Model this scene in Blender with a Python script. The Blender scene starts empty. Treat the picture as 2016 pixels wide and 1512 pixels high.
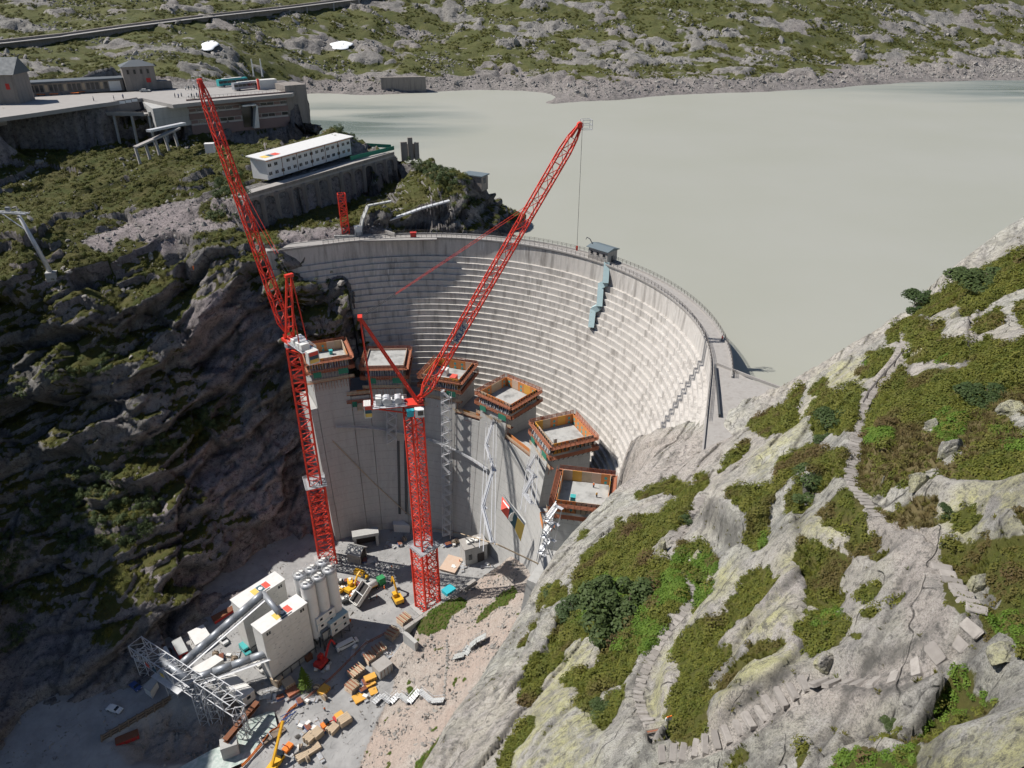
import bpy, bmesh, math, random
import numpy as np
from mathutils import Vector, Matrix

random.seed(7)
RNG = np.random.default_rng(11)
SC = bpy.context.scene
COL = SC.collection
R = math.radians

# ------------------------------------------------------------------ camera
F_PX, CAM_H, PITCH = 1440.0, 85.0, R(29.0)          # focal length in photo pixels (2016 wide), metres above the old crest
cam_d = bpy.data.cameras.new('camera')
cam_d.sensor_width = 36.0
cam_d.lens = 36.0 * F_PX / 2016.0
cam_d.clip_start, cam_d.clip_end = 0.5, 6000.0
cam = bpy.data.objects.new('camera', cam_d)
cam.location = (0, 0, CAM_H)
cam.rotation_euler = (R(90.0) - PITCH, 0, 0)
COL.objects.link(cam)
SC.camera = cam

# ------------------------------------------------------------------ sky and sun (clear summer morning, sun high on the left)
SUN_EL = R(50.0)
SUN_H = Vector((-0.975, 0.22, 0)).normalized()
SUN_V = Vector((SUN_H.x * math.cos(SUN_EL), SUN_H.y * math.cos(SUN_EL), math.sin(SUN_EL)))
world = bpy.data.worlds.new('World')
SC.world = world
world.use_nodes = True
wn = world.node_tree
sky = wn.nodes.new('ShaderNodeTexSky')
sky.sky_type = 'NISHITA'
sky.sun_disc = False
sky.sun_elevation = SUN_EL
sky.sun_rotation = math.atan2(SUN_H.x, SUN_H.y)
sky.altitude = 1900
bg = wn.nodes['Background']
bg.inputs[1].default_value = 0.068
wn.links.new(sky.outputs[0], bg.inputs[0])
sun_d = bpy.data.lights.new('sun', 'SUN')
sun_d.energy = 4.6
sun_d.angle = R(0.53)
sun_d.color = (1.0, 0.955, 0.89)
sun = bpy.data.objects.new('sun', sun_d)
sun.rotation_euler = SUN_V.to_track_quat('Z', 'Y').to_euler()
sun.location = (0, 0, 400)
COL.objects.link(sun)
SC.view_settings.view_transform = 'Standard'
SC.view_settings.look = 'None'
SC.view_settings.exposure = 0.36
SC.view_settings.gamma = 1.0
SC.view_settings.use_curve_mapping = False
SC.cycles.use_adaptive_sampling = True
SC.cycles.adaptive_threshold = 0.03
SC.cycles.max_bounces = 4
SC.cycles.diffuse_bounces = 1
SC.cycles.glossy_bounces = 2
SC.cycles.transmission_bounces = 2
SC.cycles.transparent_max_bounces = 6

# ------------------------------------------------------------------ survey helpers: a sight line from the drone to a known level gives a place
CP, SP = math.cos(PITCH), math.sin(PITCH)
def ray(u, v):
    x = (u - 1008.0) / F_PX; y = (v - 756.0) / F_PX
    return np.array([x, CP - y * SP, -SP - y * CP])
def at(u, v, z):
    d = ray(u, v); t = (z - CAM_H) / d[2]
    return Vector((d[0] * t, d[1] * t, z))
def atd(u, v, r):
    d = ray(u, v); d = d / np.linalg.norm(d)
    return Vector((d[0] * r, d[1] * r, CAM_H + d[2] * r))
def aty(u, v, y):
    d = ray(u, v); t = y / d[1]
    return Vector((d[0] * t, y, CAM_H + d[2] * t))
def project(x, y, z):
    zz = z - CAM_H
    dep = np.maximum(y * CP - zz * SP, 1e-3); up = y * SP + zz * CP
    return 1008 + F_PX * x / dep, 756 - F_PX * up / dep

# ------------------------------------------------------------------ noise
def _hash(ix, iy, iz, seed):
    h = (ix * 374761393 + iy * 668265263 + iz * 2147483647 + seed * 982451653) & 0xffffffff
    h = ((h ^ (h >> 13)) * 1274126177) & 0xffffffff
    h = (h ^ (h >> 16)) & 0xffffffff
    h = (h * 2246822519) & 0xffffffff
    return (h ^ (h >> 15)) & 0xffffffff
def _fade(t): return t * t * t * (t * (t * 6 - 15) + 10)
def perlin2(x, y, seed=0):
    xi = np.floor(x).astype(np.int64); yi = np.floor(y).astype(np.int64)
    xf = x - xi; yf = y - yi
    u = _fade(xf); v = _fade(yf)
    def g(dx, dy):
        a = _hash(xi + dx, yi + dy, 0, seed) * (2 * math.pi / 4294967296.0)
        return np.cos(a) * (xf - dx) + np.sin(a) * (yf - dy)
    return ((g(0, 0) * (1 - u) + g(1, 0) * u) * (1 - v) + (g(0, 1) * (1 - u) + g(1, 1) * u) * v) * 1.5
def fbm2(x, y, octaves=4, seed=0, gain=0.5):
    s = 0; a = 1.0; t = 0
    for o in range(octaves):
        s = s + a * perlin2(x * 2 ** o + 17.3 * o, y * 2 ** o - 9.1 * o, seed + o); t += a; a *= gain
    return s / t
def perlin3(x, y, z, seed=0):
    xi = np.floor(x).astype(np.int64); yi = np.floor(y).astype(np.int64); zi = np.floor(z).astype(np.int64)
    xf = x - xi; yf = y - yi; zf = z - zi
    u = _fade(xf); v = _fade(yf); w = _fade(zf)
    G = np.array([[1,1,0],[-1,1,0],[1,-1,0],[-1,-1,0],[1,0,1],[-1,0,1],[1,0,-1],[-1,0,-1],[0,1,1],[0,-1,1],[0,1,-1],[0,-1,-1]], float)
    def g(dx, dy, dz):
        k = _hash(xi + dx, yi + dy, zi + dz, seed) % 12
        q = G[k]
        return q[..., 0] * (xf - dx) + q[..., 1] * (yf - dy) + q[..., 2] * (zf - dz)
    a = g(0,0,0) * (1 - u) + g(1,0,0) * u; b = g(0,1,0) * (1 - u) + g(1,1,0) * u
    c = g(0,0,1) * (1 - u) + g(1,0,1) * u; d = g(0,1,1) * (1 - u) + g(1,1,1) * u
    return (a * (1 - v) + b * v) * (1 - w) + (c * (1 - v) + d * v) * w
def fbm3(x, y, z, octaves=4, seed=0, gain=0.5):
    s = 0; a = 1.0; t = 0
    for o in range(octaves):
        k = 2 ** o
        s = s + a * perlin3(x * k + 3.1 * o, y * k - 7.7 * o, z * k + 1.9 * o, seed + o); t += a; a *= gain
    return s / t
def worley3(x, y, z, seed=0):
    """nearest and second nearest cell distance and a random number of the nearest cell"""
    xi = np.floor(x).astype(np.int64); yi = np.floor(y).astype(np.int64); zi = np.floor(z).astype(np.int64)
    f1 = np.full(x.shape, 9.0); f2 = np.full(x.shape, 9.0); idn = np.zeros(x.shape)
    for dx in (-1, 0, 1):
        for dy in (-1, 0, 1):
            for dz in (-1, 0, 1):
                cx, cy, cz = xi + dx, yi + dy, zi + dz
                h = _hash(cx, cy, cz, seed)
                jx = (h & 1023) / 1023.0; jy = ((h >> 10) & 1023) / 1023.0; jz = ((h >> 20) & 1023) / 1023.0
                d = np.sqrt((cx + jx - x) ** 2 + (cy + jy - y) ** 2 + (cz + jz - z) ** 2)
                near = d < f1
                f2 = np.where(near, f1, np.minimum(f2, d))
                idn = np.where(near, ((h * 2654435761) & 0xffffffff) / 4294967296.0, idn)
                f1 = np.where(near, d, f1)
    return f1, f2, idn
def facet3(x, y, z, seed=0, tilt=1.0):
    """broken rock: every cell is a block face with its own height and tilt"""
    xi = np.floor(x).astype(np.int64); yi = np.floor(y).astype(np.int64); zi = np.floor(z).astype(np.int64)
    f1 = np.full(x.shape, 9.0); f2 = np.full(x.shape, 9.0); val = np.zeros(x.shape)
    for dx in (-1, 0, 1):
        for dy in (-1, 0, 1):
            for dz in (-1, 0, 1):
                cx, cy, cz = xi + dx, yi + dy, zi + dz
                h = _hash(cx, cy, cz, seed); g = _hash(cx, cy, cz, seed + 77)
                ex = x - cx - (h & 1023) / 1023.0; ey = y - cy - ((h >> 10) & 1023) / 1023.0; ez = z - cz - ((h >> 20) & 1023) / 1023.0
                d = np.sqrt(ex * ex + ey * ey + ez * ez); near = d < f1
                t = ((g & 255) / 127.5 - 1) * ex + (((g >> 8) & 255) / 127.5 - 1) * ey + (((g >> 16) & 255) / 127.5 - 1) * ez
                val = np.where(near, ((g >> 24) & 255) / 255.0 - 0.5 + tilt * t, val)
                f2 = np.where(near, f1, np.minimum(f2, d)); f1 = np.where(near, d, f1)
    return f1, f2, val
def worley2(x, y, seed=0):
    xi = np.floor(x).astype(np.int64); yi = np.floor(y).astype(np.int64)
    f1 = np.full(x.shape, 9.0); f2 = np.full(x.shape, 9.0); idn = np.zeros(x.shape)
    for dx in (-1, 0, 1):
        for dy in (-1, 0, 1):
            cx, cy = xi + dx, yi + dy
            h = _hash(cx, cy, 0, seed)
            jx = (h & 1023) / 1023.0; jy = ((h >> 10) & 1023) / 1023.0
            d = np.sqrt((cx + jx - x) ** 2 + (cy + jy - y) ** 2)
            near = d < f1
            f2 = np.where(near, f1, np.minimum(f2, d))
            idn = np.where(near, ((h * 2654435761) & 0xffffffff) / 4294967296.0, idn)
            f1 = np.where(near, d, f1)
    return f1, f2, idn
def sstep(a, b, x):
    t = np.clip((x - a) / (b - a), 0, 1); return t * t * (3 - 2 * t)

class Spline:
    """thin plate surface through surveyed points"""
    def __init__(self, pts, reg=0.02):
        P = np.array([[p[0], p[1], p[2]] for p in pts], float)
        self.c = P[:, :2].mean(0); self.s = 100.0
        self.q = (P[:, :2] - self.c) / self.s
        n = len(P)
        d = np.linalg.norm(self.q[:, None] - self.q[None], axis=2)
        K = self.k(d) + reg * np.eye(n) * 0.01
        A = np.zeros((n + 3, n + 3)); A[:n, :n] = K
        A[:n, n] = 1; A[:n, n + 1:] = self.q; A[n, :n] = 1; A[n + 1:, :n] = self.q.T
        b = np.zeros(n + 3); b[:n] = P[:, 2]
        self.w = np.linalg.solve(A, b)
    @staticmethod
    def k(d): return np.where(d > 1e-9, d * d * np.log(np.maximum(d, 1e-9)), 0.0)
    def __call__(self, x, y):
        x = np.asarray(x, float); y = np.asarray(y, float); sh = x.shape
        q = np.c_[(x.ravel() - self.c[0]) / self.s, (y.ravel() - self.c[1]) / self.s]
        out = np.empty(len(q)); n = len(self.q)
        for i in range(0, len(q), 60000):
            s = q[i:i + 60000]
            d = np.sqrt((s[:, None, 0] - self.q[None, :, 0]) ** 2 + (s[:, None, 1] - self.q[None, :, 1]) ** 2)
            out[i:i + 60000] = self.k(d) @ self.w[:n] + self.w[n] + s @ self.w[n + 1:]
        return out.reshape(sh)

# ------------------------------------------------------------------ object helpers
def tag(o, label=None, cat=None, group=None, kind=None):
    if label: o['label'] = label
    if cat: o['category'] = cat
    if group: o['group'] = group
    if kind: o['kind'] = kind
    return o
def empty(name, loc=(0, 0, 0), rz=0.0, label=None, cat=None, group=None):
    o = bpy.data.objects.new(name, None)
    o.empty_display_size = 0.5
    o.location = loc; o.rotation_euler = (0, 0, rz)
    COL.objects.link(o)
    return tag(o, label, cat, group, 'thing' if cat else None)
def mesh_obj(name, verts, faces, mat, parent=None, smooth=False):
    me = bpy.data.meshes.new(name)
    me.from_pydata([tuple(v) for v in verts], [], faces)
    if mat is not None: me.materials.append(mat)
    if smooth:
        me.polygons.foreach_set('use_smooth', [True] * len(me.polygons))
    me.update()
    o = bpy.data.objects.new(name, me)
    COL.objects.link(o)
    if parent is not None: o.parent = parent
    return o
def inst(name, me, parent=None, loc=(0, 0, 0), rot=(0, 0, 0), sc=(1, 1, 1)):
    o = bpy.data.objects.new(name, me)
    o.location = loc; o.rotation_euler = rot; o.scale = sc
    COL.objects.link(o)
    if parent is not None: o.parent = parent
    return o
def copy_tree(o, parent=None):
    c = o.copy(); COL.objects.link(c)
    if parent is not None: c.parent = parent
    for ch in list(o.children): copy_tree(ch, c)
    return c

class MB:
    """collects shapes; build() links them as one mesh object"""
    def __init__(self): self.v = []; self.f = []; self.m = []; self.mi = 0
    def add(self, vs, fs):
        o = len(self.v); self.v += [tuple(p) for p in vs]
        self.f += [tuple(i + o for i in q) for q in fs]; self.m += [self.mi] * len(fs); return self
    def box(self, c, s, rz=0.0, rot=None):
        hx, hy, hz = s[0] / 2, s[1] / 2, s[2] / 2
        M = rot if rot is not None else Matrix.Rotation(rz, 3, 'Z')
        vs = [M @ Vector((sx * hx, sy * hy, sz * hz)) + Vector(c) for sz in (-1, 1) for sy in (-1, 1) for sx in (-1, 1)]
        return self.add(vs, [(0, 2, 3, 1), (4, 5, 7, 6), (0, 1, 5, 4), (2, 6, 7, 3), (0, 4, 6, 2), (1, 3, 7, 5)])
    def bx(self, x0, x1, y0, y1, z0, z1):
        return self.box(((x0 + x1) / 2, (y0 + y1) / 2, (z0 + z1) / 2), (abs(x1 - x0), abs(y1 - y0), abs(z1 - z0)))
    def bar(self, a, b, w, h=None):
        a = Vector(a); b = Vector(b); d = b - a; L = d.length
        if L < 1e-6: return self
        z = d / L
        up = Vector((0, 0, 1)) if abs(z.z) < 0.99 else Vector((1, 0, 0))
        x = up.cross(z).normalized(); y = z.cross(x)
        hw = w / 2; hh = (h or w) / 2
        vs = [p + x * sx * hw + y * sy * hh for p in (a, b) for sx, sy in ((-1, -1), (1, -1), (1, 1), (-1, 1))]
        return self.add(vs, [(0, 3, 2, 1), (4, 5, 6, 7), (0, 1, 5, 4), (1, 2, 6, 5), (2, 3, 7, 6), (3, 0, 4, 7)])
    def tube(self, a, b, r0, r1=None, n=12, caps=True):
        a = Vector(a); b = Vector(b); d = b - a; z = d.normalized(); r1 = r0 if r1 is None else r1
        up = Vector((0, 0, 1)) if abs(z.z) < 0.99 else Vector((1, 0, 0))
        x = up.cross(z).normalized(); y = z.cross(x)
        vs = []
        for p, r in ((a, r0), (b, r1)):
            for i in range(n):
                t = 2 * math.pi * i / n
                vs.append(p + x * math.cos(t) * r + y * math.sin(t) * r)
        fs = [(i, (i + 1) % n, n + (i + 1) % n, n + i) for i in range(n)]
        if caps: fs += [tuple(reversed(range(n))), tuple(range(n, 2 * n))]
        return self.add(vs, fs)
    def prism(self, poly, z0, z1):
        """vertical prism over a plan polygon (anticlockwise)"""
        n = len(poly)
        vs = [(p[0], p[1], z0) for p in poly] + [(p[0], p[1], z1) for p in poly]
        fs = [(i, (i + 1) % n, n + (i + 1) % n, n + i) for i in range(n)]
        return self.add(vs, fs + [tuple(reversed(range(n))), tuple(range(n, 2 * n))])
    def sweep(self, prof, x0, x1):
        """profile in (y, z), swept along x"""
        n = len(prof)
        vs = [(x0, p[0], p[1]) for p in prof] + [(x1, p[0], p[1]) for p in prof]
        fs = [(i, n + i, n + (i + 1) % n, (i + 1) % n) for i in range(n)]
        return self.add(vs, fs + [tuple(range(n)), tuple(reversed(range(n, 2 * n)))])
    def build(self, name, mat, parent=None, smooth=False, loc=None, rz=None):
        me = bpy.data.meshes.new(name)
        me.from_pydata(self.v, [], self.f)
        mats = mat if isinstance(mat, (list, tuple)) else [mat]
        for q in mats: me.materials.append(q)
        if len(mats) > 1: me.polygons.foreach_set('material_index', self.m)
        if smooth: me.polygons.foreach_set('use_smooth', [True] * len(me.polygons))
        me.update()
        o = bpy.data.objects.new(name, me); COL.objects.link(o)
        if parent is not None: o.parent = parent
        if loc is not None: o.location = loc
        if rz is not None: o.rotation_euler = (0, 0, rz)
        return o
    def mesh(self, name, mat, smooth=False):
        me = bpy.data.meshes.new(name)
        me.from_pydata(self.v, [], self.f)
        me.materials.append(mat)
        if smooth: me.polygons.foreach_set('use_smooth', [True] * len(me.polygons))
        me.update(); return me
# ------------------------------------------------------------------ materials
MT = {}
class NT:
    """small node-tree writer"""
    def __init__(self, name):
        self.m = bpy.data.materials.new(name); self.m.use_nodes = True
        self.t = self.m.node_tree; self.b = self.t.nodes['Principled BSDF']
        self.out = self.t.nodes['Material Output']; MT[name] = self.m
    def n(self, typ, **kw):
        nd = self.t.nodes.new(typ)
        for k, v in kw.items(): setattr(nd, k, v)
        return nd
    def l(self, a, b): self.t.links.new(a, b)
    def val(self, sock, v):
        if hasattr(v, 'is_linked') or isinstance(v, bpy.types.NodeSocket): self.l(v, sock)
        else: sock.default_value = v
    def pos(self, scale=(1, 1, 1), rot=(0, 0, 0)):
        g = self.n('ShaderNodeNewGeometry'); mp = self.n('ShaderNodeMapping')
        mp.inputs['Scale'].default_value = scale; mp.inputs['Rotation'].default_value = rot
        self.l(g.outputs['Position'], mp.inputs['Vector']); return mp.outputs[0]
    def obj(self, scale=(1, 1, 1)):
        g = self.n('ShaderNodeTexCoord'); mp = self.n('ShaderNodeMapping')
        mp.inputs['Scale'].default_value = scale
        self.l(g.outputs['Object'], mp.inputs['Vector']); return mp.outputs[0]
    def noise(self, vec, scale, detail=4.0, rough=0.55, dist=0.0):
        nd = self.n('ShaderNodeTexNoise'); nd.inputs['Scale'].default_value = scale
        nd.inputs['Detail'].default_value = detail; nd.inputs['Roughness'].default_value = rough
        nd.inputs['Distortion'].default_value = dist
        self.l(vec, nd.inputs['Vector']); return nd.outputs['Fac']
    def voronoi(self, vec, scale, feature='F1', out='Distance'):
        nd = self.n('ShaderNodeTexVoronoi'); nd.feature = feature; nd.inputs['Scale'].default_value = scale
        self.l(vec, nd.inputs['Vector']); return nd.outputs[out]
    def ramp(self, fac, stops):
        nd = self.n('ShaderNodeValToRGB'); cr = nd.color_ramp
        while len(cr.elements) < len(stops): cr.elements.new(0.5)
        for e, (p, c) in zip(cr.elements, stops):
            e.position = p; e.color = (c, c, c, 1) if isinstance(c, (int, float)) else (*c, 1)
        self.l(fac, nd.inputs[0]); return nd.outputs[0]
    def mix(self, fac, a, b, mode='MIX'):
        nd = self.n('ShaderNodeMix', data_type='RGBA', blend_type=mode)
        for s, v in ((nd.inputs[0], fac), (nd.inputs[6], a), (nd.inputs[7], b)):
            if isinstance(v, bpy.types.NodeSocket): self.l(v, s)
            elif isinstance(v, (int, float)): s.default_value = v
            else: s.default_value = (*v, 1)
        return nd.outputs[2]
    def math(self, op, a, b=0.0, clamp=False):
        nd = self.n('ShaderNodeMath', operation=op, use_clamp=clamp)
        for s, v in ((nd.inputs[0], a), (nd.inputs[1], b)):
            if isinstance(v, bpy.types.NodeSocket): self.l(v, s)
            else: s.default_value = v
        return nd.outputs[0]
    def attr(self, name, typ='GEOMETRY'):
        nd = self.n('ShaderNodeAttribute'); nd.attribute_name = name; nd.attribute_type = typ
        return nd.outputs['Fac']
    def bump(self, h, strength=0.4, dist=0.2, normal=None):
        nd = self.n('ShaderNodeBump'); nd.inputs['Strength'].default_value = strength; nd.inputs['Distance'].default_value = dist
        self.l(h, nd.inputs['Height'])
        if normal is not None: self.l(normal, nd.inputs['Normal'])
        return nd.outputs[0]
    def set(self, color=None, rough=None, normal=None, spec=None, metal=None):
        b = self.b
        if color is not None:
            if isinstance(color, bpy.types.NodeSocket): self.l(color, b.inputs['Base Color'])
            else: b.inputs['Base Color'].default_value = (*color, 1)
        if rough is not None: self.val(b.inputs['Roughness'], rough)
        if normal is not None: self.l(normal, b.inputs['Normal'])
        if spec is not None: b.inputs['Specular IOR Level'].default_value = spec
        if metal is not None: b.inputs['Metallic'].default_value = metal
        return self.m

def paint(name, color, rough=0.5, metal=0.0, wear=0.18, scale=0.7, dirt=(0.16, 0.14, 0.12)):
    t = NT(name)
    p = t.pos()
    n1 = t.noise(p, scale, 5, 0.6)
    f = t.ramp(n1, [(0.42, 0.0), (0.75, wear)])
    c = t.mix(f, color, dirt)
    n2 = t.noise(p, scale * 9, 3)
    c = t.mix(t.ramp(n2, [(0.3, 0.0), (0.8, 0.25)]), c, tuple(x * 0.7 for x in color))
    return t.set(c, t.ramp(n1, [(0.3, rough), (0.8, min(1, rough + 0.2))]), metal=metal, spec=0.4)

paint('crane_red', (0.70, 0.045, 0.022), 0.45, wear=0.25, dirt=(0.35, 0.05, 0.03))
paint('crane_grey', (0.34, 0.35, 0.37), 0.5)
paint('white_paint', (0.74, 0.73, 0.70), 0.5, wear=0.2, dirt=(0.45, 0.42, 0.38))
paint('panel_white', (0.66, 0.645, 0.61), 0.55, wear=0.3, scale=0.25, dirt=(0.5, 0.47, 0.42))
paint('panel_grey', (0.42, 0.43, 0.42), 0.6, wear=0.25, scale=0.25)
paint('roof_white', (0.70, 0.69, 0.67), 0.6, wear=0.15)
paint('silo', (0.72, 0.71, 0.69), 0.42, wear=0.25, scale=0.3, dirt=(0.5, 0.47, 0.43))
paint('galvanised', (0.58, 0.59, 0.61), 0.45, metal=0.25, wear=0.25)
paint('dark_steel', (0.09, 0.095, 0.10), 0.5, metal=0.3)
paint('conveyor_grey', (0.33, 0.35, 0.38), 0.4, metal=0.4)
paint('rail_steel', (0.10, 0.09, 0.085), 0.7, wear=0.4)
paint('timber', (0.50, 0.39, 0.27), 0.75, wear=0.5, scale=1.5, dirt=(0.34, 0.29, 0.24))
paint('timber_red', (0.36, 0.125, 0.065), 0.7, wear=0.4, scale=1.2, dirt=(0.36, 0.24, 0.18))
paint('timber_old', (0.20, 0.155, 0.12), 0.85, wear=0.4)
paint('form_orange', (0.60, 0.22, 0.06), 0.6, wear=0.35, scale=0.6, dirt=(0.5, 0.38, 0.28))
paint('form_yellow', (0.66, 0.34, 0.05), 0.55, wear=0.3, scale=0.6, dirt=(0.55, 0.4, 0.2))
paint('form_pale', (0.55, 0.40, 0.30), 0.7, wear=0.4, scale=0.8, dirt=(0.6, 0.55, 0.5))
paint('form_dark', (0.05, 0.045, 0.045), 0.8)
paint('net_green', (0.03, 0.20, 0.13), 0.8)
paint('blue_steel', (0.05, 0.09, 0.22), 0.6)
paint('teal', (0.05, 0.38, 0.38), 0.5)
paint('cyan', (0.03, 0.45, 0.55), 0.5)
paint('banner_red', (0.68, 0.10, 0.07), 0.7, wear=0.08)
paint('banner_teal', (0.05, 0.11, 0.14), 0.7, wear=0.08)
paint('banner_yellow', (0.74, 0.52, 0.13), 0.7, wear=0.08)
paint('letter_white', (0.8, 0.8, 0.78), 0.6, wear=0.05)
paint('letter_dark', (0.03, 0.03, 0.035), 0.6, wear=0.05)
paint('yellow', (0.78, 0.42, 0.02), 0.4)
paint('orange', (0.80, 0.20, 0.02), 0.5)
paint('green', (0.03, 0.26, 0.09), 0.45)
paint('red', (0.50, 0.03, 0.025), 0.5)
paint('blue', (0.03, 0.07, 0.22), 0.4)
paint('car_white', (0.74, 0.74, 0.73), 0.25, wear=0.06)
paint('car_dark', (0.03, 0.035, 0.04), 0.25, wear=0.05)
paint('rubber', (0.02, 0.02, 0.02), 0.85)
paint('rust', (0.20, 0.075, 0.035), 0.8, wear=0.4)
paint('pale_blue', (0.45, 0.60, 0.62), 0.6, wear=0.25, dirt=(0.35, 0.42, 0.42))
paint('roof_slate', (0.085, 0.10, 0.115), 0.6)
paint('roof_metal', (0.16, 0.20, 0.22), 0.5, metal=0.2)
paint('facade_brown', (0.24, 0.165, 0.15), 0.8, scale=0.3)
paint('facade_light', (0.55, 0.51, 0.48), 0.8, scale=0.3)
paint('hivis', (0.9, 0.22, 0.03), 0.8, wear=0.05)
paint('cloth_dark', (0.03, 0.035, 0.06), 0.9)
paint('skin', (0.45, 0.27, 0.2), 0.6, wear=0.0)
paint('snow', (0.85, 0.86, 0.88), 0.7, wear=0.2, dirt=(0.6, 0.6, 0.6))
t = NT('glass_dark'); t.set((0.02, 0.025, 0.03), 0.12, spec=0.6)

def concrete(name, base, stain, pale, streak=0.5, scale=1.0, joints=0.0):
    t = NT(name)
    ps = t.pos((1, 1, 0.09)); p = t.pos()
    s1 = t.noise(ps, 0.55 * scale, 6, 0.62)          # runs down the face
    s2 = t.noise(ps, 1.7 * scale, 5, 0.6)
    n1 = t.noise(p, 0.06 * scale, 5, 0.6)
    n2 = t.noise(p, 1.1 * scale, 6, 0.65)
    c = t.mix(t.ramp(n2, [(0.3, 0.0), (0.75, 0.55)]), base, tuple(x * 0.78 for x in base))
    c = t.mix(t.math('MULTIPLY', t.ramp(s1, [(0.48, 0.0), (0.70, 1.0)]), streak), c, stain)
    c = t.mix(t.math('MULTIPLY', t.ramp(s2, [(0.55, 0.0), (0.72, 1.0)]), t.ramp(n1, [(0.40, 0.0), (0.65, 0.8)])), c, pale)
    if joints:
        sx = t.n('ShaderNodeSeparateXYZ'); t.l(p, sx.inputs[0])
        fr = t.math('FRACT', t.math('DIVIDE', sx.outputs[2], joints))
        ln = t.math('MULTIPLY', t.math('LESS_THAN', fr, 0.045), t.ramp(n2, [(0.25, 0.25), (0.7, 0.8)]))
        c = t.mix(ln, c, tuple(x * 0.55 for x in base))
    h = t.math('ADD', t.math('MULTIPLY', n2, 0.6), t.math('MULTIPLY', t.noise(p, 6 * scale, 4), 0.4))
    return t.set(c, 0.85, t.bump(h, 0.35, 0.12), spec=0.25)
concrete('concrete_old', (0.54, 0.51, 0.475), (0.17, 0.155, 0.14), (0.80, 0.78, 0.75), 0.7)
concrete('concrete_cap', (0.36, 0.34, 0.32), (0.22, 0.20, 0.18), (0.46, 0.45, 0.43), 0.35)
concrete('concrete_new', (0.43, 0.425, 0.41), (0.30, 0.295, 0.285), (0.52, 0.52, 0.51), 0.55, joints=3.0)
concrete('concrete_pour', (0.42, 0.42, 0.405), (0.19, 0.19, 0.185), (0.55, 0.55, 0.53), 0.9, 0.5)
concrete('stone_wall', (0.27, 0.24, 0.215), (0.11, 0.10, 0.095), (0.36, 0.34, 0.31), 0.6)

def rock(name, base, dark, light, pink, lichen, scale=1.0, veg_a=(0.060, 0.075, 0.018), veg_b=(0.10, 0.09, 0.03), bumpd=0.35, lich=1.0, joints=0.6, streak=0.55):
    """granite with lichen, worn and stained areas; the attribute veg marks where turf covers it"""
    t = NT(name)
    p = t.pos()
    n1 = t.noise(p, 0.035 * scale, 4, 0.6)
    n2 = t.noise(p, 0.26 * scale, 6, 0.68, 0.4)
    n3 = t.noise(p, 1.5 * scale, 8, 0.8)
    n4 = t.noise(p, 9 * scale, 6, 0.8)
    c = t.mix(t.ramp(n2, [(0.40, 0.0), (0.58, 1.0)]), base, light)
    c = t.mix(t.ramp(n1, [(0.45, 0.0), (0.62, 0.6)]), c, pink)
    li = t.math('MULTIPLY', t.ramp(t.noise(p, 0.30 * scale, 6, 0.75), [(0.40, 0.0), (0.56, 1.0)]), t.attr('lichen'))
    c = t.mix(t.math('MULTIPLY', li, 0.9 * lich), c, lichen)
    c = t.mix(t.math('MULTIPLY', t.attr('worn_or_lit'), 0.7), c, pink)
    # weather streaks along the grain, lichen spots, crystals
    sk = t.noise(t.pos((0.9 * scale, 0.07 * scale, 0.25 * scale), (0, 0, 0.62)), 1.0, 5, 0.7)
    c = t.mix(t.math('MULTIPLY', t.ramp(sk, [(0.50, 0.0), (0.68, 1.0)]), streak), c, tuple(0.5 * x + 0.5 * y for x, y in zip(dark, base)))
    st = t.math('MULTIPLY', t.attr('stain'), t.ramp(n2, [(0.25, 0.5), (0.6, 0.95)]))
    c = t.mix(st, c, dark)
    c = t.mix(t.ramp(n3, [(0.51, 0.0), (0.60, 0.8)]), c, dark)
    c = t.mix(t.ramp(n3, [(0.30, 0.55), (0.44, 0.0)]), c, tuple(min(0.8, x * 1.35) for x in light))
    c = t.mix(t.ramp(n4, [(0.47, 0.0), (0.62, 0.7)]), c, dark)
    # fissures: thin wandering lines
    sx = t.n('ShaderNodeSeparateXYZ'); t.l(t.pos((1, 1, 1), (0, 0, 0.62)), sx.inputs[0])
    def joint(co, w, msk):
        k = t.math('ADD', t.math('MULTIPLY', co, w), t.math('MULTIPLY', t.noise(p, 0.10 * scale, 3, 0.5), 2.6))
        d_ = t.math('ABSOLUTE', t.math('SUBTRACT', t.math('FRACT', k), 0.5))
        return t.math('MULTIPLY', t.ramp(d_, [(0.0, 1.0), (0.016, 0.0)]), msk)
    cr = t.math('MAXIMUM', joint(sx.outputs[0], 0.30 * scale, t.ramp(n2, [(0.46, 0.0), (0.56, 1.0)])), joint(sx.outputs[1], 0.12 * scale, t.ramp(n2, [(0.54, 0.0), (0.60, 1.0)])))
    c = t.mix(t.math('MULTIPLY', cr, joints), c, tuple(x * 0.4 for x in dark))
    # turf
    vg = t.attr('veg')
    vc = t.mix(t.ramp(n2, [(0.35, 0.0), (0.65, 1.0)]), veg_a, veg_b)
    vc = t.mix(t.ramp(n3, [(0.35, 0.0), (0.7, 0.6)]), vc, tuple(x * 0.45 for x in veg_a))
    vc = t.mix(t.attr('straw'), vc, (0.155, 0.125, 0.058))
    vm = t.ramp(t.math('ADD', vg, t.math('MULTIPLY', t.math('SUBTRACT', n3, 0.5), 0.7)), [(0.42, 0.0), (0.56, 1.0)])
    c = t.mix(vm, c, vc)
    h = t.math('ADD', t.math('MULTIPLY', n3, 0.6), t.math('MULTIPLY', n4, 0.22))
    h = t.math('ADD', h, t.math('MULTIPLY', sk, 0.35))
    h = t.math('SUBTRACT', h, t.math('MULTIPLY', cr, 0.5))
    return t.set(c, 0.9, t.bump(h, 1.0, bumpd), spec=0.2)
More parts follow.
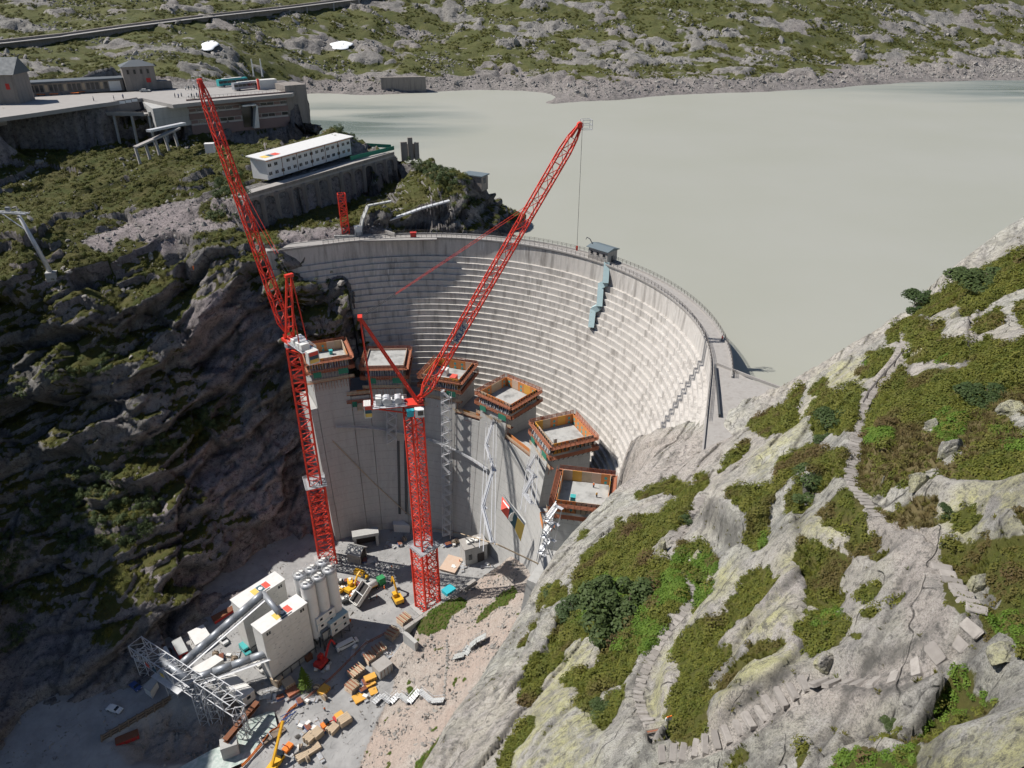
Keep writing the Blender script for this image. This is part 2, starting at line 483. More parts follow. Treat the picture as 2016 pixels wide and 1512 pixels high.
rock('rock_near', (0.30, 0.295, 0.275), (0.105, 0.10, 0.092), (0.49, 0.475, 0.43), (0.46, 0.405, 0.37), (0.50, 0.48, 0.24), 1.0, bumpd=0.4, streak=0.6, joints=0.8, veg_a=(0.09, 0.105, 0.02), veg_b=(0.13, 0.11, 0.038))
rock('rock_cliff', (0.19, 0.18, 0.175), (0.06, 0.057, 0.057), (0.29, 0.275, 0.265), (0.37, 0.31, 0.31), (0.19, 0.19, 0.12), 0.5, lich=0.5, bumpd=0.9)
rock('rock_far', (0.23, 0.22, 0.205), (0.08, 0.077, 0.073), (0.30, 0.285, 0.265), (0.27, 0.235, 0.225), (0.22, 0.22, 0.14), 0.22, lich=0.4, veg_a=(0.065, 0.085, 0.024), veg_b=(0.12, 0.122, 0.042), bumpd=1.2, joints=0.3)
rock('scree', (0.34, 0.295, 0.26), (0.20, 0.17, 0.15), (0.42, 0.38, 0.34), (0.40, 0.31, 0.26), (0.30, 0.30, 0.2), 1.4, lich=0.3, bumpd=0.25, joints=0.0)

t = NT('gravel_yard')
p = t.pos(); n1 = t.noise(p, 0.05, 5, 0.6); n2 = t.noise(p, 0.6, 6, 0.7); n3 = t.noise(p, 7, 4, 0.7)
ps = t.pos((0.15, 1.2, 1), (0, 0, 0.55)); n4 = t.noise(ps, 1.0, 4, 0.6)
c = t.mix(t.ramp(n1, [(0.35, 0.0), (0.65, 1.0)]), (0.30, 0.295, 0.285), (0.38, 0.37, 0.355))
c = t.mix(t.ramp(n2, [(0.45, 0.0), (0.75, 0.6)]), c, (0.22, 0.215, 0.21))
c = t.mix(t.ramp(n4, [(0.5, 0.0), (0.66, 0.35)]), c, (0.20, 0.195, 0.19))
t.set(c, 0.9, t.bump(t.math('ADD', n2, n3), 0.4, 0.1), spec=0.2)

t = NT('asphalt')
p = t.pos(); n1 = t.noise(p, 0.3, 5, 0.6); n2 = t.noise(p, 5, 4, 0.7)
c = t.mix(n1, (0.12, 0.125, 0.13), (0.20, 0.205, 0.205)); t.set(c, 0.9, t.bump(n2, 0.3, 0.05))
t = NT('road_pale')
p = t.pos(); n1 = t.noise(p, 0.3, 5, 0.6)
t.set(t.mix(n1, (0.26, 0.245, 0.23), (0.36, 0.34, 0.32)), 0.9)

# glacial milk: opaque suspended silt under a faintly ruffled surface
t = NT('lake_water')
ps = t.pos((0.35, 1.0, 1.0)); p = t.pos()
n1 = t.noise(ps, 0.006, 4, 0.5, 0.6); n2 = t.noise(p, 0.011, 4, 0.55)
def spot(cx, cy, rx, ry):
    """mask of a smooth lake patch, its colour darkened for cloud shade and reflection"""
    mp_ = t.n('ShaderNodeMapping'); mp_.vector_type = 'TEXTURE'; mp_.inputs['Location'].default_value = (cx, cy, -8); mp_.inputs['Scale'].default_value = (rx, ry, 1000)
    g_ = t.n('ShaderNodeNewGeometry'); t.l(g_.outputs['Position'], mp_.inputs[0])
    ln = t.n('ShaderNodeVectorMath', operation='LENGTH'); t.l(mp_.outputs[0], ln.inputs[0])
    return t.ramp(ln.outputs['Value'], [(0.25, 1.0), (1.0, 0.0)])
calm_shade = t.math('MAXIMUM', spot(-130, 560, 120, 130), spot(560, 760, 330, 130))
calm_shade = t.math('MAXIMUM', calm_shade, spot(28, 110, 16, 60))
calm_shade = t.math('MULTIPLY', calm_shade, t.ramp(t.noise(t.pos((0.25, 1.6, 1)), 0.018, 4, 0.55, 0.5), [(0.34, 0.0), (0.58, 1.0)]))
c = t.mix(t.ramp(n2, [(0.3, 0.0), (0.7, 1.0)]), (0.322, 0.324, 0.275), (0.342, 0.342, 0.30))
c = t.mix(t.math('MULTIPLY', calm_shade, 0.95), c, (0.13, 0.17, 0.16))  # cloud shade and the mirrored hillside are put into the water colour
w = t.noise(t.pos((1, 1, 1)), 0.9, 4, 0.6)
t.set(c, t.ramp(calm_shade, [(0.0, 0.55), (1.0, 0.16)]), t.bump(w, 0.12, 0.08), spec=0.35)
t = NT('river_water')
p = t.pos(); n2 = t.noise(p, 0.8, 5, 0.6)
t.set(t.mix(t.ramp(n2, [(0.4, 0.0), (0.7, 1.0)]), (0.30, 0.37, 0.34), (0.55, 0.58, 0.55)), 0.35, t.bump(n2, 0.3, 0.2))

def leaf(name, a, b, dead, spread=0.5):
    t = NT(name)
    oi = t.n('ShaderNodeObjectInfo'); rnd = oi.outputs['Random']
    tint = t.attr('tint', 'INSTANCER')
    c = t.mix(t.ramp(rnd, [(0.0, 0.0), (1.0, 1.0)]), a, b)
    c = t.mix(tint, c, dead)
    n1 = t.noise(t.pos(), 3.0, 3, 0.6)
    c = t.mix(t.ramp(n1, [(0.3, 0.0), (0.75, spread)]), c, tuple(x * 0.5 for x in a))
    t.set(c, 0.65, spec=0.25)
    tr = t.n('ShaderNodeBsdfTranslucent'); t.l(c, tr.inputs[0])
    mx = t.n('ShaderNodeMixShader'); mx.inputs[0].default_value = 0.22
    t.l(t.b.outputs[0], mx.inputs[1]); t.l(tr.outputs[0], mx.inputs[2]); t.l(mx.outputs[0], t.out.inputs[0])
    return t.m
leaf('leaf_shrub', (0.10, 0.122, 0.018), (0.18, 0.18, 0.03), (0.125, 0.078, 0.036))
leaf('leaf_bright', (0.085, 0.165, 0.016), (0.15, 0.23, 0.03), (0.16, 0.15, 0.04))
leaf('leaf_dark', (0.05, 0.082, 0.026), (0.09, 0.125, 0.04), (0.06, 0.06, 0.025))
leaf('leaf_straw', (0.17, 0.125, 0.05), (0.22, 0.165, 0.075), (0.10, 0.10, 0.03))
leaf('leaf_tree', (0.07, 0.11, 0.04), (0.12, 0.155, 0.06), (0.10, 0.11, 0.04))
paint('bark', (0.09, 0.07, 0.055), 0.9)
# ------------------------------------------------------------------ ground cover masks, traced as outlines on the ground
MW, MH = 1008, 756
def raster(polys):
    m = np.zeros((MH, MW), bool)
    for poly in polys:
        P = np.array(poly, float) / 2.0
        x0, x1 = int(max(0, P[:, 0].min() - 1)), int(min(MW, P[:, 0].max() + 2))
        y0, y1 = int(max(0, P[:, 1].min() - 1)), int(min(MH, P[:, 1].max() + 2))
        if x1 <= x0 or y1 <= y0: continue
        X, Y = np.meshgrid(np.arange(x0, x1) + 0.5, np.arange(y0, y1) + 0.5)
        ins = np.zeros(X.shape, bool); n = len(P)
        for i in range(n):
            xa, ya = P[i]; xb, yb = P[(i + 1) % n]
            c = (ya > Y) != (yb > Y)
            ins ^= c & (X < (xb - xa) * (Y - ya) / ((yb - ya) if yb != ya else 1e-9) + xa)
        m[y0:y1, x0:x1] |= ins
    return m.astype(float)
def blur(m, r):
    for ax in (0, 1):
        k = 2 * r + 1
        p = np.pad(m, [(r + 1, r) if a == ax else (0, 0) for a in (0, 1)], mode='edge')
        c = np.cumsum(p, axis=ax)
        m = (np.take(c, range(k, c.shape[ax]), ax) - np.take(c, range(0, c.shape[ax] - k), ax)) / k
    return m
def sample(m, u, v):
    x = np.clip(u / 2.0 - 0.5, 0, MW - 1.001); y = np.clip(v / 2.0 - 0.5, 0, MH - 1.001)
    i = x.astype(int); j = y.astype(int); fx = x - i; fy = y - j
    return (m[j, i] * (1 - fx) + m[j, i + 1] * fx) * (1 - fy) + (m[j + 1, i] * (1 - fx) + m[j + 1, i + 1] * fx) * fy
def ZP(x0, y0, pts, s=2.88): return [(x0 + a / s, y0 + b / s) for a, b in pts]
def band(pts, w):
    """outline of a strip w wide along a line of points"""
    P = np.array(pts, float); d = np.gradient(P, axis=0); d /= np.linalg.norm(d, axis=1)[:, None]
    n = np.c_[-d[:, 1], d[:, 0]] * (w / 2)
    return [tuple(p) for p in P + n] + [tuple(p) for p in (P - n)[::-1]]
_A = lambda p: ZP(800, 987, p); _B = lambda p: ZP(1316, 987, p); _C = lambda p: ZP(1316, 430, p); _D = lambda p: ZP(960, 480, p)
VEG = [
 _A([(1330,100),(1200,140),(1160,210),(1040,290),(960,420),(950,560),(940,650),(1100,680),(1330,700),(1500,680),(1620,560),(1600,440),(1540,380),(1390,360),(1370,330),(1420,240),(1520,190),(1640,0),(1500,0),(1470,60)]),
 _A([(990,660),(880,740),(810,830),(840,900),(960,800),(1040,780),(1100,830),(1110,880),(1090,950),(1200,950),(1310,930),(1390,880),(1450,780),(1490,700),(1330,690),(1100,670)]),
 _A([(840,880),(780,880),(690,980),(640,1100),(660,1180),(750,1110),(790,990),(900,920),(880,870)]),
 _A([(1090,950),(1000,970),(880,1030),(900,1070),(980,1090),(980,1190),(1040,1230),(1080,1190),(1090,1100),(1180,1060),(1270,1040),(1300,940),(1200,940)]),
 _A([(1090,1180),(1180,1100),(1240,1110),(1220,1200),(1150,1300),(1110,1360),(1080,1300)]),
 _A([(700,1250),(730,1260),(710,1330),(620,1420),(580,1512),(530,1512),(540,1420),(630,1320)]),
 _A([(770,520),(870,480),(850,560),(920,600),(900,630),(790,690),(760,640),(760,570)]),
 _A([(630,850),(700,790),(740,800),(680,860)]),
 _A([(1680,690),(1560,770),(1510,900),(1540,1000),(1530,1090),(1470,1210),(1490,1350),(1480,1420),(1640,1420),(1700,1290),(1700,1190),(1740,1130),(1700,1060),(1760,990),(1850,880),(1740,880),(1760,830),(1860,740),(1800,690)]),
 _A([(1560,250),(1700,260),(1770,370),(1740,480),(1700,580),(1650,600),(1660,520),(1590,390),(1510,340)]),
 _A([(960,250),(1000,210),(1035,205),(1010,240)]),
 _B([(310,90),(420,30),(500,0),(600,0),(640,20),(560,120),(560,280),(480,310),(420,260),(390,190),(320,170)]),
 _B([(700,0),(850,0),(740,60),(670,110),(660,40)]),
 _B([(860,60),(900,30),(1060,0),(1110,70),(1070,140),(1110,210),(1200,270),(1190,320),(1050,350),(1010,290),(1020,220),(930,210),(860,130)]),
 _B([(720,260),(790,270),(880,290),(1000,330),(1040,350),(1000,400),(960,500),(990,560),(1000,600),(940,640),(1020,740),(990,800),(950,860),(870,850),(800,920),(760,880),(790,800),(690,830),(700,770),(780,740),(770,600),(790,520),(730,430),(690,380),(720,320)]),
 _B([(1040,590),(1120,530),(1190,550),(1160,610),(1100,630)]), _B([(1260,590),(1300,570),(1340,630),(1260,635)]),
 _B([(1060,690),(1110,670),(1180,700),(1150,730),(1070,720)]), _B([(1010,800),(1060,790),(1085,830),(1040,850)]),
 _B([(1530,290),(1700,250),(1800,270),(2030,230),(2030,900),(1960,870),(1900,840),(1820,760),(1760,740),(1700,640),(1640,600),(1570,430),(1530,360)]),
 _B([(1520,470),(1570,560),(1640,680),(1650,740),(1580,770),(1510,740),(1500,600)]),
 _B([(1630,910),(1720,900),(1800,960),(1920,1040),(1860,1110),(1750,1150),(1650,1180),(1570,1250),(1450,1340),(1360,1370),(1370,1310),(1490,1190),(1560,1080),(1600,960)]),
 _B([(1080,1340),(1120,1370),(1200,1450),(1330,1400),(1410,1370),(1400,1530),(910,1530),(1000,1400)]),
 _B([(1200,1230),(1260,1210),(1310,1260),(1300,1340),(1250,1340),(1190,1280)]),
 _B([(380,1430),(430,1440),(460,1500),(340,1512)]), _B([(730,1400),(790,1370),(780,1460),(740,1512),(720,1512)]),
 _B([(1110,60),(1280,20),(1480,0),(1510,60),(1490,110),(1500,230),(1440,220),(1420,180),(1330,180),(1250,100),(1180,70)]),
 _B([(1590,110),(1700,100),(1770,150),(1680,220),(1590,220)]), _B([(1510,150),(1560,130),(1560,190),(1520,190)]),
 _B([(1900,130),(2016,110),(2016,210),(1960,170)]), _B([(1730,60),(1780,50),(1770,85)]),
 _B([(490,430),(560,430),(590,540),(500,640),(430,700),(360,720),(310,640),(400,540),(430,450)]),
 _B([(650,850),(560,880),(440,920),(410,980),(340,1020),(290,1080),(250,1160),(320,1120),(400,1040),(500,1000),(610,930),(640,880)]),
 _B([(890,1040),(960,950),(1000,1000),(940,1030)]), _B([(1140,345),(1230,345),(1220,390),(1150,385)]),
 _C([(2030,170),(1900,240),(1700,320),(1580,390),(1420,500),(1400,560),(1480,560),(1500,540),(1640,480),(1740,490),(1700,520),(1640,600),(1700,580),(1820,490),(1960,420),(2030,400)]),
 _C([(1340,580),(1260,640),(1240,700),(1330,730),(1340,670),(1470,600),(1430,590)]),
 _C([(1370,610),(1470,600),(1500,620),(1560,640),(1490,740),(1520,720),(1690,740),(1690,840),(1580,840),(1440,830),(1340,840),(1400,760),(1360,680)]),
 _C([(1140,780),(1250,770),(1310,800),(1200,890),(1140,930),(1130,850)]),
 _C([(1720,600),(1860,540),(1900,590),(1850,650),(1740,680)]), _C([(1960,500),(2030,480),(2030,680),(1970,600)]),
 _C([(1330,870),(1260,920),(1190,1000),(1140,1100),(1110,1260),(1080,1450),(1070,1530),(2030,1530),(2030,700),(1930,760),(1820,690),(1700,750),(1720,820),(1690,860),(1560,880),(1450,910)]),
 _C([(780,1180),(830,1060),(880,1000),(960,1010),(1060,980),(1100,1040),(1080,1120),(1090,1200),(1020,1260),(920,1230),(830,1240)]),
 _C([(650,1080),(740,960),(770,950),(760,1000),(720,1080),(740,1180),(620,1230),(540,1250),(450,1190),(470,1140),(600,1100)]),
 _C([(790,1030),(830,980),(900,940),(870,1000)]), _C([(630,1400),(720,1330),(800,1300),(1010,1400),(1000,1530),(600,1530)]),
 _C([(260,1490),(300,1430),(370,1340),(440,1290),(470,1300),(390,1370),(330,1420)]),
 _C([(1060,890),(1110,870),(1130,920),(1090,940)]),
 _D([(830,1460),(900,1400),(1040,1340),(1130,1370),(1155,1400),(1120,1415),(1000,1410),(900,1450)]),
 _D([(1170,1400),(1190,1340),(1250,1310),(1250,1370),(1200,1440),(1120,1500),(1040,1530),(1060,1460)]),
]
BARE = [_B([(1700,440),(1760,410),(1830,480),(1890,560),(1860,600),(1740,610),(1660,520)]),
 _C([(1430,1190),(1470,1150),(1520,1190),(1510,1240),(1430,1230)]), _C([(1510,1350),(1560,1290),(1680,1300),(1660,1370),(1560,1430)]),
 _C([(1390,1512),(1420,1450),(1520,1430),(1540,1480),(1470,1530)]), _C([(1880,1120),(1960,1110),(2030,1170),(2030,1260),(1930,1180)]),
 _C([(1770,560),(1900,430),(2016,430),(1960,520),(1900,580),(1860,540)]), _C([(1760,1080),(1830,1070),(1830,1140),(1770,1130)]),
 _A([(1370,350),(1410,260),(1480,190),(1510,260),(1500,350)]), _A([(1560,290),(1600,280),(1650,340),(1620,360)]),
 _A([(1700,430),(1755,430),(1750,490),(1700,480)])]
STRAW = [_B([(2030,970),(1900,1060),(1750,1150),(1600,1230),(1450,1340),(1440,1370),(1600,1290),(1800,1250),(2030,1130)]),
 _B([(1110,60),(1280,20),(1510,0),(1510,60),(1490,110),(1500,230),(1440,220),(1420,180),(1330,180),(1250,100),(1180,70)]),
 _C([(1100,1280),(1300,1150),(1500,1250),(1720,1150),(1900,1000),(2030,1050),(2030,1300),(1800,1250),(1700,1400),(1500,1512),(1080,1512)]),
 _B([(1700,640),(1760,740),(1900,860),(1850,900),(1740,840),(1680,760)])]
WORN_LINES = [[(1780,655),(1772,700),(1735,750),(1700,795),(1688,850),(1674,910),(1672,950),(1692,992),(1730,1025),(1775,1060),(1830,1090),(1850,1130),(1880,1190),(1915,1240),(1890,1275),(1850,1300),(1780,1330),(1700,1348),(1600,1348),(1540,1380),(1480,1425),(1400,1475),(1310,1505)],
 [(1380,990),(1350,1030),(1322,1075)], [(1340,1120),(1366,1165),(1355,1200),(1315,1245),(1280,1300),(1258,1350),(1250,1380),(1262,1420),(1285,1450),(1275,1490)],
 [(1912,635),(1905,720),(1870,725),(1830,722),(1800,742),(1780,735)]]
M_VEG = np.clip(raster(VEG) - raster(BARE), 0, 1)
M_PATH = raster([band(l, 20 if i == 0 else 15) for i, l in enumerate(WORN_LINES)])
M_VEG = np.clip(M_VEG - M_PATH, 0, 1)
M_VEG_S = blur(M_VEG, 2); M_VEG_L = blur(blur(M_VEG, 9), 7); M_STRAW = blur(raster(STRAW), 5)
M_WORN = blur(np.maximum(M_PATH, raster([_B([(1080,120),(1200,80),(1400,180),(1520,240),(1530,420),(1560,600),(1600,780),(1500,880),(1300,800),(1250,500),(1180,330)]), _B([(0,1380),(400,1180),(760,1010),(960,960),(1500,850),(1640,880),(1480,1000),(1100,1150),(800,1200),(300,1450),(0,1512)]), _D([(500,1330),(820,1100),(1260,1060),(1400,1100),(1260,1300),(1000,1400),(830,1440)])])), 6)
M_LICH = blur(raster([_A([(940,1000),(1090,850),(960,810),(760,1090),(640,1330),(560,1512),(1060,1512),(1100,1360),(1090,1180),(900,1100)]), _A([(1500,1050),(1560,760),(1680,690),(1800,560),(1900,400),(1760,400),(1700,600),(1480,800),(1360,1150),(1380,1300),(1480,1200)]), _B([(200,1380),(240,1120),(440,760),(700,740),(780,880),(500,1150)]), _B([(700,100),(860,80),(1040,300),(960,280),(720,240)]), _B([(400,700),(600,560),(620,430),(760,280),(790,480),(740,560),(520,700)]), _B([(1510,100),(1700,0),(2016,0),(2016,200),(1850,260),(1560,230)]), _B([(1400,1512),(1430,1370),(1800,1250),(2016,1130),(2016,1512)]), _C([(450,1400),(760,1180),(860,900),(1160,790),(1100,980),(900,1000),(700,1300),(480,1512)])]), 8)

# ------------------------------------------------------------------ terrain builder
def grid_mesh(name, x0, x1, y0, y1, step, fn, mat, smooth=True, arc=None):
    """a sheet of ground; fn(X, Y) -> X, Y, Z, attributes, keep"""
    sx, sy = step if isinstance(step, tuple) else (step, step)
    xs = np.arange(x0, x1 + 1e-6, sx); ys = np.arange(y0, y1 + 1e-6, sy)
    X, Y = np.meshgrid(xs, ys)
    if arc is not None:            # columns run up the slope with rows spaced evenly over it, so cliffs are as finely meshed as flats
        fz, cx, cy, ca, sa = arc
        B, A = X, Y
        zz = fz(cx + B * ca - A * sa, cy + B * sa + A * ca); w = np.r_[np.zeros((1, B.shape[1])), np.cumsum(np.hypot(np.diff(A, axis=0), np.diff(zz, axis=0)), axis=0)]
        n = int(w[-1].mean() / sx); A = np.stack([np.interp(np.linspace(0, w[-1, k], n), w[:, k], ys) for k in range(B.shape[1])], 1); B = np.tile(xs, (n, 1))
        X = cx + B * ca - A * sa; Y = cy + B * sa + A * ca
    X, Y, Z, attrs, keep = fn(X, Y)
    ny, nx = X.shape
    idx = np.arange(nx * ny).reshape(ny, nx)
    q = np.stack([idx[:-1, :-1], idx[:-1, 1:], idx[1:, 1:], idx[1:, :-1]], -1).reshape(-1, 4)
    k = keep.ravel()
    q = q[k[q].any(1)]
    used = np.zeros(nx * ny, bool); used[q.ravel()] = True
    remap = -np.ones(nx * ny, np.int64); remap[used] = np.arange(used.sum())
    q = remap[q]
    V = np.c_[X.ravel(), Y.ravel(), Z.ravel()][used]
    me = bpy.data.meshes.new(name)
    me.vertices.add(len(V)); me.vertices.foreach_set('co', V.astype(np.float32).ravel())
    me.loops.add(q.size); me.loops.foreach_set('vertex_index', q.astype(np.int32).ravel())
    me.polygons.add(len(q)); me.polygons.foreach_set('loop_start', np.arange(0, q.size, 4, dtype=np.int32))
    me.polygons.foreach_set('loop_total', np.full(len(q), 4, np.int32))
    me.polygons.foreach_set('use_smooth', np.full(len(q), smooth))
    me.update(calc_edges=True)
    for an, av in attrs.items():
        a = me.attributes.new(an, 'FLOAT', 'POINT'); a.data.foreach_set('value', np.asarray(av, np.float32).ravel()[used])
    me.materials.append(mat)
    o = bpy.data.objects.new(name, me); COL.objects.link(o)
    o['kind'] = 'structure'
    return o, X, Y, Z, attrs
def normals(X, Y, Z):
    P = np.stack([X, Y, Z], -1)
    n = np.cross(np.gradient(P, axis=1), np.gradient(P, axis=0))
    return n / np.linalg.norm(n, axis=2)[..., None]
class Lookup:
    """height and cover of a finished sheet at any place"""
    def __init__(self, x0, y0, step, Z, attrs): self.x0, self.y0, self.st, self.Z, self.a = x0, y0, step, Z, attrs
    def _s(self, A, x, y):
        fx = np.clip((np.asarray(x, float) - self.x0) / self.st, 0, A.shape[1] - 1.001); fy = np.clip((np.asarray(y, float) - self.y0) / self.st, 0, A.shape[0] - 1.001)
        i = fx.astype(int); j = fy.astype(int); a = fx - i; b = fy - j
        return (A[j, i] * (1 - a) + A[j, i + 1] * a) * (1 - b) + (A[j + 1, i] * (1 - a) + A[j + 1, i + 1] * a) * b
    def z(self, x, y): return self._s(self.Z, x, y)
    def at(self, n, x, y): return self._s(self.a[n], x, y)
    def hit(self, u, v, r0=20.0, r1=400.0, step=0.25):
        """first place where the sight line meets this sheet"""
        d = ray(u, v); d = d / np.linalg.norm(d)
        r = np.arange(r0, r1, step)
        x, y, z = d[0] * r, d[1] * r, CAM_H + d[2] * r
        ok = (x > self.x0) & (y > self.y0) & (x < self.x0 + self.st * (self.Z.shape[1] - 1)) & (y < self.y0 + self.st * (self.Z.shape[0] - 1))
        below = ok & (z < self.z(x, y))
        if not below.any(): return None
        k = int(np.argmax(below)); return Vector((x[k], y[k], float(self.z(x[k], y[k]))))

# ------------------------------------------------------------------ near hillside (right)
EDGE = [(700,1850,66),(780,1700,70),(870,1512,78),(925,1400,86),(970,1340,92),(1030,1240,105),(1062,1180,114),(1085,1130,120),(1140,1050,138),(1190,1000,147),(1240,955,155),(1300,922,158),(1380,890,160),(1440,862,162),(1500,815,164),(1555,772,165),(1620,728,166),(1700,672,166),(1760,640,166),(1830,600,167),(1900,540,168),(1960,490,172),(2016,445,176),(2200,330,190),(2400,230,205)]
INNER = [(2016,520,140),(1900,600,135),(2016,600,112),(1780,680,118),(1900,680,98),(2016,680,88),(1640,770,125),(1720,770,98),(1850,770,80),(2016,770,72),
 (1560,860,112),(1690,860,72),(1850,860,66),(2016,860,60),(1380,950,120),(1480,950,95),(1580,950,78),(1690,950,62),(1850,950,56),(2016,950,51),
 (1250,1050,112),(1360,1050,84),(1500,1050,70),(1650,1050,59),(1800,1050,53),(2016,1050,46),(1200,1150,92),(1350,1150,74),(1500,1150,62),(1700,1150,53),(1900,1150,46),(2016,1150,43),
 (1100,1250,90),(1250,1250,72),(1400,1250,61),(1600,1250,51),(1800,1250,45),(2016,1250,40),(1100,1350,77),(1250,1350,64),(1400,1350,55),(1600,1350,47),(1800,1350,41),(2016,1350,36),
 (1000,1512,67),(1200,1512,55),(1400,1512,47),(1600,1512,41),(1800,1512,36),(2016,1512,32),(1000,1700,56),(1300,1700,44),(1700,1700,33),(2016,1700,27),
 (2250,450,150),(2250,600,100),(2250,800,62),(2250,1000,45),(2250,1250,36),(2250,1512,29)]
E3 = np.array([atd(*e) for e in EDGE])
SP_HILL = Spline(list(E3) + [atd(*e) for e in INNER])
def edge_dist(X, Y):
    best = np.full(X.shape, 1e9); side = np.zeros(X.shape); ez = np.zeros(X.shape)
    for i in range(len(E3) - 1):
        a, b = E3[i, :2], E3[i + 1, :2]; d = b - a; L2 = d @ d
        t = np.clip(((X - a[0]) * d[0] + (Y - a[1]) * d[1]) / L2, 0, 1)
        px = a[0] + t * d[0]; py = a[1] + t * d[1]
        ds = np.hypot(X - px, Y - py); cr = d[0] * (Y - a[1]) - d[1] * (X - a[0])
        nb = ds < best
        best = np.where(nb, ds, best); side = np.where(nb, cr, side); ez = np.where(nb, E3[i, 2] * (1 - t) + E3[i + 1, 2] * t, ez)
    return best, side > 0, ez        # side > 0: beyond the brow
HS, HX0, HX1, HY0, HY1 = 0.3, -42.0, 132.0, 14.0, 178.0
def brow(X, Y):
    d, out, ez = edge_dist(X, Y)
    sl = 1.7 + 3.0 * sstep(128, 100, Y) - 0.9 * sstep(118, 132, Y) * sstep(66, 52, X) * sstep(24, 36, X) + 2.5 * sstep(30, 18, X)
    fall = np.where(d < 6, d * d / 12.0 * sl, 3.0 * sl + (d - 6) * sl)
    return np.where(out, ez - fall, SP_HILL(X, Y)), d, out
_X, _Y = np.meshgrid(np.arange(HX0, HX1 + 0.1, 1.0), np.arange(HY0, HY1 + 0.1, 1.0))
BASE = Lookup(HX0, HY0, 1.0, brow(_X, _Y)[0], {})
def on_base(pts): return [q for q in (BASE.hit(u, v) for u, v in pts) if q is not None]
# rock edges: sighted line, height, how far the raised side reaches, a sighted place on the raised side
SCARPS = [([(1600,1318),(1520,1368),(1450,1418),(1370,1472)], 1.5, 6.0, (1450,1370)), ([(1590,1364),(1680,1372),(1760,1361),(1840,1331),(1916,1280)], -1.3, 5.0, (1740,1330)), ([(1880,1300),(1850,1360),(1805,1420),(1745,1495)], -1.7, 9.0, (1760,1400)),
 ([(1868,1235),(1800,1290),(1720,1312),(1650,1325)], -0.7, 3.0, (1760,1250)), ([(1366,1040),(1395,1052),(1440,1086),(1478,1080)], 3.2, 9.0, (1420,1000)), ([(1690,1375),(1672,1420),(1640,1480)], -1.4, 4.0, (1620,1420)), ([(1485,1235),(1545,1180),(1588,1130)], 1.2, 4.0, (1500,1160)),
 ([(1405,1380),(1455,1300),(1520,1240),(1590,1200)], 1.2, 5.0, (1520,1290)), ([(1095,1170),(1075,1215),(1030,1300)], 2.2, 6.0, (1130,1250)), ([(960,1400),(1040,1290),(1110,1220)], 0.9, 4.0, (1090,1300)), ([(1300,1180),(1420,1110),(1500,1060)], 1.0, 4.0, (1460,1120)),
 ([(1440,960),(1520,900),(1600,830)], 1.4, 6.0, (1540,920)), ([(1560,1010),(1600,960),(1650,900)], 1.0, 4.0, (1580,960)), ([(1690,1150),(1750,1110),(1800,1100)], 0.8, 4.0, (1760,1160)), ([(1500,820),(1600,760),(1720,690)], 1.2, 5.0, (1640,770)), ([(1840,1300),(1930,1250),(1990,1230)], 0.9, 4.0, (1960,1270))]
SCARP_P = [(on_base(l), H, W, BASE.hit(*ref)) for l, H, W, ref in SCARPS]
def signed(X, Y, P):
    best = np.full(X.shape, 1e9); sg = np.zeros(X.shape); al = np.zeros(X.shape); acc = 0.0
    for a, b in zip(P[:-1], P[1:]):
        dx, dy = b.x - a.x, b.y - a.y; L = math.hypot(dx, dy)
        t = np.clip(((X - a.x) * dx + (Y - a.y) * dy) / (L * L), 0, 1); ds = np.hypot(X - a.x - t * dx, Y - a.y - t * dy)
        nb = ds < best; best = np.where(nb, ds, best); sg = np.where(nb, np.sign(dx * (Y - a.y) - dy * (X - a.x)), sg); al = np.where(nb, acc + t * L, al); acc += L
    return best * sg, al, acc
def scarps(X, Y):
    tot = np.zeros(X.shape); dark = np.zeros(X.shape)
    for P, H, W, ref in SCARP_P:
        if len(P) < 2 or ref is None: continue
        sd, al, L = signed(X, Y, P)
        rs_ = signed(np.array([ref.x]), np.array([ref.y]), P)[0][0]
        sd = sd * (1 if rs_ > 0 else -1) + 0.35 * fbm2(X / 1.7, Y / 1.7, 3, 301)
        e = sstep(0, 2.5, al) * sstep(0, 2.5, L - al)
        hi = sstep(-0.3, 0.3, sd); tot += H * e * (hi * (1 - sstep(0.5, W, sd)) if H > 0 else (1 - hi) * (1 - sstep(0.5, W, -sd))); dark = np.maximum(dark, e * sstep(0.45, 0.1, np.abs(sd)))
    return tot, dark
PATH_PX = [[(1776,700),(1742,745),(1706,792),(1694,830),(1686,870),(1676,910),(1672,945),(1684,980),(1706,1006),(1730,1024)], [(1846,1126),(1862,1150),(1880,1185),(1900,1220),(1916,1240)],
 [(1918,1244),(1890,1274),(1850,1302),(1800,1325),(1740,1342),(1680,1350),(1630,1350),(1596,1348)], [(1592,1350),(1545,1380),(1490,1418),(1440,1450),(1395,1478),(1350,1488),(1316,1500),(1290,1512)],
 [(1340,1125),(1362,1160),(1357,1196),(1318,1242),(1284,1296),(1262,1345),(1254,1380),(1262,1416),(1280,1440)], [(1384,985),(1356,1022),(1326,1070)]]
def dense(P, st=0.4):
    out = []
    for a, b in zip(P[:-1], P[1:]):
        n = max(1, int((b - a).length / st)); out += [a.lerp(b, k / n) for k in range(n)]
    A = np.array([[q.x, q.y] for q in out + [P[-1]]])
    for _ in range(12): A[1:-1] = (A[:-2] + 2 * A[1:-1] + A[2:]) / 4
    return A
PATH_XY = [dense(on_base(l)) for l in PATH_PX]
PATHS = [None] * len(PATH_XY)
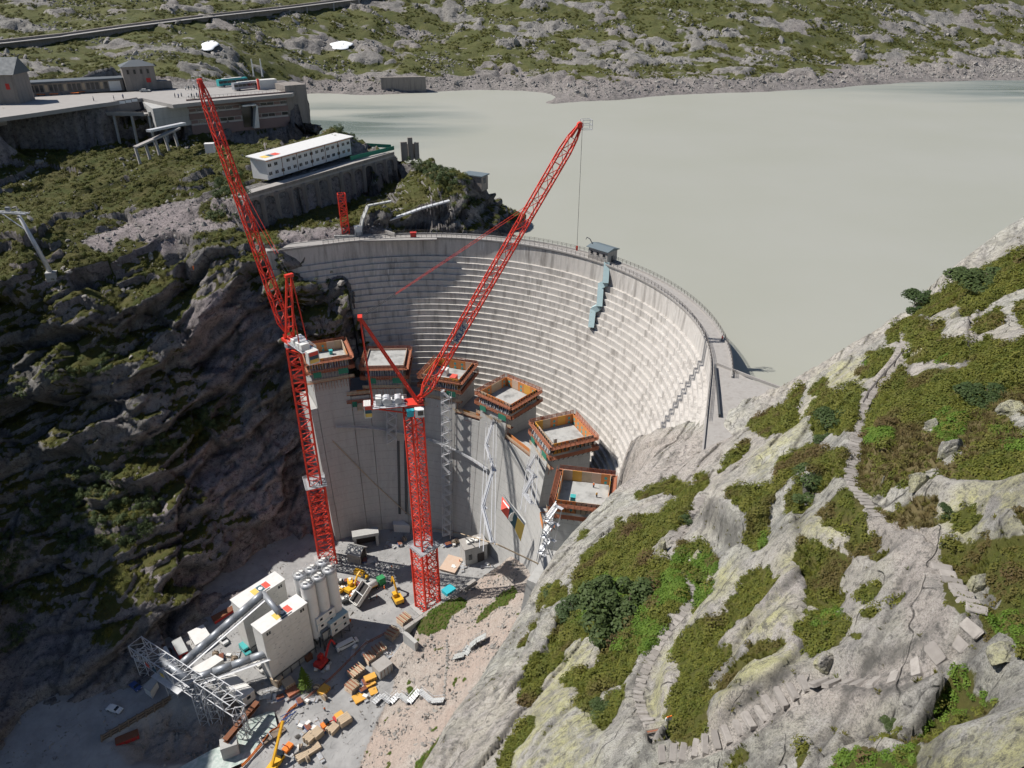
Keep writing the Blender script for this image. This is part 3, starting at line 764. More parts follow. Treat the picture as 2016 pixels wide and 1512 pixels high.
def hill_fn(X, Y):
    Z, d, out = brow(X, Y)
    s = 0.58 * X + 0.81 * Y; t = 0.81 * X - 0.58 * Y
    u, v = project(X, Y, Z)
    jit = 7.0
    uu = u + jit * fbm2(X / 1.3, Y / 1.3, 3, 21); vv = v + jit * fbm2(X / 1.3, Y / 1.3, 3, 22)
    inside = ((u > -50) & (u < 2060) & (v > 0) & (v < 1560)).astype(float)
    vs = sample(M_VEG_S, uu, vv) * inside; vl = sample(M_VEG_L, u, v) * inside
    vs = np.where(out & (d > 4), 0, vs); path = sample(blur(M_PATH, 1), u, v) * inside
    # rock: rounded slabs with steps along the grain of the valley
    rockm = 1 - vs
    # sheeting: long slabs of differing height parted by open joints, a second joint set across
    k = t / 5.0 + 0.9 * fbm2(s / 40, t / 18, 3, 31) + 0.10 * fbm2(s / 6, t / 4, 2, 30); kf = np.floor(k); kd = np.minimum(k - kf, kf + 1 - k) * 5.0
    k2 = s / 15.0 + 0.8 * fbm2(t / 9, s / 30, 2, 32) + (_hash(kf.astype(np.int64), 0 * kf.astype(np.int64), 3, 8) % 97) / 97.0; k2f = np.floor(k2); k2d = np.minimum(k2 - k2f, k2f + 1 - k2) * 15.0
    hk = (_hash(kf.astype(np.int64), k2f.astype(np.int64), 5, 6) % 1000) / 1000.0 - 0.5
    jm = sstep(-0.22, 0.1, fbm2(s / 20, t / 8, 3, 33))
    groove = np.maximum(sstep(0.42, 0.1, kd), 0.7 * sstep(0.40, 0.1, k2d)) * jm
    slab = 1.1 * fbm2(s / 26, t / 9, 3, 35) + 1.0 * hk * jm - 0.5 * groove + (k - kf - 0.5) * 0.5 * jm
    near = np.clip(1 - path * 1.1, 0, 1)
    rim = 1 - 0.75 * sstep(7, 0, d) * sstep(110, 125, Y)
    Z = Z - 0.8 * (1 - rim)
    Z = Z + slab * (0.35 + 0.65 * near) * (1 - 0.55 * vl) * rim
    Z = Z + 1.1 * rim * (1 - vl) * rockm * (1 - 0.7 * path)
    f1, f2, idn = worley2(s / 13 + 0.35 * fbm2(X / 4, Y / 4, 3, 3), t / 4.2 + 0.35 * fbm2(X / 4, Y / 4, 3, 4), 9)
    crack = sstep(0.06, 0.0, f2 - f1) * sstep(0.05, 0.3, fbm2(X / 9, Y / 9, 2, 41))
    q1, q2, qv = facet3(s / 6.0 + 0.3 * fbm2(X / 3, Y / 3, 2, 3), t / 2.4, 0 * X, 19, 0.8)
    r1, r2, rv_ = facet3(X / 1.5, Y / 1.2, 0 * X, 20, 0.8)
    rough = sstep(-0.05, 0.25, fbm2(X / 11, Y / 11, 3, 42))
    Z = Z + rockm * near * ((idn - 0.5) * 0.45 * sstep(0.0, 0.2, f2 - f1) - 0.4 * crack + 0.40 * qv * (0.15 + 0.85 * rough) + 0.16 * rv_ * rough)
    Z = Z + rockm * (0.10 * fbm2(X / 1.1, Y / 1.1, 3, 51) + 0.35 * fbm2(X / 4.2, Y / 4.2, 3, 52)) * (0.4 + 0.6 * near)
    sc_z, sc_d = scarps(X, Y); Z = Z + sc_z
    hum = np.abs(fbm2(X / 2.1, Y / 2.1, 3, 61)); Z = Z + vs * (0.65 - 1.5 * hum + 0.6 * fbm2(X / 5, Y / 5, 2, 62))
    # paths are benched into the slope
    LK = Lookup(HX0, HY0, HS, Z, {})
    for k, A in enumerate(PATH_XY):
        zl = LK.z(A[:, 0], A[:, 1])
        for _ in range(40): zl[1:-1] = (zl[:-2] + 2 * zl[1:-1] + zl[2:]) / 4
        PATHS[k] = np.c_[A, zl]
        sub = (X > A[:, 0].min() - 3) & (X < A[:, 0].max() + 3) & (Y > A[:, 1].min() - 3) & (Y < A[:, 1].max() + 3)
        xs, ys = X[sub], Y[sub]; dd = np.full(xs.shape, 1e9); zz = np.zeros(xs.shape)
        for (ax_, ay_), z_ in zip(A, zl):
            q = np.hypot(xs - ax_, ys - ay_); nb = q < dd; dd = np.where(nb, q, dd); zz = np.where(nb, z_, zz)
        w = sstep(1.7, 0.8, dd); Zs_ = Z[sub]; Z[sub] = Zs_ * (1 - w) + zz * w
    attrs = {'veg': vs, 'straw': sample(M_STRAW, u, v) * inside * vs, 'lichen': np.clip(sample(M_LICH, u, v) + 0.15, 0, 1), 'worn_or_lit': sample(M_WORN, u, v) * inside,
             'stain': np.clip(crack * 0.6 + 0.75 * groove * rockm + 0.8 * sc_d + 0.9 * sstep(0.25, 0.45, vs) * sstep(0.75, 0.5, vs) + 0.45 * sstep(0.12, 0.45, fbm2(s / 16, t / 2.2, 4, 71)) * (1 - path), 0, 1)}
    keep = ((u > -120) & (u < 2240) & (v > 300) & (v < 1760) & (Z > -112) & ~(out & (d > 60))) | (out & (d < 22) & (u > 700) & (u < 2200) & (v > 300))
    return X, Y, Z, attrs, keep
hill, hX, hY, hZ, hA = grid_mesh('hillside', HX0, HX1, HY0, HY1, HS, hill_fn, MT['rock_near'])
HILL = Lookup(HX0, HY0, HS, hZ, hA)
tag(hill, 'pale lichen covered granite hillside with heath patches', None)

# ------------------------------------------------------------------ left valley side with the spur that carries the hospice
LP = [(0,1480,-106),(0,1350,-99),(0,1200,-90),(0,1000,-68),(0,800,-44),(0,650,-20),(0,520,0),(0,400,12),(0,320,20),(0,270,26),
 (200,1350,-103),(200,1240,-90),(200,1120,-80),(200,1000,-68),(200,850,-50),(200,700,-27),(200,600,-12),(200,540,-4),(200,470,4),(200,400,10),(200,345,15),(200,290,20),(110,275,24),
 (400,1210,-101),(400,1120,-90),(400,1000,-76),(400,900,-64),(400,800,-50),(400,700,-33),(400,610,-18),(400,545,-7),(400,490,1),(400,430,6),(400,370,12),(400,320,16),(400,280,19),(300,285,19),(300,330,17),(300,260,22),
 (550,1105,-99),(550,1000,-86),(550,900,-70),(550,800,-53),(550,700,-35),(550,610,-19),(545,535,-5),(540,470,2),(500,440,4),(460,420,7),(455,385,11),(470,340,15),
 (700,1010,-95),(690,940,-86),(680,860,-72),(690,760,-52),(722,660,-33),(715,620,-26),(690,570,-17),(660,530,-9.5),(620,510,-5),(575,500,-1.5),(760,900,-92),(760,760,-60),(660,640,-27),(640,580,-18),(620,545,-10),
 (620,472,0.2),(690,464,0.2),(770,462,0.2),(800,440,2),(870,420,4),(940,440,-2),(960,455,-6),(780,400,6),(850,395,8),(900,380,10),(960,372,8),(990,400,1),(1025,428,-8),(1040,440,-12),
 (700,430,3),(640,440,2),(600,440,2),(560,420,4),(640,395,4),(720,370,4),(790,345,8),(820,325,12),(720,290,17),(650,265,20),(600,250,20),(860,345,12),(930,358,9),(760,302,15),
 (50,200,35),(300,200,35),(560,178,35),(450,185,35),(470,256,20),(390,258,20),(560,245,19),(620,225,26),(520,290,17),(430,300,18)]
LPT = [at(*p) for p in LP]
for (u, v, z), b in ((((800,300,15)), 24), ((930,352,9), 18), ((700,272,19), 26), ((620,222,24), 28), ((1000,392,1), 14), ((1045,432,-9), 10), ((600,195,36), 14)):
    q = at(u, v, z); hd = Vector((q.x + 60, q.y, 0)).normalized()
    LPT.append(Vector((q.x + hd.x * b, q.y + hd.y * b, -14)))
    LPT.append(Vector((q.x + hd.x * b * 2.2, q.y + hd.y * b * 2.2, -32)))
for x, y, z in ((-198,148,14),(-218,160,50),(-255,155,92),(-240,128,80),(-195,120,-12),(-330,300,52),(-330,400,38),(-200,450,30),(-100,450,-10),(-320,180,110),(-300,120,70),(-230,95,0),(-160,100,-104),(0,420,-30),(-60,470,-28)):  # leftmost points add an unseen hill that shades the road
    LPT.append(Vector((x, y, z)))
SP_LEFT = Spline(LPT, 0.05)
GRAVEL_L = [[(150,470),(330,400),(450,380),(470,440),(330,470),(330,540),(250,540),(200,500)],[(60,480),(150,520),(130,570),(60,570)],[(540,450),(780,450),(780,475),(560,490)]]
M_GRAVEL = blur(raster(GRAVEL_L), 5)
PINK_LIT_L = [[(360,900),(440,850),(560,820),(690,900),(730,980),(700,1040),(600,1060),(480,1010),(400,980)],[(380,600),(480,560),(560,640),(540,720),(440,760),(360,700)]]  # pale pink slabs, coloured lighter to stand for sun catching them
M_PINK_LIT = blur(raster(PINK_LIT_L), 12)
GREEN_L = [[(0,250),(120,280),(240,330),(380,320),(330,370),(180,400),(60,400),(0,350)],[(60,480),(230,500),(330,520),(370,560),(280,600),(120,640),(0,660),(0,430)],[(180,380),(300,340),(400,330),(330,360),(200,400)],[(790,330),(860,330),(950,370),(910,400),(830,370),(790,350)],[(380,420),(430,370),(460,350),(480,400),(440,440)],[(230,470),(300,480),(360,540),(290,580),(220,560)],[(380,270),(420,270),(420,330),(330,330)],[(650,250),(700,270),(690,290),(640,280)],
 [(60,690),(170,640),(300,640),(260,720),(100,760)],[(140,890),(300,880),(440,800),(450,830),(300,920),(180,920)]]
M_GREENL = blur(raster(GREEN_L), 6)
LS, LX0, LX1, LY0, LY1 = (0.85, 2.0), -200.0, 245.0, -235.0, 190.0
def line_dist(X, Y, pts):
    best = np.full(X.shape, 1e9)
    for a, b in zip(pts[:-1], pts[1:]):
        dx, dy = b.x - a.x, b.y - a.y
        t = np.clip(((X - a.x) * dx + (Y - a.y) * dy) / (dx * dx + dy * dy), 0, 1)
        best = np.minimum(best, np.hypot(X - a.x - t * dx, Y - a.y - t * dy))
    return best
def poly_in(X, Y, P):
    ins = np.zeros(X.shape, bool); n = len(P)
    for i in range(n):
        a, b = P[i], P[(i + 1) % n]
        ins ^= ((a.y > Y) != (b.y > Y)) & (X < (b.x - a.x) * (Y - a.y) / ((b.y - a.y) or 1e-9) + a.x)
    return ins
def poly_dist(X, Y, P): return line_dist(X, Y, list(P) + [P[0]])
CARPARK = [at(u, v, 36) for u, v in ((-120,222),(70,186),(240,176),(250,158),(330,160),(420,160),(560,156),(592,166),(580,182),(400,197),(340,202),(270,192),(180,206),(70,222),(-120,250))]
CUTS = [(at(368, 200, 36), at(590, 182, 36), 20.5, 14, 6, 6), (at(484, 392, 13.5), at(776, 306, 13.5), 2.5, 14, 4, 2), (at(-60, 250, 31), at(345, 219, 31), 19.0, 16, 0, 0)]
FILLS = [(at(484, 392, 13.5), at(776, 306, 13.5), 13.0, 16)]
def left_fn(X, Y):
    Z = SP_LEFT(X, Y)
    u0, v0 = project(X, Y, Z)
    # the hospice terrace is levelled ground
    n0 = normals(X, Y, Z)
    steep = np.clip((1 - np.abs(n0[..., 2])) * 2.2, 0, 1)
    ins = poly_in(X, Y, CARPARK); dcp = poly_dist(X, Y, CARPARK)
    flat = np.where(ins, 1.0, sstep(3.0, 0.0, dcp))
    Z = Z * (1 - flat) + 35.6 * flat
    for a, b, zc, dep, e0, e1 in CUTS:        # cuts in front of the terrace house and the arched wall
        dx, dy = b.x - a.x, b.y - a.y; Lc = math.hypot(dx, dy)
        al = ((X - a.x) * dx + (Y - a.y) * dy) / Lc; fr = ((X - a.x) * dy - (Y - a.y) * dx) / Lc
        w = sstep(-e0 - 3, -e0, al) * sstep(Lc + e1 + 3, Lc + e1, al) * sstep(-1.5, -0.5, fr) * sstep(dep + 6, dep, fr)
        Z = Z * (1 - w) + np.minimum(Z, zc) * w
        flat = np.where(w > 0.5, 0, flat)
    for a, b, zc, dep in FILLS:
        dx, dy = b.x - a.x, b.y - a.y; Lc = math.hypot(dx, dy)
        al = ((X - a.x) * dx + (Y - a.y) * dy) / Lc; fr = ((X - a.x) * dy - (Y - a.y) * dx) / Lc
        w = sstep(-3, 0, al) * sstep(Lc + 3, Lc, al) * sstep(1.0, -0.5, fr) * sstep(-dep - 5, -dep, fr)
        Z = Z * (1 - w) + zc * w; flat = np.maximum(flat, 0.9 * w)
    road = sample(M_GRAVEL, u0, v0)
    ampl = (0.25 + 0.75 * steep) * (1 - 0.9 * flat) * (1 - 0.7 * road) * sstep(-118, -98, Z)
    wx, wy, wz = X + 3 * fbm2(X / 15, Y / 15, 2, 1), Y + 3 * fbm2(X / 15, Y / 15, 2, 2), Z
    st_ = wz - 0.42 * X + 0.15 * Y + 9.0 * fbm2(X / 34, Y / 34, 3, 3)
    f1, f2, fv = facet3(wx / 30, wy / 24, st_ / 15.0, 5, 0.8)
    g1, g2, gv = facet3(wx / 10, wy / 8, st_ / 4.2, 6, 0.8)
    e1, e2, ev = facet3(X / 3.4, Y / 3.0, st_ / 1.6, 7, 0.8)
    k1 = st_ / 19.0 + 0.6 * fbm2(X / 40, Y / 40, 2, 4); led = k1 - np.floor(k1)
    disp = 9.0 * fv + 3.0 * gv + 0.7 * ev + 7.5 * (sstep(0.0, 0.10, led) * (1 - led) - 0.4) * sstep(-0.25, 0.15, fbm2(X / 26, Y / 26, 2, 12)) + 1.6 * fbm3(X / 24, Y / 24, Z / 24, 3, 8) - 1.5
    crev = np.maximum(sstep(0.09, 0.0, f2 - f1), 0.5 * sstep(0.08, 0.0, g2 - g1))
    disp -= 1.3 * crev
    X2, Y2, Z2 = X + n0[..., 0] * disp * ampl, Y + n0[..., 1] * disp * ampl, Z + n0[..., 2] * disp * ampl
    Z2 = Z2 * (1 - flat) + Z * flat
    ra = np.hypot(X2 + 32.07, Y2 - 181.66); inw = (X2 > -58 - 0.35 * np.clip(-Z2, 0, 60)) & (Y2 > 150) & (ra < 88) & (Y2 < 268)
    Z2 = np.where(inw & (X2 > -64 + 0.32 * np.clip(-Z2, 0, 34)), np.minimum(Z2, -60), Z2)
    n1 = normals(X2, Y2, Z2)
    nz = np.abs(n1[..., 2])
    veg = sstep(0.55, 0.75, nz - 0.10 * sstep(5, -15, Z2) + 0.45 * fbm2(X / 17, Y / 17, 3, 14)) * (1 - sample(M_GRAVEL, u0, v0)) * (1 - flat)
    green = sample(M_GREENL, u0, v0)
    veg = np.clip(np.maximum(veg * 0.9, green * sstep(0.35, 0.65, nz + 0.3 * fbm2(X / 5, Y / 5, 3, 15))), 0, 1)
    veg = veg * (1 - 0.9 * sample(M_PINK_LIT, u0, v0)) * sstep(-8, -4, Z2 + np.where(Y > 255, 0, 200)) * sstep(-96, -88, Z2)
    attrs = {'veg': veg, 'straw': 0.25 * veg * sstep(0, 0.4, fbm2(X / 12, Y / 12, 2, 19)), 'lichen': 0.4 * np.ones(X.shape), 'worn_or_lit': np.clip(road + 1.2 * sample(M_PINK_LIT, u0, v0) + 0.5 * sstep(0.0, 0.35, fbm2(X / 25, Y / 25, 2, 17)), 0, 1),  # bare ground, plus the slabs whose sunlight is put into the colour
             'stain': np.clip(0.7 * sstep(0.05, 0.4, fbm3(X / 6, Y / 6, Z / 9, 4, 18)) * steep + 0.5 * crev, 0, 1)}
    u, v = project(X2, Y2, Z2)
    keep = (((u > -260) & (v < 1640)) | ((Y2 < 240) & (X2 > -330))) & (u < 1150) & (Z2 > -116)  # unseen hill at left stays in the mesh to cast shade
    return X2, Y2, Z2, attrs, keep
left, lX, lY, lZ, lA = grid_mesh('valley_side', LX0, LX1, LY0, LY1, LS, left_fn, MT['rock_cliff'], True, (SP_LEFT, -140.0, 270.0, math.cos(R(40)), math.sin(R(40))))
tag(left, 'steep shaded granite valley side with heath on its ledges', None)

# ------------------------------------------------------------------ far shore
FP = []
SHORE = [(590,186),(700,187),(840,182),(1000,178),(1080,204),(1140,200),(1230,196),(1350,186),(1500,181),(1650,173),(1740,166),(1850,161),(2016,158),(2200,152)]
for u, v in SHORE:
    q = at(u, v, -8); FP.append(q)
    hd = Vector((q.x, q.y, 0)).normalized(); FP.append(Vector((q.x - hd.x * 40, q.y - hd.y * 40, -22)))
for u in (-150, 150, 450, 750, 1050, 1350, 1650, 1950, 2250):
    base = {-150: 560, 150: 590, 450: 640, 750: 760, 1050: 780, 1350: 790, 1650: 830, 1950: 900, 2250: 960}[u]
    for v, dy in ((130, 30), (95, 85), (50, 150), (0, 225), (-45, 310), (-140, 420)):
        if u < 500: dy = dy * 1.1
        FP.append(aty(u, v, base + dy))
for u, v, y in ((-150, 170, 540), (150, 165, 560), (450, 160, 600)): FP.append(aty(u, v, y))
SP_FAR = Spline(FP, 0.05)
BANDL = [(0, 95), (120, 80), (250, 62), (400, 42), (550, 24), (700, 6), (800, -8)]
FSTEP, FX0, FX1, FY0, FY1 = 2.6, -640.0, 1150.0, 500.0, 1330.0
def far_fn(X, Y):
    Z = SP_FAR(X, Y)
    u, v = project(X, Y, Z)
    n = 9 * fbm2(X / 120, Y / 120, 4, 81) + 2.2 * fbm2(X / 28, Y / 28, 4, 82)
    above = sstep(-9, 0, Z)
    g1, g2, gid = worley2(X / 30 + fbm2(X / 20, Y / 20, 2, 83), Y / 22 + fbm2(X / 20, Y / 20, 2, 84), 85)
    outcrop = sstep(0.86, 0.93, gid) * sstep(0.02, 0.2, g2 - g1)
    h1, h2, hv = facet3(X / 13, Y / 13, 0 * X, 185, 0.9)
    b1, b2, bid = worley2(X / 7.5, Y / 7.5, 86)
    scree = sstep(0.08, 0.30, fbm2(X / 75 + 0.4 * Y / 75, Y / 45, 4, 87))
    boul = (bid - 0.3) * sstep(0.0, 0.4, 0.75 - b1) * 1.2
    Z2 = Z + above * (n + 4 * outcrop + 3.0 * hv * (0.3 + 0.7 * scree)) + boul * np.maximum(scree * 0.9, 0.8 * sstep(16, 2, Z)) * sstep(-9.5, -7, Z)
    veg = above * (1 - scree * 0.75) * (1 - outcrop * 0.9) * sstep(-2, 4, Z2 + 4 * fbm2(X / 25, Y / 25, 3, 88))
    veg = np.clip(veg * (0.75 + 0.6 * fbm2(X / 15, Y / 15, 3, 89)), 0, 1)
    attrs = {'veg': veg, 'straw': 0.15 * np.ones(X.shape), 'lichen': 0.3 * np.ones(X.shape), 'worn_or_lit': sstep(10, 0, Z2) * 0.9, 'stain': 0.5 * sstep(0.1, 0.4, fbm2(X / 14, Y / 40, 3, 90))}
    keep = (u > -260) & (u < 2280) & (v > -260) & (Z2 > -20)
    return X, Y, Z2, attrs, keep
far, fX, fY, fZ, fA = grid_mesh('far_hillside', FX0, FX1, FY0, FY1, FSTEP, far_fn, MT['rock_far'])
FAR = Lookup(FX0, FY0, FSTEP, fZ, fA)
tag(far, 'far lake shore hillside of grass, scree and granite', None)

# ------------------------------------------------------------------ valley floor and scree slope below the hill
WALL_A, WALL_B = at(795, 1240, -92), at(935, 1143, -92)
SP_YARD = Spline([at(*p) for p in ((60,1500,-106),(250,1400,-104.5),(450,1300,-101.5),(560,1250,-101),(700,1240,-101),(760,1110,-100),(650,1110,-100),(820,1180,-100),(900,1120,-99.5),(740,1040,-98.5),(980,1090,-98),(600,1420,-103),(700,1320,-102),(640,1500,-104.5),(760,1300,-101),(480,1512,-106))], 0.3)
SP_SCREE = Spline([at(*p) for p in ((830,1215,-92),(900,1175,-92),(945,1150,-92),(1000,1115,-90),(1060,1130,-84),(950,1250,-86),(1040,1190,-78),(880,1320,-93),(940,1370,-86),(1010,1290,-74),(870,1420,-92),(950,1420,-80),(740,1480,-102),(840,1500,-90),(800,1400,-98),(820,1300,-97),(700,1500,-106),(620,1400,-112),(500,1300,-125),(700,1250,-118),(600,1512,-118),(790,1340,-101),(980,1080,-100),(1100,1130,-78))] + [Vector((40, 150, -40)), Vector((40, 110, -30)), Vector((20, 80, -40)), Vector((-20, 75, -80))], 0.05)
RIVER = [at(545, 1425, -107), at(505, 1440, -107), at(472, 1487, -107.5), at(425, 1506, -108), at(330, 1560, -109)]
VS, VX0, VX1, VY0, VY1 = 0.5, -150.0, 45.0, 78.0, 226.0
GORGE = [at(250,1512,-106), at(200,1460,-106), at(330,1372,-105), at(400,1390,-106), at(480,1340,-105), at(560,1400,-105), at(590,1400,-106), at(470,1530,-108)]
VEG_V = [_A([(470,1100),(420,1090),(330,1160),(240,1290),(60,1480),(50,1530),(190,1530),(390,1230),(480,1140)]), _A([(390,740),(400,660),(500,560),(600,480),(640,480),(600,560),(500,620),(420,680)]),
 _A([(60,740),(60,680),(220,570),(320,540),(350,590),(250,650),(230,720),(130,760)]), ZP(400,1200,[(520,900),(600,820),(720,770),(700,830),(560,910)],4.03), ZP(400,1200,[(250,1210),(300,1150),(360,1160),(290,1230)],4.03),
 _A([(0,1060),(30,1040),(60,1090),(20,1120)]), ZP(400,1200,[(740,720),(830,640),(820,700),(770,740)],4.03)]
M_VEGV = blur(raster(VEG_V), 3)
def valley_fn(X, Y):
    Zy = SP_YARD(X, Y)
    Zs = SP_SCREE(X, Y)
    a, b = WALL_A, WALL_B
    dx, dy = b.x - a.x, b.y - a.y; L = math.hypot(dx, dy)
    al = ((X - a.x) * dx + (Y - a.y) * dy) / L; sd = (dx * (Y - a.y) - dy * (X - a.x)) / L     # sd > 0: yard side
    ysd = sstep(0.2, 0.9, sd) * sstep(-14, -2, al) + sstep(10, 24, sd) * (1 - sstep(-14, -2, al))
    Zs = Zs * (1 - ysd) + -150 * ysd
    Z = np.maximum(Zy, Zs)
    natural = (Zs > Zy - 0.5).astype(float)
    gor = poly_in(X, Y, GORGE); gd = poly_dist(X, Y, GORGE)
    gdep = np.where(gor, sstep(0, 7, gd), 0)
    Z = Z - 5.0 * gdep
    rd = line_dist(X, Y, RIVER)
    Z = Z - 3.0 * sstep(5.5, 2.0, rd) * (1 - gdep)
    nat = np.maximum(natural, gdep)
    b1, b2, bid = worley2(X / 1.7, Y / 1.7, 91); c1, c2, cid = worley2(X / 4.6, Y / 4.6, 92)
    rub = np.maximum(gdep, natural * sstep(-0.12, 0.2, fbm2(X / 12, Y / 12, 3, 93)))
    Z = Z + nat * (0.8 * fbm2(X / 9, Y / 9, 4, 94) + 0.2 * fbm2(X / 1.5, Y / 1.5, 3, 95)) + rub * (0.55 * bid * sstep(0.75, 0.2, b1)) + gdep * 2.2 * cid * sstep(0.8, 0.2, c1)
    Z = Z + (1 - nat) * 0.06 * fbm2(X / 3, Y / 3, 3, 96)
    u, v = project(X, Y, Z)
    uu = u + 6 * fbm2(X / 2.5, Y / 2.5, 3, 97); vv = v + 6 * fbm2(X / 2.5, Y / 2.5, 3, 98)
    veg = np.clip(sample(M_VEGV, uu, vv) * 1.1, 0, 1) * np.clip(natural + gdep + 0.6, 0, 1)
    veg = np.maximum(veg, natural * 0.75 * sstep(0.34, 0.5, fbm2(X / 3.5, Y / 3.5, 3, 99)))
    attrs = {'veg': veg, 'straw': 0.1 * veg, 'lichen': 0 * X, 'worn_or_lit': natural * 0.6 * sstep(-0.1, 0.3, fbm2(X / 20, Y / 20, 2, 100)), 'stain': 0.35 * gdep + 0 * X, 'yard': 1 - nat}
    keep = (u > -160) & (u < 1250) & (v < 1640)
    return X, Y, Z, attrs, keep
# the yard is trafficked gravel, the slope is scree: one sheet, mixed by the surveyed limit
tm = MT['scree']; nt = tm.node_tree
pb = nt.nodes['Principled BSDF']; old = pb.inputs['Base Color'].links[0].from_socket
an = nt.nodes.new('ShaderNodeAttribute'); an.attribute_name = 'yard'
gx = nt.nodes.new('ShaderNodeNewGeometry'); nz1 = nt.nodes.new('ShaderNodeTexNoise'); nz1.inputs['Scale'].default_value = 0.16; nz1.inputs['Detail'].default_value = 8; nz1.inputs['Roughness'].default_value = 0.65
nt.links.new(gx.outputs['Position'], nz1.inputs['Vector'])
rp = nt.nodes.new('ShaderNodeValToRGB')
rp.color_ramp.elements[0].position = 0.32; rp.color_ramp.elements[0].color = (0.26, 0.258, 0.255, 1)
rp.color_ramp.elements[1].position = 0.62; rp.color_ramp.elements[1].color = (0.36, 0.355, 0.35, 1)
nt.links.new(nz1.outputs['Fac'], rp.inputs[0])
mx = nt.nodes.new('ShaderNodeMix'); mx.data_type = 'RGBA'
nt.links.new(an.outputs['Fac'], mx.inputs[0]); nt.links.new(old, mx.inputs[6]); nt.links.new(rp.outputs[0], mx.inputs[7]); nt.links.new(mx.outputs[2], pb.inputs['Base Color'])
valley, vX, vY, vZ, vA = grid_mesh('valley_floor', VX0, VX1, VY0, VY1, VS, valley_fn, MT['scree'])
VAL = Lookup(VX0, VY0, VS, vZ, vA)
tag(valley, 'gravel building yard in the valley with a pinkish scree slope', None)
def yard(u, v):
    """place in the yard seen at that sight line"""
    q = VAL.hit(u, v, 120, 340, 0.2)
    return q if q is not None else at(u, v, -101)
# ------------------------------------------------------------------ old arch dam: a circular arch with straight ends
ARC_C, ARC_R = Vector((-32.07, 181.66, 0)), 84.4
def arc_path(r_off=0.0, n=120):
    """points and inward normals along the crest, left abutment to right abutment"""
    a0, a1 = R(113), R(-16)
    out = []
    def add(p, nrm): out.append((p, nrm))
    for i, s in enumerate(np.linspace(24, 0.8, 8)):
        th = a0; p = ARC_C + Vector((math.cos(th), math.sin(th), 0)) * ARC_R; tg = Vector((-math.sin(th), math.cos(th), 0))
        add(p + tg * s, Vector((-math.cos(th), -math.sin(th), 0)))
    for th in np.linspace(a0, a1, n):
        add(ARC_C + Vector((math.cos(th), math.sin(th), 0)) * ARC_R, Vector((-math.cos(th), -math.sin(th), 0)))
    for s in np.linspace(0.8, 40, 10):
        th = a1; p = ARC_C + Vector((math.cos(th), math.sin(th), 0)) * ARC_R; tg = Vector((math.sin(th), -math.cos(th), 0))
        add(p + tg * s, Vector((-math.cos(th), -math.sin(th), 0)))
    return out
ARC = arc_path()
def arc_strip(prof, name, mat, parent, path=None, closed=True, smooth=False):
    """sweep a profile of (inward offset, z) along the arch"""
    path = path or ARC; n = len(prof); vs = []; fs = []
    for p, nr in path:
        for o, z in prof: vs.append((p.x + nr.x * o, p.y + nr.y * o, z))
    m = n if closed else n - 1
    for i in range(len(path) - 1):
        for j in range(m):
            a = i * n + j; b = i * n + (j + 1) % n
            fs.append((a, b, b + n, a + n))
    if closed:
        fs.append(tuple(reversed(range(n)))); k = (len(path) - 1) * n; fs.append(tuple(range(k, k + n)))
    return mesh_obj(name, vs, fs, mat, parent, smooth)
old_dam = empty('old_arch_dam', (0, 0, 0), 0, 'stepped grey arch dam holding back the lake', 'dam')
STEP_H, STEP_W, BAND = 2.05, 0.94, 6.6
arc_strip([(-4.6, -0.35), (-4.6, -40), (6, -40), (0.35, -BAND), (0.0, -0.35)], 'upper_band', MT['concrete_old'], old_dam)
arc_strip([(-4.9, 0.0), (-4.9, -0.34), (0.3, -0.34), (0.3, 0.0)], 'crest_slab', MT['concrete_cap'], old_dam)
arc_strip([(-5.05, 0.55), (-5.05, -0.3), (-4.65, -0.3), (-4.65, 0.55)], 'lake_kerb', MT['concrete_cap'], old_dam, ARC[:-9])
arc_strip([(0.05, 0.45), (0.05, 0.004), (0.42, 0.004), (0.42, 0.45)], 'valley_kerb', MT['concrete_cap'], old_dam)

for k in range(38):
    z0 = -BAND - k * STEP_H; o = 0.35 + (k + 1) * STEP_W
    cut = 0 if k < 1 else min(15, 3 + int(k * 0.34))
    arc_strip([(o - STEP_W - 3, z0), (o - STEP_W - 3, z0 - STEP_H - 0.3), (o + 0.05, z0 - STEP_H - 0.3), (o, z0 - 0.02), (o - 0.05, z0)], 'step', MT['concrete_old'], old_dam, ARC[cut:])
# downstream terrace where the right end of the dam meets the hill
tp = [at(*p) for p in ((1416,716,0),(1470,744,0),(1552,774,0),(1590,800,0.),(1545,870,0),(1455,890,0),(1424,850,0),(1418,800,0))]
MB().prism([(p.x, p.y) for p in reversed(tp)], -14, 0.012).build('end_terrace', MT['concrete_cap'], old_dam)
def low_wall(pts, h, w, name, mat, parent, z=None):
    m = MB()
    for a, b in zip(pts[:-1], pts[1:]):
        m.bar(Vector(a) + Vector((0, 0, h / 2)), Vector(b) + Vector((0, 0, h / 2)), w, h)
    return m.build(name, mat, parent)
low_wall([at(1410,718,0), at(1470,742,0), at(1552,772,0)], 0.7, 0.35, 'terrace_parapet', MT['concrete_cap'], old_dam)
low_wall([at(1448,812,-0.05), at(1500,802,-0.05), at(1546,797,-0.05)], 0.8, 0.4, 'terrace_step_wall', MT['concrete_cap'], old_dam)
low_wall([at(1407,724,0), at(1412,772,0), at(1416,822,0)], 0.9, 0.35, 'pipe_housing', MT['dark_steel'], old_dam)
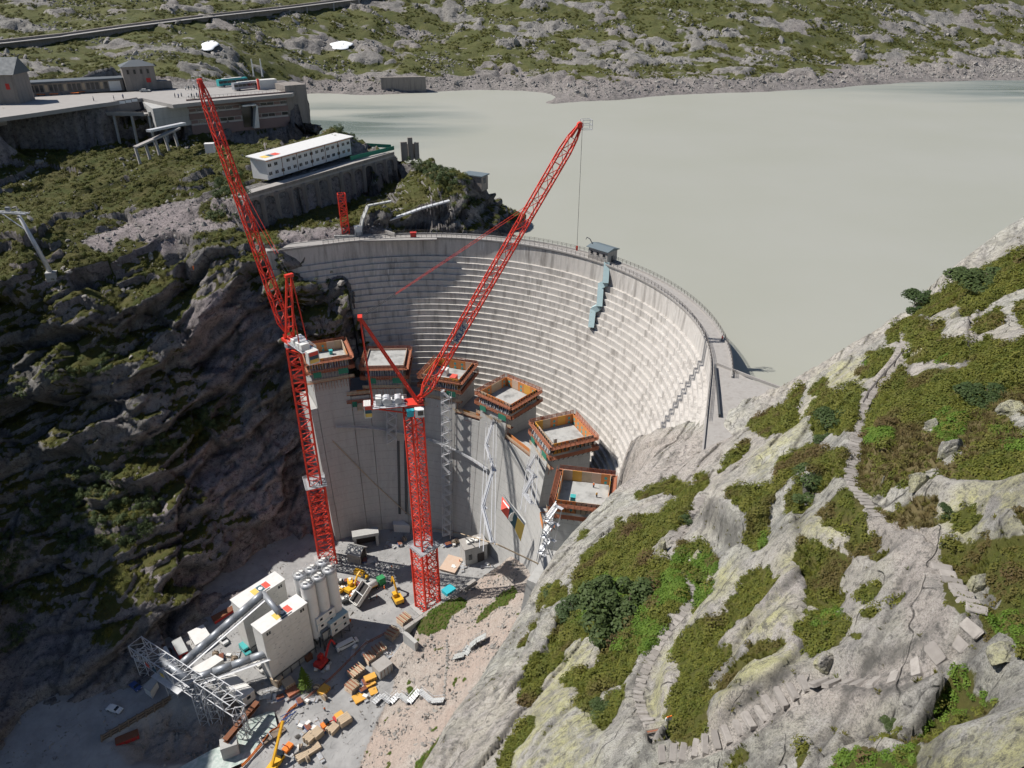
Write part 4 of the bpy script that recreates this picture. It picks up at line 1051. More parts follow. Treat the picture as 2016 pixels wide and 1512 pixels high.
# crest railings: one thing for each side, every post a part
def arc_len_points(off, spacing, i0=6, i1=None):
    P = [p + nr * off for p, nr in ARC][i0:i1]
    out = []; acc = 0.0
    for a, b in zip(P[:-1], P[1:]):
        L = (b - a).length
        while acc < L:
            out.append(a.lerp(b, acc / L)); acc += spacing
        acc -= L
    return out, P
post_me = MB().bx(-0.05, 0.05, -0.05, 0.05, 0, 1.25).mesh('post', MT['rail_steel'])
for off, zb, lab in ((-4.85, 0.55, 'dark post and rail fence along the lake side of the old dam crest'), (0.24, 0.45, 'dark post and rail fence along the valley side of the old dam crest')):
    rl = empty('crest_railing', (0, 0, 0), 0, lab, 'railing', 'railings on the old dam crest')
    pts, P = arc_len_points(off, 1.9, 6, -9 if off < 0 else -4)
    for q in pts: inst('post', post_me, rl, (q.x, q.y, zb))
    for hh in (0.55, 0.85, 1.2):
        m = MB()
        for a, b in zip(P[:-1], P[1:]): m.bar(a + Vector((0, 0, zb + hh)), b + Vector((0, 0, zb + hh)), 0.06)
        m.build('rail', MT['rail_steel'], rl)

# valve house on the crest, with its roof, hoist arm, windows
hp = at(1180, 512, 0); hn = (ARC_C - hp); hn.z = 0; hn.normalize()
house = empty('valve_house', (hp.x - hn.x * 1.6, hp.y - hn.y * 1.6, 0), math.atan2(hn.y, hn.x) + math.pi / 2, 'small concrete valve house with dark roof on the old dam crest', 'building')
MB().bx(-4.2, 4.2, -2.6, 2.6, 0, 4.0).build('wall', MT['concrete_cap'], house)
m = MB(); m.sweep([(-3.2, 4.0), (3.2, 4.0), (3.2, 4.2), (0, 5.0), (-3.2, 4.2)], -4.8, 4.8); m.build('roof', MT['roof_metal'], house)
for x in (-2.7, 0.0, 2.7):
    w = MB().bx(x - 0.55, x + 0.55, -2.66, -2.58, 1.9, 3.0).build('window', MT['glass_dark'], house)
    MB().bx(x - 0.7, x + 0.7, -2.75, -2.6, 1.75, 1.88).build('sill', MT['concrete_cap'], w)
m = MB().bx(4.19, 4.26, -0.6, 0.6, 0.02, 2.2); m.build('door', MT['dark_steel'], house)
m = MB(); m.bar((-3.6, -1, 4.3), (-5.2, -1, 6.2), 0.22); m.bar((-5.2, -1, 6.2), (-6.6, -1, 6.5), 0.2); m.bar((-6.6, -1, 6.5), (-7.0, -1, 5.6), 0.16); m.build('hoist_arm', MT['dark_steel'], house)
# pale blue enclosed stair stepping down the face
def face_pt(u, v, lift=0.0):
    d = ray(u, v)
    for tt in np.arange(120, 420, 0.1):
        x, y, z = d[0] * tt, d[1] * tt, CAM_H + d[2] * tt
        off = 0.35 if z > -BAND else 0.35 + (-z - BAND) / STEP_H * STEP_W
        if z < 0.5 and math.hypot(x - ARC_C.x, y - ARC_C.y) > ARC_R - off - lift: return Vector((x, y, z))
    return at(u, v, -20)
stair = empty('face_stair', (0, 0, 0), 0, 'pale blue enclosed stair stepping down the old dam face', 'stairway')
sp = [(1195, 517), (1192, 558), (1183, 562), (1180, 604), (1168, 610), (1164, 645)]
S3 = [face_pt(u, v, 1.4) for u, v in sp]
for i, (a, b) in enumerate(zip(S3[:-1], S3[1:])):
    m = MB(); m.bar(a, b, 2.0, 2.2); m.build('shaft' if i % 2 == 0 else 'landing', MT['pale_blue'], stair)
    if i % 2 == 0:
        for k in range(4):
            q = a.lerp(b, (k + 0.5) / 4); e = (ARC_C - q); e.z = 0; e.normalize()
            MB().box(q + e * 1.12, (0.7, 0.12, 0.7), math.atan2(e.y, e.x) + math.pi / 2).build('window', MT['rust'], stair)
# ------------------------------------------------------------------ new dam rising in blocks in front of the old one
NC = Vector((-42.46, 169.98, 0))
def rf(z): return 56.6 + 0.15 * (z + 36) if z < -36 else 56.6
def nface(u, v, lift=0.0):
    """place on the new downstream face"""
    d = ray(u, v)
    for tt in np.arange(100, 420, 0.1):
        x, y, z = d[0] * tt, d[1] * tt, CAM_H + d[2] * tt
        if z < -15 and y > NC.y - 45 and math.hypot(x - NC.x, y - NC.y) > rf(z) - lift and (x > NC.x - 60): return Vector((x, y, z))
    return at(u, v, -60)
def polar(th, r, z): return Vector((NC.x + math.cos(th) * r, NC.y + math.sin(th) * r, z))
def wedge(m, a0, a1, z0, z1, depth, rows=6, n=5, flare=0.0):
    """block between two radial joints with the battered curved face"""
    zs = np.linspace(z0, z1, rows + 1)
    def ring(th0, th1):
        out = []
        for z in zs:
            row = []
            fl = flare * ((z1 - z) / (z1 - z0)) ** 2
            for t in np.linspace(th0 - fl, th1 + fl, n): row.append(polar(t, rf(z), z))
            for t in np.linspace(th1 + fl, th0 - fl, n): row.append(polar(t, 56.6 + depth, z))
            out.append(row)
        return out
    rg = ring(a0, a1); k = 2 * n; o = len(m.v)
    vs = [p for row in rg for p in row]; fs = []
    for i in range(rows):
        for j in range(k):
            a = i * k + j; b = i * k + (j + 1) % k
            fs.append((a, b, b + k, a + k))
    fs.append(tuple(range(k - 1, -1, -1))); fs.append(tuple(range(rows * k, rows * k + k)))
    return m.add(vs, fs)
TOW = [(640,690,-28),(760,703,-33),(888,718,-36),(998,770,-38),(1092,847,-38),(1163,960,-34)]
TW3 = [at(*t) for t in TOW]
TH = [math.atan2(p.y - NC.y, p.x - NC.x) for p in TW3]
TWID = 13.2
railp = MB().bx(-0.06, 0.06, -0.06, 0.06, 0, 1.3).mesh('rail_post', MT['timber_red'])
PAN = {}
for key, mt in (('orange', 'form_orange'), ('yellow', 'form_yellow'), ('pale', 'form_pale'), ('wood', 'timber')):
    m = MB(); m.bx(-1.3, 1.3, -0.06, 0.06, 0, 3.2)
    PAN[key] = m.mesh('form_panel', MT[mt])
def ring_path(th_c, r_mid, half_w, half_d, z):
    """corner points of a platform round a tower: front-left, front-right, back-right, back-left in its own frame"""
    ex = Vector((-math.sin(th_c), math.cos(th_c), 0)); ey = Vector((math.cos(th_c), math.sin(th_c), 0))
    c = Vector((NC.x, NC.y, z)) + ey * r_mid
    return [c - ey * half_d - ex * half_w, c - ey * half_d + ex * half_w, c + ey * half_d + ex * half_w, c + ey * half_d - ex * half_w]
def side_platform(a, b, outw, parent, w=1.5, net=None, boards=3, fill=None, dz=0.0, hvar=1.25):
    """deck with railing of boards along one side of the formwork"""
    d = b - a; L = d.length; ex = d / L
    m = MB(); mid = (a + b) / 2 + outw * (w / 2)
    ang = math.atan2(ex.y, ex.x)
    m.box(mid + Vector((0, 0, -0.06 + dz)), (L + 2 * w - 0.1, w, 0.12), ang)
    dk = m.build('deck', MT['timber_red'], parent)
    m = MB()
    n = max(3, int(L / 1.6))
    for i in range(n + 1):
        q = a.lerp(b, i / n) + outw * (w - 0.06)
        m.box(q + Vector((0, 0, hvar / 2 + dz)), (0.12, 0.12, hvar), ang)
    for k in range(boards):
        m.box((a + b) / 2 + outw * (w - 0.02) + Vector((0, 0, 0.28 + k * hvar / boards + dz)), (L + 2 * w - 0.15, 0.05, 0.24), ang)
    m.build('railing', MT['timber_red'] if fill is None else MT[fill], dk)
    m = MB()
    for i in range(n + 1):
        q = a.lerp(b, i / n)
        m.bar(q + outw * (w - 0.15) + Vector((0, 0, -0.15 + dz)), q + outw * 0.1 + Vector((0, 0, -1.7 + dz)), 0.14)
    m.build('bracket', MT['form_dark'], dk)
    if net:
        for k, (f0, f1) in enumerate(net):
            p0 = a.lerp(b, f0) + outw * (w + 0.03); p1 = a.lerp(b, f1) + outw * (w + 0.03)
            mm = MB(); mm.bar((p0 + p1) / 2 - (p1 - p0) / 2 + Vector((0, 0, -0.55 + dz)), (p0 + p1) / 2 + (p1 - p0) / 2 + Vector((0, 0, -0.55 + dz)), 0.05, 2.1)
            mm.build('safety_net', MT['net_green'], dk)
    return dk
tower_labels = ['concrete dam tower beside the left cliff, a teal bin on its deck', 'concrete dam tower with level grey top behind the red luffing crane', 'concrete dam tower carrying a white box and a red box in its formwork',
 'concrete dam tower with blotchy wet floor, fourth from the left cliff', 'concrete dam tower with pale floor and orange formwork, fifth from the cliff', 'concrete dam tower nearest the hillside rock, teal toilet box on its deck']
prg = random.Random(4)
ZB = -103.0
TOWERS = []
for i, (c3, th) in enumerate(zip(TW3, TH)):
    zt = TOW[i][2]                                   # top edge of the formwork
    floor = zt - (0.7 if i == 1 else 3.4)
    rm = math.hypot(c3.x - NC.x, c3.y - NC.y)
    half_w, half_d = TWID / 2, (6.4 if i else 6.0)
    r_front = 56.6
    th_half = half_w / 62.0
    root = empty('dam_tower', (0, 0, 0), 0, tower_labels[i], 'dam block', 'tall blocks of the new dam')
    TOWERS.append(root)
    depth = 2 * half_d
    r_mid = 56.6 + half_d
    m = MB(); wedge(m, th - th_half, th + th_half, ZB, floor, depth, 8, 5, 0.02 if i in (4, 5) else 0.0)
    m.build('concrete_body', MT['concrete_new'], root)
    # poured floor
    cs = ring_path(th, r_mid, half_w - 0.15, half_d - 0.1, floor + 0.02)
    m = MB(); m.prism([(p.x, p.y) for p in cs], floor + 0.01, floor + 0.05); m.build('poured_floor', MT['concrete_pour'], root)
    cs = ring_path(th, r_mid, half_w + 0.2, half_d + 0.2, zt)
    names = ['front', 'side_r', 'back', 'side_l']
    for sidx in range(4):
        a, b = cs[sidx], cs[(sidx + 1) % 4]
        d = b - a; L = d.length; ex = d / L; outw = Vector((ex.y, -ex.x, 0))
        if (a + outw - (cs[0] + cs[2]) / 2).length < (a - (cs[0] + cs[2]) / 2).length: outw = -outw
        n = int(round(L / 2.6)); ang = math.atan2(ex.y, ex.x)
        hform = zt - floor + 0.3
        for k in range(n):
            q = a.lerp(b, (k + 0.5) / n)
            key = prg.choice(['orange', 'orange', 'orange', 'yellow', 'pale', 'pale', 'wood'] if sidx != 0 else ['pale', 'wood', 'orange', 'yellow'])
            if i == 1: key = 'pale'
            pz = floor - 0.5
            o = inst('form_panel', PAN[key], root, (q.x, q.y, pz), (0, 0, ang), (L / n / 2.62, 1, (zt - pz) / 3.2))
            if key == 'orange' and sidx in (2, 3, 1) and i != 1:
                for zz in (0.9, 2.1):
                    mm = MB(); pp = Vector((0, 0, zz)); mm.tube((0, -0.09, zz), (0, 0.09, zz), 0.42, None, 10); mm.build('anchor_plate', MT['teal'], o)
        # waler beams and soldiers outside
        m = MB()
        for k in range(2 * n + 1):
            q = a.lerp(b, k / (2 * n)) + outw * 0.32
            m.box(q + Vector((0, 0, -1.8)), (0.16, 0.3, 3.2), ang)
        m.build('soldier_frame', MT['form_dark'], root)
        nets = [(0.05, 0.3), (0.72, 0.92)] if sidx == 0 else ([(0.0, 0.15)] if sidx == 2 else None)
        up = side_platform(a + outw * 0.5 + Vector((0, 0, -1.0)), b + outw * 0.5 + Vector((0, 0, -1.0)), outw, root, 1.3, None, 3)
        lo = side_platform(a + outw * 0.2 + Vector((0, 0, -4.6)), b + outw * 0.2 + Vector((0, 0, -4.6)), outw, root, 1.6, nets, 3)
        if sidx == 0:
            tr = side_platform(a + outw * 0.1 + Vector((0, 0, -8.4)), b + outw * 0.1 + Vector((0, 0, -8.4)), outw, root, 1.3, None, 3, 'timber')
            m = MB()
            for k in range(14):
                q = a.lerp(b, (k + 0.5) / 14) + outw * (0.5 + 0.9 * prg.random())
                m.bar(q + Vector((0, 0, -8.2)), q + outw * 0.3 + Vector((0, 0, -1.2)), 0.09)
            m.build('hanger_rods', MT['blue_steel'], root)
            for nm, mt, cnt, dz0, dz1 in (('brace_frames', 'letter_white', 16, -4.4, -1.1), ('push_props', 'blue_steel', 12, -4.5, -2.2), ('trailing_frames', 'timber_red', 13, -11.5, -8.3)):
                m = MB()
                for k in range(cnt):
                    q = a.lerp(b, (k + 0.5) / cnt) + outw * 0.3; m.bar(q + outw * (1.3 if k % 2 else 0.9) + Vector((0, 0, dz0)), q + outw * 0.15 + Vector((0, 0, dz1)), 0.13)
                m.build(nm, MT[mt], root)
# low blocks between the towers and at the ends
gaps = []
for i in range(5): gaps.append((TH[i + 1] + TWID / 124.0, TH[i] - TWID / 124.0, i))
LOWPX = [(690, 776), (815, 800), (920, 822), (1012, 878), (1062, 1020)]
low_labels = ['low dark block of the new dam beside the cliff tower with hanging timber cradle', 'low block of the new dam hidden behind the red crane mast', 'low block of the new dam with long timber platform below the box laden tower',
 'low block of the new dam with stepped timber platform above the banner', 'low block of the new dam with orange timber cage near the hillside rock']
for (a0, a1, i), (u, v), lab in zip(gaps, LOWPX, low_labels):
    z = nface(u, v).z
    z = min(max(z, -58 if i < 4 else -68), -44 if i < 4 else -62)
    root = empty('dam_block', (0, 0, 0), 0, lab, 'dam block', 'low blocks of the new dam')
    m = MB(); wedge(m, a0 + 0.003, a1 - 0.003, ZB, z, 12.6, 8, 6); m.build('concrete_body', MT['concrete_new'], root)
    a, b = polar(a0, 56.4, z + 0.3), polar(a1, 56.4, z + 0.3)
    if i == 4: a, b = polar(a0 + 0.08, 56.4, z + 0.3), polar(a1 - 0.05, 56.4, z + 0.3)
    ex = (b - a).normalized(); thm = (a0 + a1) / 2; outw = -Vector((math.cos(thm), math.sin(thm), 0))
    n = max(3, int((b - a).length / 2.5)); ang = math.atan2(ex.y, ex.x)
    for k in range(n):
        q = a.lerp(b, (k + 0.5) / n)
        inst('form_panel', PAN[prg.choice(['pale', 'wood', 'yellow', 'orange'])], root, (q.x, q.y, z - 1.2), (0, 0, ang), ((b - a).length / n / 2.62, 1, 0.95))
    side_platform(a + outw * 0.3 + Vector((0, 0, 0.6)), b + outw * 0.3 + Vector((0, 0, 0.6)), outw, root, 1.3, None, 3, 'timber')
    side_platform(a + outw * 0.1 + Vector((0, 0, -2.6)), b + outw * 0.1 + Vector((0, 0, -2.6)), outw, root, 1.6, [(0.05, 0.28), (0.7, 0.95)], 3)
    side_platform(a + outw * 0.05 + Vector((0, 0, -5.9)), b + outw * 0.05 + Vector((0, 0, -5.9)), outw, root, 1.2, None, 3)
    if i in (0, 4):
        q = a.lerp(b, 0.3 if i == 0 else 0.75) + outw * 2.2 + Vector((0, 0, -3.5 if i == 0 else -1))
        m = MB()
        for k in range(5):
            for sg in (-1, 1): m.box(q + outw * sg * 1.6 + Vector((0, 0, -1 + k * 0.5)), (5.2, 0.14, 0.24), ang)
            for sg in (-1, 1): m.box(q + ex * sg * 2.6 + Vector((0, 0, -1 + k * 0.5)), (0.14, 3.2, 0.24), ang)
        for k in range(6): m.box(q + ex * (-2.5 + k) + Vector((0, 0, -1.2)), (0.5, 3.2, 0.12), ang)
        m.build('timber_cage', MT['form_orange' if i == 4 else 'timber'], root)
# end block towards the left cliff and the part under the hillside rock
root = empty('dam_block', (0, 0, 0), 0, 'shaded end of the new dam face against the left cliff', 'dam block', 'low blocks of the new dam')
m = MB(); wedge(m, TH[0] + TWID / 124.0 + 0.003, TH[0] + 0.15, ZB, -46, 12.6, 6, 5); m.build('concrete_body', MT['concrete_new'], root)
root = empty('dam_block', (0, 0, 0), 0, 'end block of the new dam running into the hillside rock', 'dam block', 'low blocks of the new dam')
m = MB(); wedge(m, TH[5] - 0.35, TH[5] - TWID / 124.0 - 0.003, ZB, -52, 12.6, 6, 5); m.build('concrete_body', MT['concrete_new'], root)

# small things standing on the tower decks
def deck_point(i, fx, fy):
    zt = TOW[i][2]; fl = zt - (0.7 if i == 1 else 3.4); th = TH[i]
    ex = Vector((-math.sin(th), math.cos(th), 0)); ey = Vector((math.cos(th), math.sin(th), 0))
    return Vector((NC.x, NC.y, fl + 0.05)) + ey * (56.6 + 6.4 + fy) + ex * fx
def box_thing(name, p, s, mat, label, cat, rz=0.0, lid=None, group=None):
    r = empty(name, p, rz, label, cat, group)
    MB().box((0, 0, s[2] / 2), s).build('body', MT[mat], r)
    m = MB(); m.box((0, 0, s[2] + 0.06), (s[0] + 0.16, s[1] + 0.16, 0.12)); m.build('roof', MT[lid or mat], r)
    m = MB(); m.box((0, -s[1] / 2 - 0.03, s[2] * 0.45), (s[0] * 0.5, 0.06, s[2] * 0.8)); m.build('door', MT[lid or mat], r)
    return r
box_thing('toilet_cabin', deck_point(5, -3.2, -2.6), (1.3, 1.3, 2.3), 'teal', 'teal toilet cabin on the dam tower nearest the hillside', 'toilet cabin', TH[5])
box_thing('tool_box', deck_point(2, 1.8, 1.0), (2.4, 2.4, 2.4), 'white_paint', 'white site box on the third dam tower', 'site box', TH[2])
box_thing('tool_box', deck_point(2, -3.0, -2.2), (2.8, 2.0, 1.8), 'red', 'red site box on the third dam tower', 'site box', TH[2], 'banner_red')
box_thing('waste_bin', deck_point(0, -2.2, 2.5), (1.1, 1.1, 1.5), 'teal', 'teal bin on the dam tower beside the left cliff', 'bin', TH[0])
box_thing('concrete_stub', deck_point(4, -3.0, -4.2), (1.0, 0.9, 2.4), 'concrete_new', 'grey concrete stub on the pale floor of the fifth dam tower', 'concrete block', TH[4])

# ------------------------------------------------------------------ scaffold stair towers on the face
def scaffold(name, top, bot, label, w=3.3, dp=2.0):
    r = empty(name, bot, 0, label, 'scaffold stair', 'scaffold stairs on the new dam face')
    d = top - bot; H = d.z
    thc = math.atan2(bot.y - NC.y, bot.x - NC.x)
    ex = Vector((-math.sin(thc), math.cos(thc), 0)); ey = Vector((math.cos(thc), math.sin(thc), 0))
    n = max(4, int(H / 2.0)); lean = Vector((d.x, d.y, 0)) / n
    m = MB()
    for sx in (-1, 1):
        for sy in (0.3, 1.0):
            for k in range(n):
                b0 = ex * (sx * w / 2) - ey * (sy * dp) + lean * k + Vector((0, 0, k * H / n))
                m.bar(b0, b0 + lean + Vector((0, 0, H / n)), 0.17)
    m.build('standards', MT['galvanised'], r)
    for k in range(n):
        s = 1 if k % 2 else -1; z0 = k * H / n; o = lean * k
        m = MB(); a = ex * (-s * w / 2) - ey * (dp * 0.8) + o + Vector((0, 0, z0)); b = ex * (s * w / 2) - ey * (dp * 0.8) + o + lean + Vector((0, 0, z0 + H / n))
        m.bar(a, b, 0.9, 0.22)
        for hh in (0.5, 1.0): m.bar(a + Vector((0, 0, hh)) - ey * 0.42, b + Vector((0, 0, hh)) - ey * 0.42, 0.12)
        m.build('stair_flight', MT['galvanised'], r)
        m = MB(); m.box(ex * (s * w / 2 * 0.85) - ey * (dp * 0.62) + o + lean + Vector((0, 0, z0 + H / n)), (0.8, dp, 0.08), thc + math.pi / 2)
        m.build('landing', MT['galvanised'], r)
    return r
scaffold('scaffold_stair', nface(772, 782, 1.0), nface(772, 868, 1.0), 'short zigzag scaffold stair below the second dam tower')
scaffold('scaffold_stair', nface(882, 768, 1.2), nface(884, 1052, 1.2), 'long zigzag scaffold stair below the third dam tower')
scaffold('scaffold_stair', nface(972, 832, 1.2), nface(966, 1082, 1.2), 'long zigzag scaffold stair below the fourth dam tower')
scaffold('scaffold_stair', nface(1056, 905, 1.2), nface(1048, 1005, 1.2), 'zigzag scaffold stair below the fifth dam tower')
scaffold('scaffold_stair', nface(1102, 1010, 1.5), nface(1082, 1105, 1.5), 'grey scaffold stair between the orange cage and the hillside rock', 3.4, 2.4)
# catwalk across the face
cw = empty('catwalk', (0, 0, 0), 0, 'galvanised catwalk running across the middle of the new dam face', 'catwalk')
cz = -65.0
thA = math.atan2(nface(660, 838).y - NC.y, nface(660, 838).x - NC.x); thB = math.atan2(nface(962, 922).y - NC.y, nface(962, 922).x - NC.x)
zA, zB = nface(660, 838).z, nface(962, 922).z
NCW = 28
CW = [polar(thA + (thB - thA) * k / NCW, rf(zA + (zB - zA) * k / NCW) - 0.9, zA + (zB - zA) * k / NCW) for k in range(NCW + 1)]
for k in range(NCW):
    m = MB(); m.bar(CW[k], CW[k + 1], 1.3, 0.16); m.build('deck_panel', MT['galvanised'], cw)
m = MB()
for k in range(NCW):
    e = (NC - CW[k]); e.z = 0; e.normalize()
    e2 = (NC - CW[k + 1]); e2.z = 0; e2.normalize()
    for hh in (0.55, 1.1): m.bar(CW[k] + e * 0.6 + Vector((0, 0, hh)), CW[k + 1] + e2 * 0.6 + Vector((0, 0, hh)), 0.08)
    m.bar(CW[k] + e * 0.6, CW[k] + e * 0.6 + Vector((0, 0, 1.15)), 0.08)
    m.bar(CW[k] + e * 0.6, CW[k] - e * 0.6 + Vector((0, 0, -1.3)), 0.12)
m.build('railing', MT['galvanised'], cw)
# banners on the lower face
def face_quad(name, px, mat, parent, lift=0.12):
    return mesh_obj(name, [nface(u, v, lift) for u, v in px], [(0, 1, 2, 3)], MT[mat], parent)
bn = empty('banner', (0, 0, 0), 0, 'large red, dark teal and yellow banner on the lower dam face', 'banner')
face_quad('red_field', [(986, 1004), (1000, 1022), (1004, 997), (988.5, 977)], 'banner_red', bn)
face_quad('teal_field', [(1000, 1022), (1013.5, 1042), (1019, 1018), (1004, 997)], 'banner_teal', bn)
face_quad('yellow_field', [(1013.5, 1042), (1025, 1066), (1033, 1034), (1019, 1018)], 'banner_yellow', bn)
face_quad('white_lettering', [(990, 987), (1001.5, 1002), (1002.5, 999), (990.5, 983.5)], 'letter_white', bn, 0.2)
face_quad('dark_lettering', [(1018, 1040), (1025.5, 1054), (1027, 1050), (1020, 1037)], 'letter_dark', bn, 0.2)
ctr = nface(1009, 1017, 0.2); e = (NC - ctr); e.z = 0; e.normalize()
m = MB(); m.tube(ctr - e * 0.02, ctr + e * 0.05, 1.15, None, 18); m.build('round_emblem', MT['letter_white'], bn)
m = MB(); m.tube(ctr + e * 0.05, ctr + e * 0.09, 0.5, None, 14); m.build('emblem_core', MT['banner_teal'], bn)
face_quad('white_margin', [(1004, 997), (1033, 1034), (1036, 1027), (990, 971)], 'letter_white', bn, 0.1)
# hose lying down the face
hs = [nface(u, v, 0.25) for u, v in ((655, 868), (735, 950), (800, 1010), (850, 1040), (905, 1050), (980, 1072), (1060, 1110))]
m = MB()
for a, b in zip(hs[:-1], hs[1:]): m.tube(a, b, 0.16, None, 6)
tag(m.build('supply_pipe', MT['timber'], None), 'thin tan supply pipe slung across the new dam face', 'pipe')
m = MB(); m.bar(nface(784, 868, 0.2), nface(787, 1012, 0.2), 0.9, 0.3); tag(m.build('drain_pipe', MT['dark_steel'], None), 'dark vertical drain strip on the shaded dam face near the crane mast', 'pipe')
m = MB(); m.bar(nface(798, 868, 0.2), nface(800, 1012, 0.2), 0.9, 0.3); tag(m.build('drain_pipe', MT['dark_steel'], None), 'second dark vertical drain strip on the shaded dam face, touching the crane mast', 'pipe')
# ------------------------------------------------------------------ luffing tower cranes
def lattice_sections(root, c, w, z0, z1, rz, sec, chord, brace, pattern, name='mast_section'):
    n = max(1, int(round((z1 - z0) / sec))); h = (z1 - z0) / n
    m = MB(); s = w / 2
    cor = [(-s, -s), (s, -s), (s, s), (-s, s)]
    for x, y in cor: m.bar((x, y, 0), (x, y, h), chord)
    for k in range(4):
        (xa, ya), (xb, yb) = cor[k], cor[(k + 1) % 4]
        m.bar((xa, ya, 0.02), (xb, yb, 0.02), brace)
        if pattern == 'X':
            m.bar((xa, ya, 0), (xb, yb, h), brace); m.bar((xb, yb, 0), (xa, ya, h), brace)
            m.bar((xa, ya, h / 2), (xb, yb, h / 2), brace)
            mx_, my_ = (xa + xb) / 2, (ya + yb) / 2
            m.bar((mx_, my_, 0), (xa, ya, h / 2), brace * 0.8); m.bar((mx_, my_, 0), (xb, yb, h / 2), brace * 0.8)
        else:
            for q in range(2):
                zA, zB = h * q / 2, h * (q + 1) / 2
                if q % 2 == 0: m.bar((xa, ya, zA), (xb, yb, zB), brace)
                else: m.bar((xb, yb, zA), (xa, ya, zB), brace)
                m.bar((xa, ya, zB), (xb, yb, zB), brace * 0.8)
    # ladder inside
    m.bar((0.3, s * 0.6, 0), (0.3, s * 0.6, h), 0.07); m.bar((-0.3, s * 0.6, 0), (-0.3, s * 0.6, h), 0.07)
    for k in range(int(h / 0.8)): m.bar((-0.3, s * 0.6, 0.8 * k + 0.4), (0.3, s * 0.6, 0.8 * k + 0.4), 0.06)
    me = m.mesh(name, MT['crane_red'])
    for k in range(n): inst(name, me, root, (c[0], c[1], z0 + k * h), (0, 0, rz))
def lattice_beam(a, b, wide, high, side, up, sec, chord, brace, taper0=3.0, taper1=5.0):
    """list of (start, end) meshes for a tapering jib from a to b"""
    L = (b - a).length; ax = (b - a) / L; n = int(L / sec); out = []
    def frame(t):
        k = 1.0
        if t < taper0: k = 0.25 + 0.75 * t / taper0
        if t > L - taper1: k = 0.3 + 0.7 * (L - t) / taper1
        p = a + ax * t
        k2 = k * (1 - 0.25 * t / L)
        return [p - side * wide / 2 * k2 - up * high / 2 * k, p + side * wide / 2 * k2 - up * high / 2 * k, p + side * wide / 2 * k2 + up * high / 2 * k, p - side * wide / 2 * k2 + up * high / 2 * k]
    for i in range(n):
        A, B = frame(L * i / n), frame(L * (i + 1) / n)
        m = MB()
        for j in range(4): m.bar(A[j], B[j], chord)
        for j in range(4):
            k = (j + 1) % 4
            m.bar(B[j], B[k], brace * 0.8)
            if (i + j) % 2: m.bar(A[j], B[k], brace)
            else: m.bar(A[k], B[j], brace)
        out.append(m)
    return out
